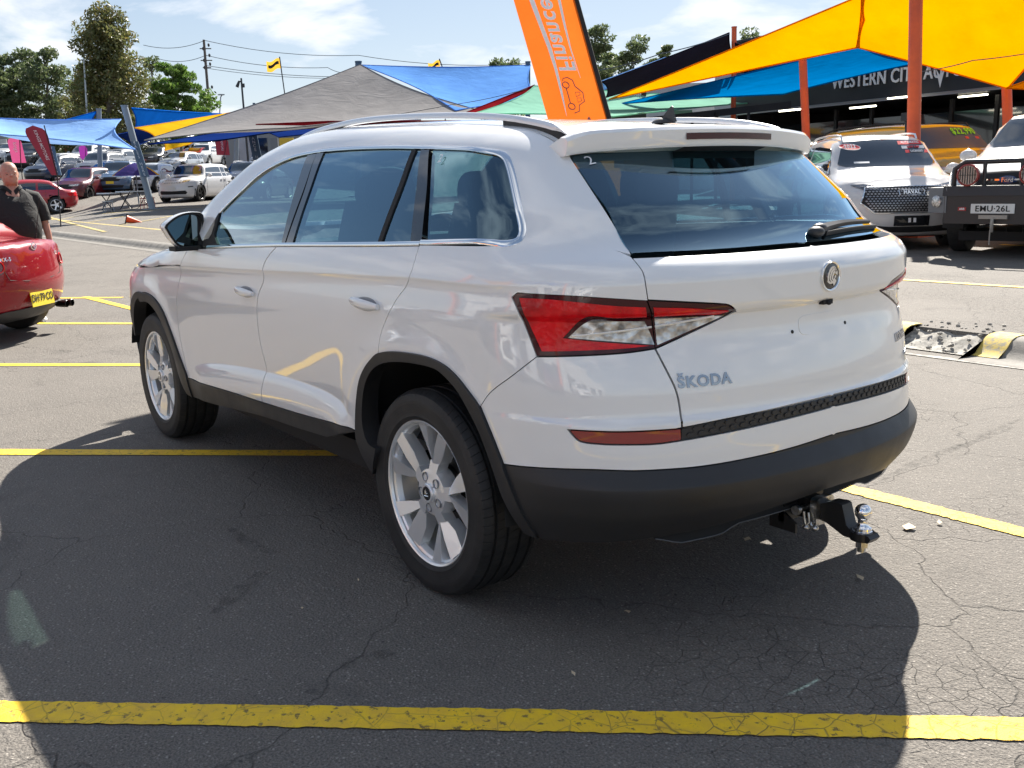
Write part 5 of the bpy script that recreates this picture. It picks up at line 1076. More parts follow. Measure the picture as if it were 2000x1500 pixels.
# grille with a raised lattice
bpatch(b,'F',[[(0,.55),(.50,.55),(.66,.68),(.60,.88),(0,.90)]],'grille',BLK,hv,.004,.05)
mb=MB()
for j in range(11):
    z=.575+.032*j
    for i in range(-13,14):
        y=i*.046+(.023 if j%2 else 0)
        if abs(y)>.48+.14*min(1,(z-.55)/.13)-.3*max(0,z-.80): continue
        X,_=b.pt('F',[(y-.020,z),(y,z+.013),(y+.020,z),(y,z-.013)]); Nn=b.G(X); V=X+Nn*.010; mb.add(V,[(0,1,2,3),(3,2,1,0)][:1])
tag(mb.build('grille_mesh',mat('mesh_grey',(.30,.30,.31),.3,.8),hv,smooth=False,fixn=False),kind='stuff')
def on_f(b,y,z,o): X,_=b.pt('F',[(y,z)]); return Vector(X[0]+b.G(X)[0]*o)
def ftext(b,txt,yc,zc,size,name,m,par,o=.014,bold=.001,fam='F',th=.004,sg=1):
    def f(p): X,_=b.pt(fam,np.stack([yc+sg*p[:,0],zc+p[:,1]],1)); return X+b.G(X)*(o+np.where(p[:,2]>0,th,0))[:,None]
    return text_mb(txt,size,.001,bold,space=1.15,f=f).build(name,m,par,smooth=False)
def outline_on(b,fam,poly,r,o,name,m,par,sym=False,step=.05,closed=True):
    P=poly_of([[poly[i],poly[(i+1)%len(poly)]] for i in range(len(poly) if closed else len(poly)-1)],step)
    if not closed: P=np.vstack([P,poly[-1]])
    X,_=b.pt(fam,P); X=X+b.G(X)*o; mb=MB()
    for fl in ((0,1) if sym else (0,)): Y=X*[1,-1,1] if fl else X; mb.tube([tuple(q) for q in Y],r,6,closed=closed)
    return mb.build(name,m,par)
outline_on(b,'F',[(0,.90),(.60,.885),(.67,.68),(.50,.54),(0,.535)],.010,.006,'grille_frame',CHR,hv,sym=True,closed=False)
outline_on(b,'F',[(-.17,.775),(.17,.775),(.17,.845),(-.17,.845)],.006,.014,'badge_frame',CHR,hv)
ftext(b,'HAVAL',0,.81,.066,'grille_badge',CHR,hv,.016,.002)
bpatch(b,'F',[[(0,.36),(.24,.36),(.24,.50),(0,.50)]],'plate_holder',GBLK,hv,.02,.06)
for sg in (1,-1): mb=MB(); c=on_f(b,sg*.035,.44,.026); mb.box(tuple(c),(.006,.035,.06)); mb.build('plate_tab',mat('tab_white',(.7,.7,.7),.5),hv)
bpatch(b,'F',[[(0,.26),(.62,.28),(.70,.38),(.30,.345),(0,.345)]],'lower_grille',BLK,hv,.006,.06)
bpatch(b,'K',[[(.42,.84),(.70,.86),(.98,.93),(.80,.94),(.45,.90)]],'headlight',HL,hv,.006,.05,each=True)
outline_on(b,'K',[(.50,.865),(.66,.875),(.80,.905)],.006,.010,'light_strip',CLENS,hv,sym=True,closed=False)
STK=mat('sticker_red',(.70,.03,.04),.4); STW=mat('sticker_white',(.8,.8,.8),.5)
def glass_disc(b,y,z,ry,rz_,m,name,par,o=.008,rot=0): 
    P=[(y+ry*math.cos(a)*math.cos(rot)-rz_*math.sin(a)*math.sin(rot),z+ry*math.cos(a)*math.sin(rot)+rz_*math.sin(a)*math.cos(rot)) for a in [2*PI*q/24 for q in range(24)]]
    X,_=b.pt('F',P); V=X+b.G(X)*o; mb=MB(); mb.add(V,[tuple(range(24))]); return mb.build(name,m,par,smooth=False)
glass_disc(b,-.50,1.49,.155,.050,STW,'year_sticker',hv,.007,-.12); glass_disc(b,-.50,1.49,.142,.042,STK,'sticker_face',hv,.010,-.12); ftext(b,'2022',-.50,1.49,.075,'sticker_lettering',STW,hv,.013,.002)
def glass_rect(b,y0,y1,z0,z1,m,name,par,o=.008):
    X,_=b.pt('F',[(y0,z0),(y1,z0),(y1,z1),(y0,z1)]); mb=MB(); mb.add(X+b.G(X)*o,[(0,1,2,3)]); return mb.build(name,m,par,smooth=False)
glass_rect(b,.22,.60,1.505,1.56,STK,'windscreen_banner',hv); ftext(b,'AUTOMATIC',.41,1.532,.045,'banner_lettering',STW,hv,.012,.001)
glass_rect(b,.26,.62,1.44,1.485,STW,'windscreen_banner',hv); ftext(b,'LOW KMS',.44,1.462,.04,'banner_lettering',STK,hv,.012,.001)
glass_rect(b,.30,.66,1.375,1.42,STK,'windscreen_banner',hv); ftext(b,'LICENSED',.48,1.397,.04,'banner_lettering',STW,hv,.012,.001)
glass_rect(b,-.50,-.28,1.235,1.26,STW,'dash_card',hv)

# ---- right edge: white four-wheel drive with bull bar
fw=car('four_wheel_drive','white four wheel drive with a black bull bar and red spotlights at the right edge','four wheel drive',(0,0,0),0,BS['truck'],WH2,3.22,.42,rims='black',face='none',spokes=8,nx=60,steer=R(6))
b=BS['truck']; rz=R(97); p=at(1950,421,12.9); fw.rotation_euler.z=rz; cc,ss=math.cos(rz),math.sin(rz)
lx,ly=4.36,-.05; fw.location=(p.x-(lx*cc-ly*ss),p.y-(lx*ss+ly*cc),zg(p.x,p.y)+.0); fw.scale=(1.05,1.05,1.07)
bpatch(b,'F',[[(0,.78),(.62,.78),(.68,1.02),(0,1.06)]],'grille',BLK,fw,.004,.06)
bpatch(b,'K',[[(.42,.84),(.80,.86),(1.02,1.06),(.86,1.12),(.44,1.02)]],'headlight',CLENS,fw,.006,.05,each=True)
BB_=mat('bar_black',(.018,.018,.02),.42,spec=.6); BG=mat('bar_grey',(.13,.14,.16),.35,coat=.4)
xf=4.12
mb=MB(); mb.box((xf+.10,0,.60),(.26,1.30,.34)); mb.box((xf+.13,0,.83),(.24,1.34,.12),taper=(.8,1)); bar=mb.build('bull_bar',BB_,fw)
for sg in (1,-1):
    prof=[(xf+.24,sg*.62),(xf+.12,sg*.90),(xf-.30,sg*1.0),(xf-.34,sg*.92),(xf-.0,sg*.62)]
    if sg<0: prof=prof[::-1]
    mb=MB(); mb.prism(prof,.56,.87,'Z'); mb.build('bar_wing',BG,bar,fixn=True)
    mb=MB(); mb.lathe([(0,.03),(.055,.03),(.075,.02),(.075,-.02)],'X',n=20); mb.xf(Matrix.Translation((xf+.185,sg*.76,.70))@Matrix.Rotation(sg*R(22),4,'Z')); mb.build('fog_light',CLENS,bar)
    mb=MB(); mb.box((xf+.05,sg*.93,.80),(.05,.13,.05),rot=Matrix.Rotation(sg*R(66),3,'Z')); mb.build('indicator',CLENS,bar)
mb=MB(); mb.tube([(xf+.10,-.60,.86),(xf+.12,-.58,1.10),(xf+.10,-.46,1.18),(xf+.10,.46,1.18),(xf+.12,.58,1.10),(xf+.10,.60,.86)],.032,10); mb.tube([(xf+.11,-.22,.86),(xf+.11,-.22,1.17)],.026,8); mb.tube([(xf+.11,.22,.86),(xf+.11,.22,1.17)],.026,8); mb.build('bar_hoop',BB_,bar,ang=60)
SPR=mat('spot_rim',(.30,.035,.03),.4,coat=.3); SPF=mat('spot_face',(.52,.46,.40),.3,.3,.6)
for y in (-.37,.37):
    mb=MB(); mb.lathe([(.10,-.07),(.13,-.03),(.134,.04),(.118,.05),(.112,.03)],'X',c=(xf+.22,y,1.02),n=32); sp=mb.build('spotlight',SPR,fw)
    mb=MB(); mb.lathe([(0,.032),(.114,.032)],'X',c=(xf+.22,y,1.02),n=28); mb.build('spotlight_lens',SPF,sp)
    mb=MB()
    for q in range(-3,4): hh=math.sqrt(.108**2-(q*.03)**2); mb.box((xf+.262,y+q*.03,1.02),(.006,.008,2*hh))
    mb.box((xf+.262,y,1.02),(.005,.21,.006)); mb.build('spotlight_guard',BLK,sp)
mb=MB(); mb.lathe([(0,.012),(.07,.010),(.085,0)],'X',n=24); mb.xf(Matrix.Translation((xf-.055,0,.95))@Matrix.Diagonal((1,1.35,.62,1))); bd=mb.build('grille_badge',mat('badge_blue',(.02,.05,.16),.25,coat=.8),fw)
text_mb('Ford',.075,.002,.001,f=lambda p:np.stack([xf-.04+p[:,2],p[:,0],.95+p[:,1]],1)).build('badge_lettering',CHR,bd,smooth=False)
mb=MB(); mb.box((xf-.03,-.17,.955),(.01,.16,.02)); mb.box((xf-.03,.17,.955),(.01,.16,.02)); mb.build('grille_bar',CHR,fw)
mb=MB(); mb.box((xf+.238,-.05,.615),(.01,.52,.115)); pl=mb.build('number_plate',mat('plate_white',(.7,.7,.68),.5),fw)
text_mb('EMU·26L',.105,.002,.001,space=1.05,f=lambda p:np.stack([xf+.246+p[:,2],-.05+p[:,0]*1.02,.612+p[:,1]*.95],1)).build('plate_lettering',BLK,pl,smooth=False)
mb=MB(); mb.box((xf+.235,-.42,.61),(.006,.10,.045)); q=mb.build('maker_badge',mat('badge_red',(.35,.03,.03),.4),bar); text_mb('ARB',.035,.001,.001,f=lambda p:np.stack([xf+.242+p[:,2],-.42+p[:,0],.61+p[:,1]],1)).build('badge_lettering',STW,q,smooth=False)
mb=MB(); mb.box((xf+.245,-.03,.515),(.05,.34,.045)); mb.tube([(xf+.27,-.03,.50),(xf+.28,-.03,.42),(xf+.25,-.04,.34)],.022,8); mb.tube([(xf+.27,-.05,.36),(xf+.27,-.05,.18)],.008,6); mb.build('winch',mat('winch_grey',(.35,.33,.30),.5,.5),bar)

# ---- snorkelled wagon and others behind
GOLD=paint('gold_tone',(.50,.31,.035))  # even gold body colour for both wagons; the actual paint is unknown
wg=car('gold_toned_wagon','gold toned wagon with black snorkel and green price on its windscreen behind the orange post','wagon',(0,0,0),0,BS['truck'],GOLD,2.85,.38,rails=BLK,face='suv',glass_m=mat('dull_blue_glass',(.035,.075,.12),.35,spec=.3))  # dull dark blue glass with no coat, so it mirrors little
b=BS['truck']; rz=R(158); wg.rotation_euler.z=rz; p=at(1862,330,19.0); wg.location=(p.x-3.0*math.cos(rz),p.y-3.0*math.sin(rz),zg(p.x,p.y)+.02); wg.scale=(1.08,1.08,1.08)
GRN=mat('price_green',(.25,.75,.03),.5)
ftext(b,'$22,990',.30,1.66,.15,'price_lettering',GRN,wg,.012,.004); glass_rect(b,.25,.60,1.53,1.57,STK,'windscreen_banner',wg)
mb=MB(); mb.tube([(3.1,-.98,1.10),(2.85,-.985,1.14),(2.78,-.96,1.22),(2.62,-.86,1.55),(2.50,-.80,1.80),(2.49,-.80,1.90)],[.07,.06,.05,.045,.045,.05],10); mb.box((2.50,-.80,1.94),(.20,.13,.14)); mb.build('snorkel',BLKP,wg)
w2=car('gold_toned_wagon','gold toned wagon with roof rails and yellow green price glimpsed over the white SUV roof','wagon',(0,0,0),0,BS['truck'],GOLD,2.85,.38,rails=True,face='suv')
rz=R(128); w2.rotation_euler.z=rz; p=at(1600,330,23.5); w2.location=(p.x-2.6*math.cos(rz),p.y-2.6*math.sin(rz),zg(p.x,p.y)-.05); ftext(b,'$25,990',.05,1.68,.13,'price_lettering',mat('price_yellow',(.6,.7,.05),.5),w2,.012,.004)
w3=car('dark_suv','dark SUV parked in the shade under the shop canopy','SUV',(0,0,0),0,BS['suv'],(.02,.03,.06),face='suv'); p=at(1705,330,29); w3.location=(p.x,p.y,zg(p.x,p.y)+.1); w3.rotation_euler.z=R(120)
w4=car('white_hatchback','white car cut off by the right picture edge under the yellow sail','car',(0,0,0),0,BS['suv'],WH3,face='suv',rails=True); p=at(2030,330,24); w4.location=(p.x,p.y,zg(p.x,p.y)+.1); w4.rotation_euler.z=R(130)

# ---- left: rows of cars
rows=[ # kind, label, category, px of front, depth, heading, colour, rims
 ('red_sedan','sedan','red sedan parked behind the bald man','sedan',103,43,84,(.42,.012,.02),'silver','cars in the display lot'),
 ('maroon_suv','suv','maroon SUV facing left of the light pole','SUV',128,47,138,(.10,.006,.012),'black','cars in the display lot'),
 ('blue_hatchback','suv','blue car with a yellow plate beside the trestle table','car',220,49,150,(.06,.12,.22),'silver','cars in the display lot'),
 ('pale_hatchback','small','pale silver car between the leaning blue post and the white SUV','car',268,50,140,(.50,.54,.60),'silver','cars in the display lot'),
 ('dark_wagon','suv','dark blue car right behind the white SUV with the slotted grille','car',455,50,135,(.03,.05,.10),'black','cars in the display lot'),
 ('grey_sedan','sedan','dark grey sedan nearest the white car\'s windscreen pillar','sedan',478,44,135,(.06,.065,.07),'silver','cars in the display lot'),
 ('silver_hatchback','small','silver car low behind the maroon SUV','car',95,58,140,(.40,.43,.47),'silver','cars in the display lot'),
 ('white_suv','suv','white SUV above the maroon one\'s roof','SUV',150,66,135,(.70,.70,.70),'silver','cars in the display lot'),
 ('grey_wagon','small','grey wagon right of the white SUV in the second row','car',205,64,135,(.25,.27,.30),'silver','cars in the display lot'),
 ('white_wagon','suv','white wagon behind the purple and yellow umbrella','car',243,76,135,(.66,.67,.69),'silver','cars in the display lot'),
 ('silver_suv','small','silver car behind the red open tailgate','car',330,62,135,(.35,.38,.42),'silver','cars in the display lot'),
 ('black_ute','ute','black ute with tray left of the maroon feather flag','ute',48,64,140,(.012,.012,.015),'black','cars in the display lot'),
 ('navy_suv','suv','navy SUV right of the maroon feather flag','SUV',75,56,135,(.015,.025,.06),'black','cars in the display lot'),
 ('white_ute','ute','white ute farthest left in the back row under the yellow sail','ute',300,84,135,(.72,.72,.72),'silver','utes in the back row'),
 ('white_ute','ute','white ute in the middle of the back row','ute',352,84,135,(.72,.72,.72),'silver','utes in the back row'),
 ('white_ute','ute','white ute farthest right in the back row by the maroon flag','ute',400,84,135,(.72,.72,.72),'silver','utes in the back row'),
 ('black_suv','suv','black SUV in the third row behind the pink flag','SUV',40,78,135,(.02,.02,.03),'black','cars in the display lot'),
 ('white_hatchback','small','white hatchback at the left picture edge in the third row','car',-5,70,135,(.60,.62,.64),'silver','cars in the display lot'),
 ('dark_suv','suv','dark SUV in the third row below the red banner','SUV',235,90,135,(.03,.03,.05),'black','cars in the display lot'),
 ('white_ute','ute','white ute at the left end of the lot below the pink flag','ute',58,88,135,(.7,.7,.7),'silver','utes in the back row'),
 ('grey_suv','suv','grey SUV left of the tallest grey post in the second row','SUV',175,57,140,(.16,.17,.19),'silver','cars in the display lot'),
 ('blue_sedan','sedan','mid blue sedan between the maroon SUV and the trestle tables','sedan',185,52,138,(.03,.08,.22),'silver','cars in the display lot'),
 ('white_sedan','sedan','white sedan in the second row left of the umbrella','sedan',215,70,138,(.70,.70,.70),'silver','cars in the display lot'),
 ('black_hatchback','small','black hatchback in the second row right of the umbrella','car',290,68,138,(.015,.015,.018),'silver','cars in the display lot'),
 ('white_suv','suv','white SUV in the third row above the slotted grille car','SUV',385,70,138,(.68,.69,.70),'silver','cars in the display lot'),
 ('red_hatchback','small','red hatchback in the third row near the purple flag','car',150,80,138,(.35,.02,.03),'silver','cars in the display lot'),
 ('silver_ute','ute','silver ute with tray left of the blue banner with white letters','ute',440,74,135,(.45,.48,.52),'silver','utes in the back row'),
]
LCARS={}; RC={}
for i,(nm,kd,lb,ct,px,D,hdg,col,rm,gr) in enumerate(rows):
    b=BS[kd]; rz=R(hdg); big=D<52
    key=(kd,big,rm,kd=='suv' and i%2==0)
    if key in RC:
        src,m0=RC[key]; t=copy_tree(src); t.name=nm; tag(t,lb,ct,gr); t.rotation_euler.z=rz; m1=paint('paint_%02d%02d%02d'%tuple(int(c*99) for c in col),col)
        for ch in t.children:
            for sl_ in (ch.material_slots if ch.type=='MESH' else ()):
                if sl_.material==m0: sl_.link='OBJECT'; sl_.material=m1
    else:
        t=car(nm,lb,ct,(0,0,0),rz,b,col,{'sedan':2.75,'ute':3.15}.get(kd,2.65),.345 if kd!='ute' else .38,gr,rm,trim=(kd!='sedan'),face='suv',nx=40 if big else 26,na=32 if big else 24,detail=1,rails=key[3]); RC[key]=(t,MAT['paint_%02d%02d%02d'%tuple(int(c*99) for c in col)])
    p=at(px,380,D); xx=3.3 if hdg>90 else 0
    t.location=(p.x-xx*math.cos(rz),p.y-xx*math.sin(rz),zg(p.x,p.y)); LCARS[lb]=t
jp=car('white_suv','white SUV with a seven slot grille and black bonnet stripe beside the leaning blue post','SUV',(0,0,0),0,BS['jeep'],(.70,.71,.73),2.9,.39,'cars in the display lot','black',face='jeep',trim=False,nx=56)
rz=R(133); p=at(342,385,44.5); jp.rotation_euler.z=rz; jp.location=(p.x-3.6*math.cos(rz),p.y-3.6*math.sin(rz),zg(p.x,p.y))
b=BS['jeep']; bpatch(b,'T',[[(2.65,0),(2.70,.28),(3.35,.22),(3.40,0)]],'bonnet_stripe',BLK,jp,.006,.10)
glass_rect(b,.20,.62,1.40,1.60,mat('sticker_violet',(.25,.15,.45),.4),'windscreen_banner',jp)
# yellow plates and raised tailgates
for lb,c in (('blue car with a yellow plate beside the trestle table',(.75,.60,.05)),):
    t=LCARS[lb]; X,_=BS['suv'].pt('F',[(0,.56)]); mb=MB(); mb.box((X[0][0]+.01,0,.56),(.01,.37,.13)); mb.build('number_plate',mat('plate_yellow',(.80,.62,.04),.5),t)
for lb,cm in (('silver car behind the red open tailgate',paint('gate_red',(.45,.02,.03))),('dark blue car right behind the white SUV with the slotted grille',paint('gate_navy',(.02,.03,.07)))):
    t=LCARS[lb]; bb_=BS['small' if 'silver' in lb else 'suv']; I=bb_.info; mb=MB(); x0,z0=I['r1']+.05,I['H']-.05
    mb.grid(lambda u,v:(x0-.95*u-.05*math.sin(PI*u),(v-.5)*1.35*(1-.12*u),z0+.42*math.sin(u*1.6)-.12*u*u),8,6); mb.grid(lambda u,v:(x0-.95*u-.05*math.sin(PI*u),(v-.5)*1.35*(1-.12*u),z0-.05+.42*math.sin(u*1.6)-.12*u*u),8,6)
    mb.build('open_tailgate',cm,t)
    mb=MB(); mb.grid(lambda u,v:(x0-.15-.45*u,(v-.5)*1.05,z0+.012+.42*math.sin((.16+.47*u)*1.6)-.12*(.16+.47*u)**2),4,3); mb.build('tailgate_window',DGL,t)
# ================================================================ red roadster at the left edge
MRED=paint('roadster_red',(.27,.002,.010)); MRED.node_tree.nodes['Principled BSDF'].inputs['Specular IOR Level'].default_value=.15; MRED.node_tree.nodes['Principled BSDF'].inputs['Coat IOR'].default_value=1.4
b=BS['roadster']; b.zb=.19; b.kt=.05; b.kc=.11
mx=empty('red_roadster',(0,0,0),R(48),'red two seat roadster with yellow number plate at the left picture edge','sports car')
pp=onz(97,580,.40); mx.location=(pp.x+.78*math.cos(R(48)),pp.y+.78*math.sin(R(48)),0)
shell(b,2.31,.37,.30,72,64,'body',MRED,mx)
for sg in (1,-1):
    for x in (0,2.31): simple_wheel(mx,x,sg*.755,.305,.20,sg,'silver',10)
mb=MB()
for x in (0,2.31):
    for sg in (1,-1): mb.lathe([(.38,sg*.84),(.37,sg*.55),(0,sg*.54)],'Y',c=(x,0,.30),n=16,a0=R(-10),a1=R(190))
tag(mb.build('wheel_well',BLK,mx),kind='stuff')
bpatch(b,'D',[],'x',None,mx)
bpatch(b,'S',[[(1.35,.93),(.55,.93),(.62,1.08),(1.05,1.12)]],'side_window',DGL,mx,.003,.06,each=True)
bpatch(b,'R',[[(0,1.0),(.45,1.0),(.36,1.13),(0,1.14)]],'rear_window',DGL,mx,.004,.06)
def rpt(y,z,o=0): X,_=b.pt('R',[(y,z)]); return X[0]+b.G(X)[0]*o
# tail lamps: round inner ring with pointed outer part
LAMP=mat('lamp_dark_red',(.16,.008,.012),.10,coat=1)
for sg in (1,-1):
    poly=[(.66,.735),(.64,.79),(.56,.80),(.47,.775),(.43,.73),(.445,.685),(.50,.655),(.58,.665),(.64,.70)]
    src=MB(); patch(src,b,'R',[[poly[i],poly[(i+1)%9]] for i in range(9)],.02,.006,.02,0); mb=MB(); add_side(mb,src,sg<0); o=mb.build('tail_light',LAMP,mx)
    mb=MB(); P=[rpt(sg*(.515+.055*math.cos(a)),.728+.052*math.sin(a),.009) for a in [2*PI*q/20 for q in range(20)]]; mb.tube([tuple(p) for p in P],.006,5,closed=True); mb.build('lamp_ring',RED,o)
# boot lid gap, crease and lip
def line_r(pts,r,o,name,m):
    P=np.array([rpt(y,z,o) for y,z in pts]); mb=MB(); mb.tube([tuple(p) for p in P],r,5); return mb.build(name,m,mx)
line_r([(-.50,.80),(-.47,.72),(-.42,.60),(-.2,.575),(.2,.575),(.42,.60),(.47,.72),(.50,.80)],.0035,.0,'boot_gap',BLK)
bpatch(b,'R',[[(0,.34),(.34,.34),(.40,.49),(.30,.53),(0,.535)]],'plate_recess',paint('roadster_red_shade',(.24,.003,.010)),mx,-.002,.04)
bpatch(b,'R',[[(0,.20),(.62,.20),(.66,.27),(.45,.315),(0,.325)]],'rear_diffuser',BLKP,mx,.008,.05)
c=Vector(rpt(0,.40,.02)); mb=MB(); mb.box(tuple(c),(.006,.372,.134),rot=Matrix.Rotation(R(6),3,'Y')); pl=mb.build('number_plate',mat('plate_yellow',(.80,.62,.04),.5),mx)
text_mb('DH·79·CO',.088,.001,.0008,space=.98,f=lambda p:np.stack([c.x-.006-p[:,2]+ .1*(p[:,1]),-p[:,0]*.92,c.z+.008+p[:,1]*1.12],1)).build('plate_lettering',BLK,pl,smooth=False)
mb=MB()
for y in (-.50,-.60): mb.lathe([(.028,.0),(.034,-.05),(.036,-.11),(.032,-.115),(.029,-.05),(0,-.03)],'X',c=(-.55,y,.275),n=18)
mb.build('exhaust',mat('exhaust_dark',(.06,.055,.05),.35,1.0),mx)
c2=Vector(rpt(0,.875,.008)); mb=MB(); P=[(c2.x,c2.y+.040*math.cos(a),c2.z+.031*math.sin(a)) for a in [2*PI*q/24 for q in range(24)]]; mb.tube(P,.0045,6,closed=True); mb.tube([(c2.x-.002,.036,c2.z+.008),(c2.x-.003,.018,c2.z+.004),(c2.x-.003,0,c2.z-.014),(c2.x-.003,-.018,c2.z+.004),(c2.x-.002,-.036,c2.z+.008)],.0045,6); mb.build('boot_badge',CHR,mx)
def rtext(txt,yc,zc,size,name):
    def f(p): X,_=b.pt('R',np.stack([yc-p[:,0],zc+p[:,1]],1)); return X+b.G(X)*(.004+np.where(p[:,2]>0,.003,0))[:,None]
    return text_mb(txt,size,.001,.001,space=1.15,f=f).build(name,CHR,mx,smooth=False)
rtext('MX-5',.42,.785,.048,'model_lettering'); rtext('GT',-.40,.795,.035,'trim_lettering')
mb=MB(); dk=b.pt('T',[(-.35,-.60)])[0][0]; mb.tube([tuple(dk),(dk[0]-.02,dk[1],dk[2]+.05)],[.012,.006],8); mb.tube([(dk[0]-.02,dk[1],dk[2]+.05),(dk[0]-.10,dk[1],dk[2]+.40)],.0035,6); mb.build('aerial',BLK,mx)
# ================================================================ the man behind it
def skin_mesh(pts,edges,root=0,sub=2):
    me=bpy.data.meshes.new('m'); me.from_pydata([p[0] for p in pts],edges,[]); o=bpy.data.objects.new('m',me); COL.objects.link(o)
    md=o.modifiers.new('s','SKIN'); sv=me.skin_vertices[0].data
    for i,(p,r) in enumerate(pts): sv[i].radius=r if isinstance(r,tuple) else (r,r); sv[i].use_root=(i==root)
    md.use_smooth_shade=True; s2=o.modifiers.new('d','SUBSURF'); s2.levels=sub; s2.render_levels=sub
    dg=bpy.context.evaluated_depsgraph_get(); dg.update(); m2=bpy.data.meshes.new_from_object(o.evaluated_get(dg)); bpy.data.objects.remove(o); return m2
SKIN=mat('skin',(.42,.22,.15),.5); k=NT(SKIN); k.b.inputs['Subsurface Weight'].default_value=.15; k.out('Base Color',k.mix(k.ramp(k.noise(14,4,.6,k.tc.outputs['Object']),[(.35,0),(.7,1)]),(.46,.25,.18),(.38,.18,.13)))
SHIRT=mat('black_polo',(.012,.012,.013),.85); k=NT(SHIRT); k.out('Normal',k.bump(k.noise(9,4,.6,k.tc.outputs['Object'],dist=.8),1.0 if False else .6,.02))
TROU=mat('dark_trousers',(.015,.016,.022),.8); SHOE=mat('white_trainer',(.62,.62,.62),.6)
pts=[((0,0,.92),(.15,.17)),((.02,0,1.10),(.17,.20)),((0,0,1.28),(.14,.19)),((-.01,0,1.39),(.09,.14)),((-.005,0,1.455),.080),((.010,0,1.54),.070)]
edges=[(i,i+1) for i in range(5)]
for s_ in (1,-1):
    n0=len(pts); pts+=[((-.01,s_*.185,1.355),.055),((.0,s_*.275,1.20),.052),((.01,s_*.30,1.07),.045),((.05,s_*.315,.92),.036),((.075,s_*.315,.83),.026),((.09,s_*.312,.77),(.020,.036))]
    edges+=[(3,n0)]+[(n0+i,n0+i+1) for i in range(5)]
    h=n0+5
    for f_,(dy,ln,dz) in enumerate(((-.030,.066,0),(-.010,.078,0),(.010,.074,0),(.028,.058,0))):
        a=len(pts); pts+=[((.095+dy*1.05,s_*(.312),.735),.0085),((.100+dy*1.35,s_*.306,.735-ln*.5),.008),((.100+dy*1.40,s_*.292,.735-ln*.92),.0068)]; edges+=[(h,a),(a,a+1),(a+1,a+2)]
    a=len(pts); pts+=[((.118,s_*.298,.755),.012),((.136,s_*.285,.725),.0105),((.138,s_*.275,.700),.009)]; edges+=[(h,a),(a,a+1),(a+1,a+2)]
    n1=len(pts); pts+=[((0,s_*.10,.82),.105),((.02,s_*.12,.50),.072),((.0,s_*.125,.28),.058),((-.01,s_*.13,.10),.040),((.02,s_*.13,.05),.042),((.13,s_*.135,.035),(.032,.045))]; edges+=[(0,n1)]+[(n1+i,n1+i+1) for i in range(5)]
def loft(rings,n=24,cap=False):
    V=[];
    for (z,cx,rx,ry) in rings:
        for i in range(n):
            a=2*PI*i/n; V.append((cx+rx*np.sign(math.cos(a))*abs(math.cos(a))**.9,ry*np.sign(math.sin(a))*abs(math.sin(a))**.9,z))
    F=[(i*n+j,i*n+(j+1)%n,(i+1)*n+(j+1)%n,(i+1)*n+j) for i in range(len(rings)-1) for j in range(n)]
    if cap: F+=[tuple(range(n))[::-1],tuple((len(rings)-1)*n+j for j in range(n))]
    mb=MB(); mb.add(V,F); return mb
me=skin_mesh(pts,edges)
hd=loft([(1.495,.012,.070,.070),(1.512,.030,.078,.066),(1.530,.032,.085,.073),(1.560,.022,.096,.080),(1.60,.013,.104,.083),(1.64,.005,.107,.084),(1.68,.0,.101,.080),(1.71,-.002,.084,.067),(1.732,-.003,.055,.045),(1.742,-.003,.018,.015)],24,True)
for s_ in (1,-1): hd.sphere((-.002,s_*.086,1.605),(.020,.012,.034),10,8); hd.sphere((.098,s_*.036,1.630),(.014,.022,.008),8,6); hd.sphere((.088,s_*.040,1.575),(.022,.024,.026),8,6)
hd.sphere((.116,0,1.596),(.020,.017,.016),10,8); hd.sphere((.112,0,1.618),(.010,.009,.026),8,6); hd.sphere((.104,0,1.560),(.012,.026,.006),8,6); hd.sphere((.102,0,1.550),(.012,.024,.007),8,6); hd.sphere((.088,0,1.525),(.026,.032,.020),8,6)
ob=hd.build('h',None); bm_=bmesh.new(); bm_.from_mesh(me); bm_.from_mesh(ob.data); bm_.to_mesh(me); bm_.free(); bpy.data.objects.remove(ob)
ob=bpy.data.objects.new('m',me); COL.objects.link(ob); md=ob.modifiers.new('r','REMESH'); md.mode='VOXEL'; md.voxel_size=.0065; md.use_smooth_shade=True; sm=ob.modifiers.new('s','SMOOTH'); sm.factor=.5; sm.iterations=3
dg=bpy.context.evaluated_depsgraph_get(); dg.update(); me=bpy.data.meshes.new_from_object(ob.evaluated_get(dg)); bpy.data.objects.remove(ob); me.materials.clear()
man=empty('person',(0,0,0),0,'bald man in a black polo shirt standing behind the red roadster','person')
bo=bpy.data.objects.new('body',me); COL.objects.link(bo); bo.parent=man; me.materials.append(SKIN); me.polygons.foreach_set('use_smooth',[True]*len(me.polygons))
mb=loft([(.84,.02,.205,.225),(.95,.05,.225,.245),(1.06,.06,.225,.25),(1.18,.035,.200,.245),(1.30,.005,.168,.243),(1.37,-.005,.140,.232),(1.41,-.010,.115,.195),(1.44,-.010,.098,.135),(1.465,-.008,.090,.096)])
for s_ in (1,-1): mb.tube([(-.01,s_*.12,1.375),(-.01,s_*.215,1.345),(0,s_*.268,1.25),(.01,s_*.295,1.13),(.012,s_*.30,1.10)],[.085,.092,.082,.073,.070],14,cap=False)
mb.v=[(x,y,z-(max(0,x)*1.0*math.exp(-(y/.045)**2) if z>1.38 else 0)) for x,y,z in mb.v]; sh=mb.build('polo_shirt',SHIRT,man,ang=180)
mb=loft([(1.445,-.004,.098,.102),(1.475,-.006,.098,.100),(1.500,-.012,.092,.094),(1.496,-.012,.099,.101),(1.462,.0,.112,.114)],24); mb.v=[(x,y,z-max(0,x)*.8*math.exp(-(y/.055)**2)) for x,y,z in mb.v]; mb.build('collar',SHIRT,sh,ang=180)
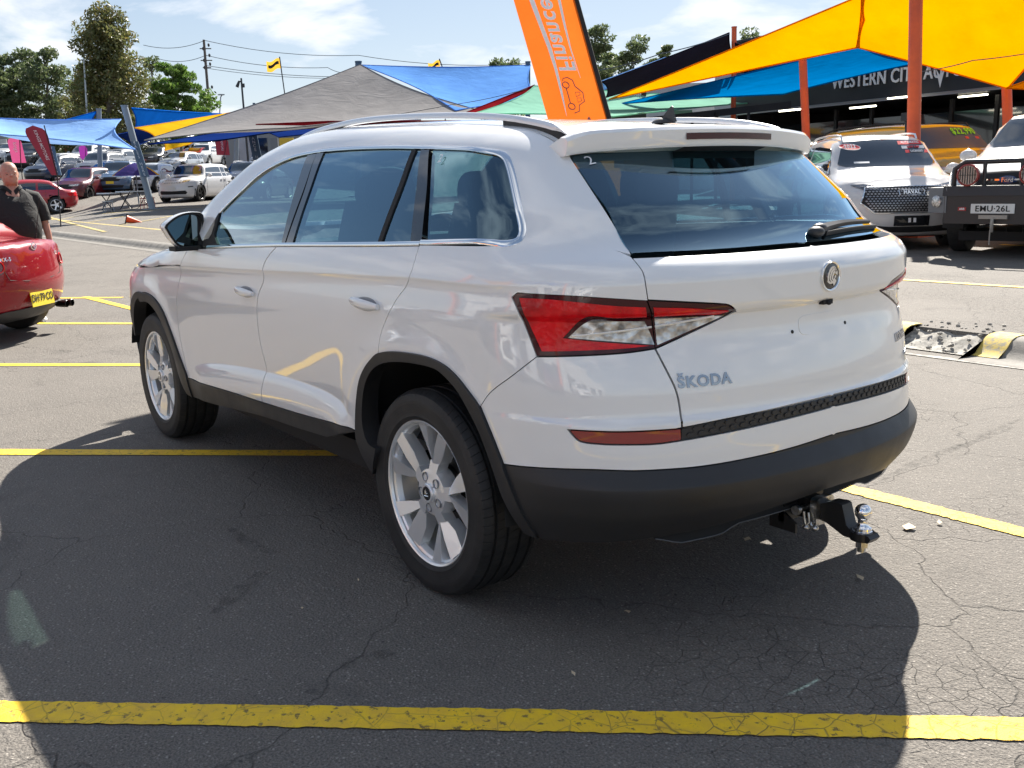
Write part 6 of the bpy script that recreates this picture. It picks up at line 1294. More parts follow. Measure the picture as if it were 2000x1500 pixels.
mb=MB(); mb.box((.160,.10,1.275),(.004,.06,.014),rot=Matrix.Rotation(R(15),3,'Y')); mb.build('shirt_logo',STW,sh)
mb=MB()
for s_ in (1,-1): mb.tube([(0,s_*.09,.90),(.01,s_*.11,.70),(.02,s_*.125,.48),(.0,s_*.13,.25),(0,s_*.13,.09)],[.14,.12,.095,.082,.08],14,cap=False)
mb.build('trousers',TROU,man,ang=180)
for s_ in (1,-1):
    mb=MB(); V=[]
    for x,w_,h in ((-.09,.03,.05),(-.07,.042,.10),(.0,.046,.11),(.08,.050,.075),(.16,.046,.055),(.20,.02,.03)):
        for q in range(10): a=2*PI*q/10; V.append((x,s_*.13+w_*math.cos(a),max(.002,h*.5+h*.5*math.sin(a))))
    mb.add(V,[(i*10+j,i*10+(j+1)%10,(i+1)*10+(j+1)%10,(i+1)*10+j) for i in range(5) for j in range(10)]+[tuple(range(10)),tuple(50+j for j in range(10))]); mb.build('shoe',SHOE,man,ang=60,fixn=True)
for s_ in (1,-1): mb=MB(); mb.sphere((.104,s_*.034,1.608),(.006,.012,.0055),8,6); mb.build('eye',mat('eye_dark',(.05,.03,.02),.2),man)
p=at(38,500,10.5); man.location=(p.x,p.y,0); man.rotation_euler.z=R(180); man.scale=(.97,.97,.97)
# ================================================================ shade sails, posts, flags
def cloth(name,col,tr=.35,rough=.8):
    m=mat(name,col,rough); k=NT(m); t=k.t; N_=k.N
    df=N_.new('ShaderNodeBsdfDiffuse'); tl=N_.new('ShaderNodeBsdfTranslucent'); mx_=N_.new('ShaderNodeMixShader'); mx_.inputs[0].default_value=tr
    cc=k.mix(k.ramp(k.noise(1.1,5,.6,k.tc.outputs['Object']),[(.3,0),(.75,1)]),col,tuple(c*.80 for c in col)); k.L.new(cc,df.inputs[0]); k.L.new(cc,tl.inputs[0])
    bp=k.bump(k.noise(.9,4,.6,k.vmath('MULTIPLY',k.tc.outputs['Object'],(1,1,3)),dist=1.0),.32,.16); k.L.new(bp,df.inputs['Normal'])
    k.L.new(df.outputs[0],mx_.inputs[1]); k.L.new(tl.outputs[0],mx_.inputs[2]); k.L.new(mx_.outputs[0],N_['Material Output'].inputs[0]); return m
C_LB=cloth('cloth_pale_blue',(.30,.52,.92),.3); C_BL=cloth('cloth_blue',(.008,.16,.68),.3); C_YE=cloth('cloth_yellow',(.85,.50,.02),.5); C_GR=cloth('cloth_taupe',(.31,.30,.30),.25); C_NV=cloth('cloth_navy',(.010,.03,.16),.2)
C_MB=cloth('cloth_mid_blue',(.15,.35,.80),.35); C_MT=cloth('cloth_mint',(.36,.72,.56),.5); C_DK=cloth('cloth_dark',(.022,.018,.028),.1); C_DR=cloth('cloth_dark_red',(.20,.01,.015),.2); C_AM=cloth('cloth_amber',(.86,.34,.0),.45); C_CY=cloth('cloth_cyan_blue',(.0,.17,.46),.35)
def sail(name,label,c,m,sag=.4,pull=.10,n=18,group='shade sails over the car yard'):
    """c: four corner points in order; edges curve inwards, the middle sags"""
    c=[Vector(q) for q in c]; cen=sum(c,Vector())/4; mb=MB()
    def f(u,v):
        p=(c[0]*(1-u)+c[1]*u)*(1-v)+(c[3]*(1-u)+c[2]*u)*v
        e=4*(u*(1-u)*(abs(2*v-1)**3)+v*(1-v)*(abs(2*u-1)**3)); p=p+(cen-p)*pull*e
        p=p-Vector((0,0,1))*sag*16*u*(1-u)*v*(1-v)*.5; return tuple(p)
    mb.grid(f,n,n); o=mb.build(name,m,ang=180); 
    tag(o,label,'shade sail',group)
    # hem cable
    for k_,(ua,va,ub,vb) in enumerate(((0,0,1,0),(1,0,1,1),(1,1,0,1),(0,1,0,0))):
        P=[f(ua+(ub-ua)*t/12,va+(vb-va)*t/12) for t in range(13)]; mb=MB(); mb.tube(P,.012+.0003*(c[0]-Vector(CP)).length,5); mb.build('hem',m,o)
    return o
def S4(name,label,pts,m,**k): return sail(name,label,[at(*q) for q in pts],m,**k)
S4('shade_sail','pale blue shade sail in front of the tall tree at the left edge',[(-70,228,40),(236,233,40),(264,292,36),(-60,258,34)],C_LB,sag=.9,pull=.16)
S4('shade_sail','bright blue shade sail rising behind the pale blue one',[(60,250,48),(190,217,52),(180,250,56),(90,258,56)],C_BL,sag=.3)
S4('shade_sail','bright blue shade sail right of the leaning blue grey post',[(257,211,44),(432,222,56),(420,252,60),(262,256,46)],C_BL,sag=.3,pull=.06)
S4('shade_sail','small deep blue sail end under the yellow strip left of the taupe sail',[(228,263,42),(278,249,44),(330,262,50),(262,287,44)],C_NV,sag=.1)
S4('shade_sail','long yellow shade sail strip with a cut out hump above the taupe sail',[(263,250,42),(440,222,50),(492,211,50),(303,267,42)],C_YE,sag=.1,pull=.05)
S4('shade_sail','small yellow sail corner over the white utes',[(320,278,60),(390,272,66),(370,282,66),(322,294,60)],C_YE,sag=.05,pull=.05)
S4('shade_sail','large taupe shade sail rising to the tall peak post',[(282,274,40),(704,126,46),(960,222,40),(560,250,34)],C_GR,sag=.9,pull=.10,n=24)
S4('shade_sail','navy shade sail hanging below the taupe one',[(286,282,42),(495,246,44),(640,243,44),(420,276,40)],C_NV,sag=.1,pull=.05)
S4('shade_sail','navy shade sail behind the car roof rail above the shop windows',[(490,249,48),(640,240,48),(760,246,46),(545,268,46)],C_NV,sag=.1,pull=.04)
S4('shade_sail','mid blue shade sail from the peak post to the orange banner',[(704,127,46.2),(1036,127,50),(1060,205,42),(890,216,40)],C_MB,sag=1.0,pull=.12,n=24)
S4('shade_sail','mint green shade sail passing behind the orange banner',[(1044,168,34),(1530,196,40),(1196,228,26),(925,222,30)],C_MT,sag=.3,pull=.08,n=24)
S4('shade_sail','thin dark red sail edge left of the mint green sail',[(912,219,33),(1044,166,37),(1046,172,37),(935,222,33)],C_DR,sag=.02,pull=.02)
S4('shade_sail','red sail sliver seen through the roof rail gap',[(500,243,38),(700,246,40),(900,236,38),(640,237,36)],C_DR,sag=.02,pull=.02)
S4('shade_sail','near black shade sail right of the orange banner',[(1176,160,30),(1424,64,32),(1440,120,36),(1184,190,32)],C_DK,sag=.25,pull=.05)
S4('shade_sail','near black shade sail half hidden by the top of the amber sail',[(1436,84,32),(1500,100,38),(1480,150,40),(1436,140,34)],C_DK,sag=.1,pull=.1)
S4('shade_sail','pale sail sliver below the near black one',[(1176,158,34),(1300,112,38),(1270,130,38),(1178,176,34)],C_LB,sag=.05,pull=.03)
S4('shade_sail','long amber shade sail tapering down to the orange banner',[(1190,194,30),(1690,-12,21),(1688,40,21.9),(1678,92,23)],C_AM,sag=-.2,pull=.02,n=24)
S4('shade_sail','large amber shade sail filling the upper right corner',[(1683,-12,21.05),(2300,-190,16),(1968,173,21),(1673,92,23.05)],C_AM,sag=-.3,pull=.015,n=26)
S4('shade_sail','amber sail flap running out of the right picture edge',[(1966,172,20),(2100,120,18),(2300,40,17),(2200,190,22)],C_AM,sag=.1,pull=.05)
S4('shade_sail','deep cyan blue shade sail under the amber one',[(1210,203,34),(1678,88,30),(1786,124,27),(1530,184,25)],C_CY,sag=.35,pull=.06,n=24)
ORP=mat('post_orange',(.70,.10,.02),.5,coat=.15); k=NT(ORP); k.out('Base Color',k.mix(k.ramp(k.noise(3,5,.6,k.tc.outputs['Object']),[(.35,0),(.75,1)]),(.74,.11,.018),(.56,.08,.02)))
GRP=mat('post_grey',(.20,.24,.28),.5); BLU=mat('post_blue',(.05,.10,.17),.5)
def post(name,label,px0,py0,px1,py1,D,r,m,cat='post',group=None,cap=True):
    a,b_=at(px0,py0,D),at(px1,py1,D); mb=MB(); base=a.copy()
    o=empty(name,tuple(base),0,label,cat,group); mb.tube([(0,0,0),tuple(b_-a)],r,14); mb.build('shaft',m,o)
    if cap: mb=MB(); mb.tube([tuple(b_-a),tuple(b_-a+Vector((0,0,r*.5)))],r*1.12,14); mb.build('cap',m,o)
    mb=MB(); mb.box((0,0,.02),(r*4.5,r*4.5,.04)); mb.build('base_plate',m,o)
    return o
def gpost(name,label,px,py,D,r,m,topz=None,cat='post',group=None,pxt=None):
    """post from the lot surface up through the picture point"""
    t_=at(px,py,D); pb=at(pxt if pxt is not None else px,400,D); g_=Vector((pb.x,pb.y,zg(pb.x,pb.y))); top_=t_.copy()
    o=empty(name,tuple(g_),0,label,cat,group); mb=MB(); mb.tube([(0,0,0),tuple(top_-g_)],r,14); mb.build('shaft',m,o)
    mb=MB(); mb.tube([tuple(top_-g_),tuple(top_-g_+Vector((0,0,r*.4)))],r*1.12,14); mb.build('cap',m,o); mb=MB(); mb.box((0,0,.02),(r*4.5,r*4.5,.04)); mb.build('base_plate',m,o); return o
OP='orange sail posts'
gpost('sail_post','thick orange post nearest on the right, in front of the black shop',1790,-60,17.0,.115,ORP,group=OP,pxt=1785)
gpost('sail_post','orange post in the middle between the white SUV roof and the black shop',1567,100,25,.10,ORP,group=OP,pxt=1582)
gpost('sail_post','thin orange post standing up past the near black sail',1434,54,33,.085,ORP,group=OP,pxt=1430)
gpost('sail_post','orange post at the far right beside the snorkelled wagon',1966,168,22,.11,ORP,group=OP,pxt=1975)
gpost('sail_post','tall dark peak post holding the taupe and blue sails',700,122,46.2,.15,BLU,group='grey sail posts')
gpost('sail_post','dark post at the right end of the mid blue sail',1031,122,50,.13,BLU,group='grey sail posts')
gpost('sail_post','leaning grey post between the blue car and the slotted grille SUV',243,208,39,.13,GRP,group='grey sail posts',pxt=297)
gpost('sail_post','short grey post left of the leaning one',193,214,52,.13,GRP,group='grey sail posts',pxt=200)
gpost('sail_post','grey post behind the blue banner by the shop windows',462,268,52,.12,GRP,group='grey sail posts')
gpost('sail_post','thin dark post behind the yellow strip sail',496,202,55,.07,BLU,group='grey sail posts')
# orange banner flag behind the car, seen from its back so the print is reversed
OR=cloth('banner_orange',(.90,.19,.025),.45)
Df=10.6; A0,A1=at(1003,0,Df),at(1122,0,Df); B0,B1=at(1072,240,Df),at(1188,240,Df)
du=(A0-B0); up=at(980,-75,Df)
fl=empty('feather_banner',tuple(onz(1130,500,0)) if False else (B1.x,B1.y,0),0,'tall orange Finance feather banner rising behind the white car','banner')
loc=Vector(fl.location)
def bf(u,v):  # u across 0..1 from left, v up
    L_=B0+du*v; R_=B1+(A1-B1)*v; return L_*(1-u)+R_*u
nrm=(B1-B0).cross(du).normalized()
if nrm.dot(Vector(CP)-B0)<0: nrm=-nrm
mb=MB(); mb.grid(lambda u,v:tuple(bf(u,-2.4+5.0*v)+nrm*(.012*math.sin(u*5+v*4))-loc),10,34); pan=mb.build('banner_cloth',OR,fl,ang=180)
mb=MB(); mb.tube([tuple(bf(1.035,-2.75)-loc),tuple(bf(1.035,0)-loc),tuple(bf(1.03,2.6)-loc)],[.030,.028,.024],10); mb.build('banner_pole',BLK,fl)
mb=MB(); q=bf(1.04,-2.75)-loc; mb.box((q.x,q.y,.05),(.5,.5,.06)); mb.build('banner_base',BLK,fl)
BW=mat('banner_white',(.92,.86,.84),.7); BP=mat('banner_purple',(.20,.09,.11),.7)
ex=(B1-B0).normalized(); ey=du.normalized(); Wd=(B1-B0).length; Hd=du.length
def bpt(x,y,o=.022): return bf(x,y)+nrm*o-loc
def bstrip(pts,m,name):
    mb=MB(); n=len(pts); V=[]
    for (x0,x1,y) in pts: V+=[tuple(bpt(x0,y)),tuple(bpt(x1,y))]
    mb.add(V,[(2*i,2*i+1,2*i+3,2*i+2) for i in range(n-1)]); return mb.build(name,m,pan,smooth=False)
bstrip([(.325,.33,.05),(.335,.375,.25),(.345,.395,.43),(.33,.40,.6),(.29,.365,.8),(.25,.335,1.0),(.22,.30,1.3),(.22,.30,2.4)],BW,'white_stripe')
bstrip([(.735,.74,.36),(.695,.72,.6),(.70,.74,.8),(.72,.77,1.0),(.74,.79,1.3),(.74,.79,2.4)],BW,'white_stripe')
def btext():
    # mirrored lettering running up the banner, top of letters to the left
    def f(p):
        y=.42+(p[:,0]-p[:,0].min())/Hd; x=.55+p[:,1]/Wd
        return np.array([tuple(bpt(a,c,.024+.002*(z>0))) for a,c,z in zip(x,y,p[:,2])])
    return text_mb('Finance',.248,.001,.006,space=1.08,f=f)
btext().build('banner_lettering',BW,pan,smooth=False)
car_o=[(0,0),(.02,.055),(.09,.075),(.13,.14),(.23,.15),(.30,.085),(.37,.075),(.40,.03),(.39,-.02),(.36,-.03)]
mb=MB(); pts=[tuple(bpt(.475+y_/Wd,.075+x_/Hd)) for x_,y_ in [(a,b_) for a,b_ in car_o]]
mb.tube(pts,.0055,5)
for cx_ in (.075,.315): mb.tube([tuple(bpt(.475+(-.01+.035*math.sin(t))/Wd,.075+(cx_+.035*math.cos(t))/Hd)) for t in [2*PI*q/16 for q in range(16)]],.0055,5,closed=True)
mb.tube([tuple(bpt(.475-.015/Wd,.075+x_/Hd)) for x_ in (.115,.275)],.0055,5)
for (x0_,x1_) in ((.12,.17),(.185,.235)): mb.tube([tuple(bpt(.475+yy_/Wd,.075+xx_/Hd)) for xx_,yy_ in ((x0_,.07),(x1_,.07),(x1_,.115),(x0_+.02,.115))],.004,5,closed=True)
mb.build('car_drawing',BP,pan)
mb=MB(); mb.add([tuple(bpt(.60,-.01)),tuple(bpt(.74,-.01)),tuple(bpt(.70,.05))],[(0,1,2)]); mb.build('logo_corner',BP,pan,smooth=False)
# teardrop and feather flags on the left
def flag(label,px,py0,py1,D,w,lean,m,txt,tm,group='advertising flags in the left rows',tear=True):
    bpx=px+lean; b0=at(bpx,py1,D); t0=at(px,py0,D); o=empty('feather_flag',tuple((b0.x,b0.y,zg(b0.x,b0.y))),0,label,'flag',group); Lc=Vector(o.location)
    up=(t0-b0); h=up.length; up.normalize(); rt=Vector(cR)*w
    mb=MB(); n=16; V=[]
    for i in range(n+1):
        v=i/n; l=(.25+.75*v) if tear else 1.0; wl=l*(math.sqrt(max(0,1-((v-.78)/.22)**2)) if v>.78 else 1)
        c_=b0+up*h*v; V+=[tuple(c_-rt*.5*wl-Lc),tuple(c_+rt*.5*wl-Lc)]
    mb.add(V,[(2*i,2*i+1,2*i+3,2*i+2) for i in range(n)]); fc=mb.build('flag_cloth',m,o,ang=180)
    mb=MB(); mb.tube([(0,0,0),tuple(b0-Lc+rt*.1),tuple(t0-Lc+rt*.45)],.02,6); mb.build('flag_pole',BLK,o)
    if txt:
        n2=-Vector(cF)
        def f(p): return np.array([tuple(b0+up*h*(.60)+up*(-q[0])+rt.normalized()*q[1]+n2*.02-Lc) for q in p])
        text_mb(txt,min(w*.40,h*.62/(len(txt)*.62)),.001,.003,f=f).build('flag_lettering',tm,fc,smooth=False)
C_MA=cloth('cloth_maroon',(.15,.025,.04),.3); C_PK=cloth('cloth_pink',(.60,.10,.25),.4); C_PU=cloth('cloth_purple',(.30,.04,.30),.4)
flag('maroon teardrop flag with white letters by the black ute',64,245,342,33,.85,43,C_MA,'KINGS MOTORS',STW)
flag('pink flag with a white frame at the left edge',26,268,318,44,.62,12,C_PK,'kings',STW,tear=False)
flag('purple flag far behind the second row of cars',161,284,312,60,.5,4,C_PU,None,None,tear=False)
flag('maroon flag right of the white utes',432,270,303,56,.75,4,C_MA,'MOTORS',STW,tear=False)
# blue upright banners with letters
def vbanner(label,px0,py0,px1,py1,D,w,txt):
    a,b_=at(px0,py0,D),at(px1,py1,D); o=empty('upright_sign',tuple(b_),0,label,'sign','blue upright signs'); r=Vector(cR)*w; n2=-Vector(cF); mb=MB(); 
    V=[]
    for d in (0,.05):
        for q in (b_-r/2,b_+r/2,a+r/2,a-r/2): V.append(tuple(q-b_-n2*d))
    mb.add(V,[(0,1,2,3),(7,6,5,4),(0,4,5,1),(1,5,6,2),(2,6,7,3),(3,7,4,0)]); s_=mb.build('sign_panel',mat('sign_blue',(.08,.13,.19),.5),o,smooth=False); h=(a-b_).length; up=(a-b_).normalized(); rr_=r.normalized(); n=len(txt)
    for i,ch in enumerate(txt):
        if ch==' ': continue
        c_=up*(h*(1-(i+.6)/(n+.2)))
        text_mb(ch,h/n*1.05,.001,.004,f=lambda p:np.array([tuple(c_+rr_*q[0]+up*q[1]+n2*.03) for q in p])).build('sign_letter',mat('sign_letter_white',(.75,.77,.8),.6),s_,smooth=False)
vbanner('blue upright sign spelling finance down its face beside the shop windows',489,244,503,312,44,.40,'FINANCE H')
vbanner('blue upright sign strapped to the leaning grey post',262,276,284,345,38.5,.30,'SALES HERE')
vbanner('blue upright sign beside the maroon teardrop flag',98,285,113,342,38.5,.28,'WARRANTY')
# poles, lamps and wires
POL=mat('pole_timber',(.10,.085,.075),.8); DPO=mat('pole_dark',(.03,.032,.036),.5); WIRE=mat('wire_grey',(.10,.11,.12),.6)
pw=empty('power_pole',tuple(at(424,400,120)),0,'tall timber power pole with crossarms left of centre','power pole'); Lc=Vector(pw.location)
mb=MB(); top_=at(398,78,120); mb.tube([(0,0,0),tuple(top_-Lc)],[.22,.15],10); mb.build('shaft',POL,pw)
mb=MB()
for py,w_ in ((95,.7),(118,.7),(132,.5)): c_=at(400+(py-78)*.08,py,120)-Lc; mb.tube([tuple(c_-Vector(cR)*w_),tuple(c_+Vector(cR)*w_)],.07,6)
tag(mb.build('crossarm',POL,pw),kind='stuff')
mb=MB()
for py,s_ in ((88,1),(95,-1),(108,1),(118,-1),(125,1),(132,-1),(170,1)): c_=at(401+(py-78)*.08,py,120)-Lc; mb.sphere(tuple(c_+Vector(cR)*.35*s_),(.14,.14,.22),6,5)
tag(mb.build('insulator',DPO,pw),kind='stuff')
def wire(label,P,D,sag=.4,r=.022):
    Q=[at(px,py,D if not isinstance(D,tuple) else D[0]+(D[1]-D[0])*i/(len(P)-1)) for i,(px,py) in enumerate(P)]; pts=[]
    for i in range(len(Q)-1):
        for t in range(10): u=t/10; pts.append(tuple(Q[i]*(1-u)+Q[i+1]*u-Vector((0,0,sag*4*u*(1-u)))))
    pts.append(tuple(Q[-1])); mb=MB(); mb.tube(pts,r,5); tag(mb.build('power_line',WIRE),label,'wire','power lines from the timber pole')
wire('topmost power line from the timber pole',[(280,88),(400,79),(700,108),(1030,124)],120,.6,.035); wire('second power line from the top of the timber pole',[(310,115),(402,108),(640,132),(700,136)],120,.5,.035)
wire('third power line from the top of the timber pole',[(402,128),(660,150)],120,.3,.035); wire('lowest power line from the timber pole',[(402,133),(650,153)],120,.3,.03)
wire('cable rising from the roof to the thin orange post',[(1170,137),(1290,105),(1425,66)],31,.05,.016); 
wire('pair of cables crossing under the amber sail flap',[(1800,140),(1900,118),(2060,95)],19,.02,.010); wire('thin seam cable across the mint and blue sails',[(640,240),(880,205),(1030,173)],32,.05,.010)
lp=empty('light_pole',tuple(at(492,400,52)),0,'thin black light pole with a drooping lamp above the blue sign','light pole'); Lc=Vector(lp.location); mb=MB(); mb.tube([(0,0,0),tuple(at(471,153,52)-Lc)],[.07,.05],8); mb.build('shaft',DPO,lp)
mb=MB(); mb.tube([tuple(at(472,160,52)-Lc),tuple(at(467,159,52)-Lc),tuple(at(463,170,52)-Lc)],[.05,.06,.09],8); mb.build('lamp_head',DPO,lp); mb=MB(); mb.box(tuple(at(475,167,52)-Lc),(.12,.12,.2)); mb.build('junction_box',DPO,lp)
sp2=empty('street_light',tuple(at(418,400,150)),0,'small distant street light right of the power pole','street light'); Lc=Vector(sp2.location); mb=MB(); mb.tube([(0,0,0),tuple(at(431,190,150)-Lc),tuple(at(433,186,150)-Lc)],.09,6); mb.build('shaft',GRP,sp2); mb=MB(); mb.box(tuple(at(432,185,150)-Lc),(.8,.8,.15)); mb.build('lamp_head',GRP,sp2)
mp=empty('mast',tuple(at(180,400,70)),0,'pale mast in front of the tall tree','mast'); Lc=Vector(mp.location); mb=MB(); mb.tube([(0,0,0),tuple(at(163,100,70)-Lc)],[.10,.05],8); mb.build('shaft',mat('mast_pale',(.45,.50,.52),.5),mp)
for lb,px,py,pyb,D in (('yellow and black flag left of the peak post',547,114,190,95),('yellow and black flag right of the peak post',859,118,145,95)):
    o=empty('flagpole',tuple(at(px+12,400,D)),0,lb,'flag','yellow and black flags'); Lc=Vector(o.location); tp=at(px-1,py-3,D); mb=MB(); mb.tube([(0,0,0),tuple(at(px+10,pyb,D)-Lc),tuple(tp-Lc)],.06,6); mb.build('shaft',DPO,o)
    s_=1.0 if px<600 else .85; r=Vector(cR); u_=Vector((0,0,1)); mb=MB(); mb.grid(lambda u,v:tuple(at(px,py,D)-Lc-r*(1.35*s_*u)-u_*(.95*s_*v+.35*s_*u-.10*math.sin(u*7))),8,3); fc=mb.build('flag_cloth',cloth('cloth_flag',(.80,.45,.05),.5),o,ang=180)
    mb=MB(); mb.grid(lambda u,v:tuple(at(px,py,D)-Lc-r*(.15*s_+1.05*s_*u)-u_*(.30*s_+.30*s_*v+.35*s_*u-.10*math.sin(u*6+.5))-Vector(cF)*.03),8,2); mb.build('flag_band',BLK,fc)
# ================================================================ buildings
DKW=mat('shop_black',(.018,.018,.020),.55); LGW=mat('wall_pale',(.46,.47,.48),.8); MGW=mat('wall_grey',(.22,.23,.24),.8); GLD=mat('shop_glass',(.012,.014,.018),.08,coat=1)
k=NT(DKW); k.out('Base Color',k.mix(k.ramp(k.noise(.6,5,.6),[(.35,0),(.7,1)]),(.012,.012,.015),(.030,.030,.034))); k=NT(LGW); k.out('Base Color',k.mix(k.ramp(k.noise(.8,6,.6),[(.35,0),(.7,1)]),(.50,.51,.52),(.36,.37,.38)))
def quadbox(mb,p,q,z0,z1,th):
    """upright wall from p to q (plan points)"""
    d=Vector((q[0]-p[0],q[1]-p[1])); n=Vector((-d.y,d.x)).normalized()*th
    V=[(p[0],p[1],z0),(q[0],q[1],z0),(q[0]+n.x,q[1]+n.y,z0),(p[0]+n.x,p[1]+n.y,z0)]; V+=[(x,y,z1) for x,y,_ in V]; mb.add(V,[(3,2,1,0),(4,5,6,7),(0,1,5,4),(1,2,6,5),(2,3,7,6),(3,0,4,7)])
shop=empty('car_dealer_shop',(0,0,0),0,'black shop front lettered WESTERN CITY AUTO behind the orange posts','shop')
pa=at(1500,300,38); pb=at(2250,300,26); fz=lambda px,py,D:at(px,py,D).z
za,zb_=fz(1500,175,38),fz(1500,95,38)
d=Vector((pb.x-pa.x,pb.y-pa.y)); Ls=d.length; d/=Ls; nrm2=Vector((d.y,-d.x)); 
if nrm2.dot(Vector((CP[0]-pa.x,CP[1]-pa.y)))<0: nrm2=-nrm2
def sw(u,o=0): return (pa.x+d.x*u+nrm2.x*o,pa.y+d.y*u+nrm2.y*o)
zt_=6.2; zf=3.55
mb=MB(); quadbox(mb,sw(0,1.6),sw(Ls,1.6),zf,zt_,.25); fas=mb.build('fascia',DKW,shop,fixn=True)
mb=MB(); quadbox(mb,sw(0,-5),sw(Ls,-5),0,zt_,.25); mb.build('back_wall',MGW if False else DKW,shop,fixn=True)
mb=MB(); quadbox(mb,sw(0,1.6),sw(0,-5),0,zt_,.25); mb.build('side_wall',DKW,shop,fixn=True)
mb=MB(); a_,b2,c_,d_=sw(0,1.7),sw(Ls,1.7),sw(Ls,-5),sw(0,-5); mb.add([(*a_,zt_-.1),(*b2,zt_-.1),(*c_,zt_+.1),(*d_,zt_+.1),(*a_,zf+.02),(*b2,zf+.02),(*c_,zf+.02),(*d_,zf+.02)],[(0,1,2,3),(7,6,5,4)]); mb.build('ceiling_and_roof',DKW,shop,fixn=True)
for i in range(9):
    mb=MB(); u0=Ls*i/9; quadbox(mb,sw(u0+.1,-.2),sw(u0+Ls/9-.1,-.2),.3,3.1,.04); mb.build('shop_window',GLD,shop,fixn=True)
    mb=MB(); quadbox(mb,sw(u0-.06,-.15),sw(u0+.06,-.15),.2,3.5,.12); mb.build('mullion',DKW,shop,fixn=True)
mb=MB(); quadbox(mb,sw(0,1.66),sw(Ls,1.66),zf-.05,zf+.04,.08); mb.build('gutter',mat('gutter_grey',(.35,.36,.38),.5),shop,fixn=True)
TUB=mat('tube_light',(.9,.86,.7),.5,emit=(1,.93,.72,3.0))
for px,py in ((1545,215),(1685,209),(1760,190),(1900,187)):
    q=at(px,py,30); mb=MB(); e_=Vector((d.x,d.y,.0))*.5; mb.tube([tuple(q-e_),tuple(q+e_)],.025,8); mb.build('tube_light',TUB,shop)
def sign_text(txt,px0,px1,py0,py1,D0,D1,hh,m,par,name,bold=.02,dep=.04):
    a,b_=at(px0,py0,D0),at(px1,py1,D1); r=(b_-a); Lr=r.length; r.normalize(); r=Vector((r.x,r.y,r.z)); u_=Vector((0,0,1)); n_=r.cross(u_); 
    if n_.dot(Vector(CP)-a)<0: n_=-n_
    n=len(txt); tmp=text_mb(txt,1.0,.01,bold,space=1.05); xs_=[v[0] for v in tmp.v]; w_=max(xs_)-min(xs_); s_=Lr/w_
    tmp.v=[tuple(a+r*((v[0]-min(xs_))*s_)+u_*(v[1]*hh)+n_*(dep+v[2]*2)) for v in tmp.v]; return tmp.build(name,m,par,smooth=False)
SW=mat('sign_white',(.80,.80,.80),.5)
# lettering stands on the fascia plane
def fas_depth(px):
    best=None
    for q in np.linspace(18,45,400):
        p=at(px,150,q); s_=(p.x-pa.x)*nrm2.x+(p.y-pa.y)*nrm2.y
        if best is None or abs(s_-1.66)<best[0]: best=(abs(s_-1.66),q)
    return best[1]
D0,D1=fas_depth(1625),fas_depth(1880)
sign_text('WESTERN CITY AUTO',1626,1884,163,134,D0,D1,.60,SW,fas,'fascia_lettering',.012)
sign_text('ABA',1812,1872,125,119,fas_depth(1812),fas_depth(1872),.30,SW,fas,'fascia_lettering',.01)
c_=at(1836,150,fas_depth(1836)-.12); mb=MB(); r=Vector((d.x,d.y,0)); mb.add([tuple(c_+r*a_+Vector((0,0,z_))) for a_,z_ in ((-.16,.25),(0,.02),(.16,.25),(.02,-.32))],[(0,1,3),(1,2,3),(0,3,2,1)][:2]); mb.build('fascia_logo',SW,fas,smooth=False)
# pale building between banner and shop
pbld=empty('pale_building',(0,0,0),0,'pale building with dark windows under the mint sail right of the aerial','building')
def wall_px(par,px0,px1,py0,py1,D0,D1,m,name,th=.3,z0=None):
    a,b_=at(px0,py1,D0),at(px1,py1,D1); zt=at(px0,py0,D0).z; mb=MB(); quadbox(mb,(a.x,a.y),(b_.x,b_.y),0 if z0 is None else z0,zt,th); return mb.build(name,m,par,fixn=True)
wall_px(pbld,1180,1400,168,240,44,44,LGW,'wall'); wall_px(pbld,1395,1530,150,240,42,40,LGW,'wall')
for px0,px1,py0,py1 in ((1312,1352,216,232),(1455,1490,222,236),(1225,1260,205,226)):
    a,b_=at(px0,py1,40),at(px1,py1,40); mb=MB(); quadbox(mb,(a.x,a.y),(b_.x,b_.y),at(px0,py1,40).z,at(px0,py0,40).z,.1); wn=mb.build('window',GLD,pbld,fixn=True); mb=MB(); quadbox(mb,(a.x-.1,a.y-.05),(b_.x+.1,b_.y-.05),at(px0,py1,40).z-.08,at(px0,py1,40).z,.16); mb.build('sill',LGW,wn,fixn=True)
dk=empty('dark_shed',(0,0,0),0,'dark shed with a small sign below the near black sail','shed'); o=wall_px(dk,1180,1262,176,240,36,36,mat('shed_maroon',(.035,.018,.022),.7),'wall')
sign_text('MOTORS',1222,1252,191,189,35.6,35.6,.30,SW,o,'wall_lettering',.01)
cn=empty('canopy',(0,0,0),0,'long dark canopy edge running from the banner to the shop','canopy'); a,b_=at(1180,246,31),at(1540,205,33); mb=MB(); mb.box(tuple((a+b_)/2),((b_-a).length,.3,.22),rot=(b_-a).to_track_quat('X','Z').to_matrix()); mb.build('fascia',DKW,cn)
for px in (1352,1400,1462):
    q=at(px,232,32); mb=MB(); mb.tube([(q.x,q.y,q.z+.2),(q.x,q.y,0)],.05,6); mb.build('canopy_post',DKW,cn)
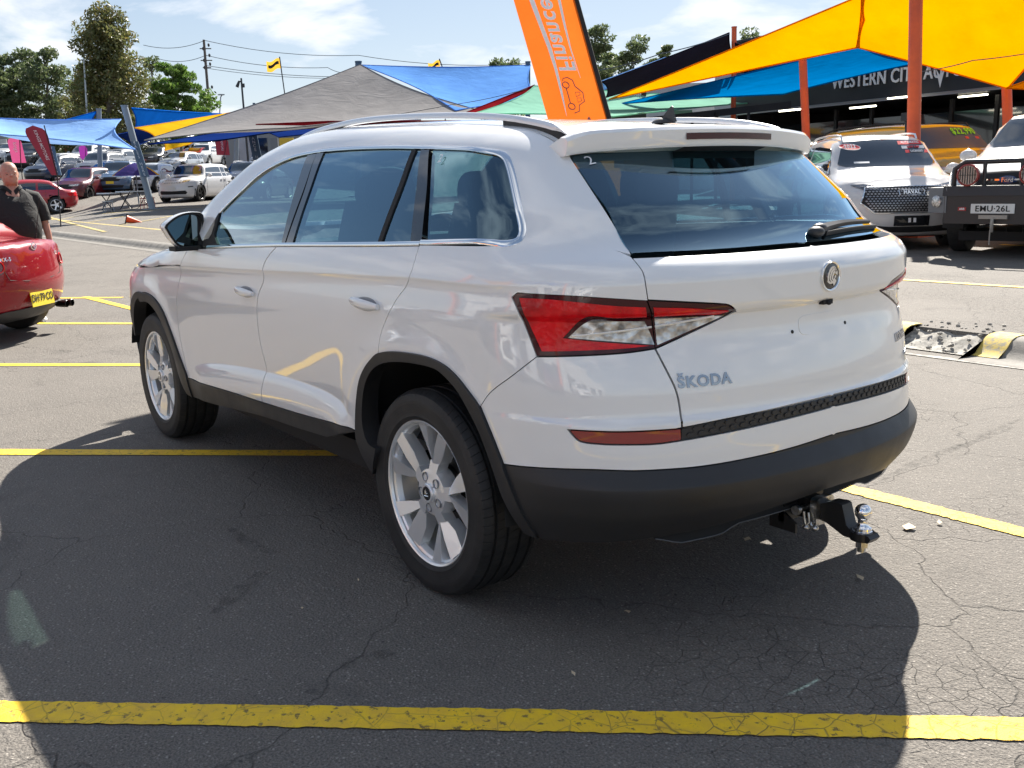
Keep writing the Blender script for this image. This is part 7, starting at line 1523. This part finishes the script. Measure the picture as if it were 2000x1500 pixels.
# shops behind the left rows
ls=empty('car_yard_office',(0,0,0),0,'low office with glass front and yellow poster behind the blue finance sign','office')
wall_px(ls,440,820,248,300,62,56,MGW,'wall'); 
for px0,px1,m_ in ((468,498,LGW),(506,524,GLD),(530,545,MGW),(548,575,mat('poster_yellow',(.75,.50,.05),.6)),(580,640,GLD)):
    a,b_=at(px0,310,58),at(px1,310,58); mb=MB(); quadbox(mb,(a.x,a.y),(b_.x,b_.y),at(px0,318,58).z,at(px0,270,58).z,.12); mb.build('window' if m_ is GLD else 'panel',m_,ls,fixn=True)
fnc=empty('boundary_fence',(0,0,0),0,'pale corrugated boundary fence behind the back rows of cars','fence')
for i in range(46):
    px=-40+ i*12; a,b_=at(px,300,104),at(px+11.3,300,104); mb=MB(); quadbox(mb,(a.x,a.y),(b_.x,b_.y),0,at(px,284+2*math.sin(i),104).z,.08); mb.build('fence_panel',LGW if i%9 in (3,4) else (MGW if i%9<7 else mat('fence_cream',(.42,.38,.30),.8)),fnc,fixn=True)
wh=empty('warehouse',(0,0,0),0,'grey warehouse with roller doors at the far left behind the flags','warehouse'); wall_px(wh,-60,56,262,300,110,112,MGW,'wall',3)
for i in range(3):
    a,b_=at(-30+i*28,305,109),at(-12+i*28,305,109); mb=MB(); quadbox(mb,(a.x,a.y),(b_.x,b_.y),0,at(0,272,109).z,.1); mb.build('roller_door',LGW,wh,fixn=True)
# ================================================================ trees
LEAFM={}
def leafmat(name,c1,c2,c3):
    m=mat(name,c1,.65); k=NT(m); rnd_=k.geo.outputs['Random Per Island']; col=k.ramp(rnd_,[(0,c1),(.55,c2),(1,c3)]); N_=k.N
    df=N_.new('ShaderNodeBsdfDiffuse'); tl=N_.new('ShaderNodeBsdfTranslucent'); gs=N_.new('ShaderNodeBsdfGlossy'); gs.inputs['Roughness'].default_value=.45; a=N_.new('ShaderNodeMixShader'); a.inputs[0].default_value=.42; a2=N_.new('ShaderNodeMixShader'); a2.inputs[0].default_value=.05
    k.L.new(col,df.inputs[0]); k.L.new(col,tl.inputs[0]); k.L.new(df.outputs[0],a.inputs[1]); k.L.new(tl.outputs[0],a.inputs[2]); k.L.new(a.outputs[0],a2.inputs[1]); k.L.new(gs.outputs[0],a2.inputs[2]); k.L.new(a2.outputs[0],N_['Material Output'].inputs[0]); return m
LG=leafmat('leaves_gum',(.07,.11,.045),(.13,.17,.07),(.22,.25,.12)); LR=leafmat('leaves_bronze',(.16,.12,.03),(.11,.14,.045),(.19,.19,.065)); LB2=leafmat('leaves_bright',(.07,.15,.02),(.12,.22,.035),(.20,.28,.07)); BRK=mat('bark',(.20,.17,.14),.9); k=NT(BRK); k.out('Base Color',k.mix(k.ramp(k.noise(3,6,.7),[(.35,0),(.7,1)]),(.27,.24,.20),(.10,.085,.07)))
def leaves(rs,clumps,size,mixm,sq=.8):
    """clumps: (centre, radius, count)"""
    V=[];n=0
    for c,r,cnt in clumps:
        d=rs.normal(size=(cnt,3)); d/=np.linalg.norm(d,axis=1)[:,None]; rad=r*rs.uniform(.35,1.0,cnt)**.6; p=np.array(c)+d*rad[:,None]*[1,1,sq]
        a=rs.normal(size=(cnt,3)); a/=np.linalg.norm(a,axis=1)[:,None]; b_=np.cross(a,rs.normal(size=(cnt,3))); b_/=np.linalg.norm(b_,axis=1)[:,None]; s_=size*rs.uniform(.5,1.3,cnt)[:,None]
        V.append(np.stack([p-a*s_,p-b_*s_*.42,p+a*s_,p+b_*s_*.42],1).reshape(-1,3)); n+=cnt
    V=np.vstack(V); me=bpy.data.meshes.new('crown'); me.vertices.add(len(V)); me.vertices.foreach_set('co',V.ravel()); me.loops.add(n*4); me.loops.foreach_set('vertex_index',np.arange(n*4)); me.polygons.add(n); me.polygons.foreach_set('loop_start',np.arange(n)*4); me.polygons.foreach_set('loop_total',np.full(n,4)); me.update(); me.materials.append(mixm); return me
def tree(label,px,pyt,D,wpx,m,seed,kind='gum',base=400,dens=1.0,group='trees beyond the car yard',lean=0,cat='tree'):
    rs=np.random.RandomState(seed); b0=at(px,base,D); z0=0.0; H=at(px,pyt,D).z; Wr=wpx/2*D/FPX; o=empty('tree',(b0.x,b0.y,z0),0,label,cat,group)
    tr=MB(); rr_=(.020 if kind!='flat' else .012)*H; P=[]; x=y=0
    for i in range(9): t=i/8; P.append((x,y,H*.93*t)); x+=rs.uniform(-.02,.02)*H+lean*H/9; y+=rs.uniform(-.02,.02)*H
    tr.tube(P,[rr_*(1-.85*i/8)+.02 for i in range(9)],8); clumps=[]; lo=.30 if kind=='gum' else (.52 if kind=='flat' else .12)
    nb=int(26*dens) if kind=='gum' else (int(15*dens) if kind=='flat' else int(44*dens))
    for i in range(nb):
        t=lo+(1-lo)*((i+rs.rand()*.6)/nb); j=min(7,int(t*.93*8)); u=t*.93*8-j; q=np.array(P[j])*(1-u)+np.array(P[min(8,j+1)])*u; a=i*2.4+rs.rand()
        if kind in('gum','flat'): ln=Wr*(math.sin(PI*min(1,max(.08,(t-lo)/(1-lo)*.86+.10)))**.6)*rs.uniform(.55,1.05); rise=H*.10*rs.uniform(.2,1.3)
        else: ln=Wr*(1.05-(t-lo)/(1-lo)*.76)*rs.uniform(.6,1.05)*(1 if t>.2 else .8); rise=H*.05*rs.uniform(0,1.2)
        e=q+np.array([math.cos(a)*ln,math.sin(a)*ln,rise]); mdp=(q+e)/2+np.array([0,0,H*.015]); tr.tube([tuple(q),tuple(mdp),tuple(e)],[rr_*.30*(1-t*.5),rr_*.18,rr_*.06],5)
        cr=H*(.072 if kind=='gum' else (.060 if kind=='flat' else .066))*rs.uniform(.7,1.3); clumps.append((e,cr,int(170*dens))); clumps.append(((q*.35+e*.65)+rs.normal(size=3)*cr*.5,cr*.75,int(85*dens)))
        if kind=='full': clumps.append((q*.7+e*.3+rs.normal(size=3)*cr*.4,cr*.8,int(90*dens)))
    clumps.append((np.array(P[8])+[0,0,.0],H*.05,160))
    tr.build('trunk',BRK,o,ang=180); me=leaves(rs,clumps,max(.10,D*.0021),m,.75 if kind!='flat' else .5); part('crown',me,o); return o
T_=tree
T_('tallest tree on the left, broad and bronze green',238,2,74,195,LR,3,'full',dens=1.45); T_('green tree foot merging with the left side of the tallest tree',205,120,78,110,LG,13,'full',dens=.8)
T_('gum tree at the left picture edge behind the pale blue sail',8,100,80,120,LG,5,'flat',dens=1.8); T_('gum tree second from the left picture edge',62,96,84,110,LG,6,'flat',dens=1.7); T_('gum tree between the left gums and the tallest tree',122,98,82,100,LG,7,dens=1.2)
T_('bright green tree left of the power pole',366,122,80,92,LB2,8,'flat',dens=2.0); T_('low bright green tree at the foot of the power pole',408,178,86,50,LB2,9,dens=.6); T_('slim dark tree right of the tallest tree',318,110,86,50,LG,10,dens=.6)
T_('small treetop left of the mint sail, left of the orange banner',975,115,120,62,LG,11,dens=.7); T_('small treetop touching the orange banner on its left',1008,118,118,50,LG,12,dens=.6)
T_('tall gum tree just right of the orange banner pole',1160,46,90,66,LG,14,'flat',dens=1.2); T_('gum tree with flat crown right of the banner',1228,76,92,84,LG,15,'flat',dens=1.2); T_('gum tree at the right end of the group beyond the near black sail',1278,92,92,70,LG,16,'flat',dens=1.2)
T_('lower gum tree behind the flat crowned one',1190,98,98,60,LG,17,'flat',dens=1.2); T_('small tree peeping over the sail right of the thin orange post',1462,60,80,34,LG,18,dens=.6); T_('small tree between the taupe sail and the light pole',542,191,110,20,LG,19,dens=.3)
rs=np.random.RandomState(2); mb=None
cl=[]
for i in range(90): p=at(-80+i*9+rs.uniform(-4,4),400,rs.uniform(112,128)); cl.append(((p.x,p.y,rs.uniform(3.5,8.0)),rs.uniform(1.2,2.4),150))
hg=part('hedge',leaves(rs,cl,.28,LG,1.0),None); tag(hg,'ragged green bushes behind the boundary fence','bushes',kind='stuff')
# umbrella, tables, fallen cone
um=empty('umbrella',tuple(at(266,345,43.5)),0,'purple and yellow market umbrella behind the leaning post','umbrella'); Lz=um.location.z; gz=zg(um.location.x,um.location.y)
C_UP=cloth('cloth_umbrella',(.07,.06,.22),.3)
for i in range(8):
    a0,a1=2*PI*i/8,2*PI*(i+1)/8; mb=MB(); mb.grid(lambda u,v:((1.0*v)*math.cos(a0+(a1-a0)*u),(1.0*v)*math.sin(a0+(a1-a0)*u),.55*(1-v**1.5)+.05),3,5); mb.build('umbrella_panel',C_YE if i in (5,1) else C_UP,um,ang=180)
mb=MB(); mb.tube([(0,0,.6),(0,0,gz-Lz)],.03,8); mb.build('umbrella_pole',GRP,um)
WT=mat('table_white',(.62,.64,.66),.5)
for i,(px,py,lb) in enumerate(((225,383,'trestle table left of the leaning post'),(262,382,'trestle table with a pale cloth right in front of the leaning post'))):
    q=at(px,py,40.5); g_=zg(q.x,q.y); o=empty('trestle_table',(q.x,q.y,g_),R(120),lb,'table','trestle tables'); mb=MB(); mb.box((0,0,.70),(1.3,.70,.05)); mb.build('table_top',WT,o)
    for sx in (-.5,.5):
        mb=MB(); mb.tube([(sx,-.3,.72),(sx,.3,.02)],.02,6); mb.tube([(sx,.3,.72),(sx,-.3,.02)],.02,6); tag(mb.build('leg',DPO,o),kind='stuff')
for i,(px,py) in enumerate(((210,392),(284,393),(292,394))):
    q=at(px,py,39.5); o=empty('plastic_stool',(q.x,q.y,zg(q.x,q.y)),0,('grey','red','red')[i]+' stool '+('left of the tables','beside the leaning post foot','right against the white SUV bumper')[i],'stool','stools by the trestle tables'); m_=GRP if i==0 else mat('stool_red',(.40,.06,.06),.5); mb=MB(); mb.box((0,0,.44),(.34,.34,.03)); mb.build('seat',m_,o)
    for sx in (-1,1):
        for sy in (-1,1): mb=MB(); mb.tube([(sx*.13,sy*.13,.43),(sx*.17,sy*.17,0)],.015,5); mb.build('leg',m_,o)
p=onlot(248,437); cn_=empty('traffic_cone',(p.x,p.y,p.z+.15),R(-106),'orange traffic cone lying on its side in the empty bay','traffic cone')
mb=MB(); mb.lathe([(.135,0),(.12,.03),(.03,.46),(.022,.47),(0,.47)],'X',n=20); mb.xf(Matrix.Rotation(R(16),4,'Y')); mb.build('cone_body',mat('cone_orange',(.85,.09,.02),.5),cn_); mb=MB(); mb.prism([(-.19,-.19),(.19,-.19),(.19,.19),(-.19,.19)],-.03,0.,'X'); mb.xf(Matrix.Rotation(R(16),4,'Y')); mb.build('cone_base',BLK,cn_)

# ---- added behind the viewer, unseen directly, to give the paint and glass reflections
for i,(src,x,y,h) in enumerate((('white SUV above the maroon one\'s roof',-7,11,-75),('maroon SUV facing left of the light pole',-3.5,12,-80),('white ute in the middle of the back row',1,12.5,-85),('navy SUV right of the maroon feather flag',5,12,-80),('grey wagon right of the white SUV in the second row',9,12,-80),('pale silver car between the leaning blue post and the white SUV',13,12,-80))):
    c=copy_tree(LCARS[src]); c.location=(x,y,0); c.rotation_euler.z=R(h); tag(c,('white SUV','maroon SUV','white ute','navy SUV','grey wagon','silver car')[i]+' across the aisle, added unseen behind the viewer for reflections',None,'cars parked behind the viewer')
for i,(x,y) in enumerate(((-4,9.5),(3,9.5),(10,9.5))):
    o=empty('sail_post',(x,y,0),0,('left','middle','right')[i]+' orange post of the aisle, added unseen behind the viewer','post','orange posts behind the viewer'); mb=MB(); mb.tube([(0,0,0),(0,0,5.2)],.12,12); mb.build('shaft',ORP,o)
sail('shade_sail','blue shade sail added unseen over the cars behind the viewer',[(-4,9.6,5.1),(3,9.6,4.3),(3,16,5.2),(-4,16,4.4)],C_BL,sag=.4,group='shade sails behind the viewer'); sail('shade_sail','amber shade sail added unseen over the cars behind the viewer',[(3.2,9.6,4.3),(10,9.6,5.1),(10,16,4.3),(3.2,16,5.1)],C_AM,sag=.4,group='shade sails behind the viewer')
ob=empty('office',(0,0,0),0,'pale office building across the yard, added unseen behind the viewer','building'); mb=MB(); quadbox(mb,(-30,24),(26,24),0,5.2,6); mb.build('wall',LGW,ob,fixn=True)
for i in range(12): mb=MB(); quadbox(mb,(-28+i*4.5,23.9),(-25.6+i*4.5,23.9),.4,3.2,.1); mb.build('window',GLD,ob,fixn=True)
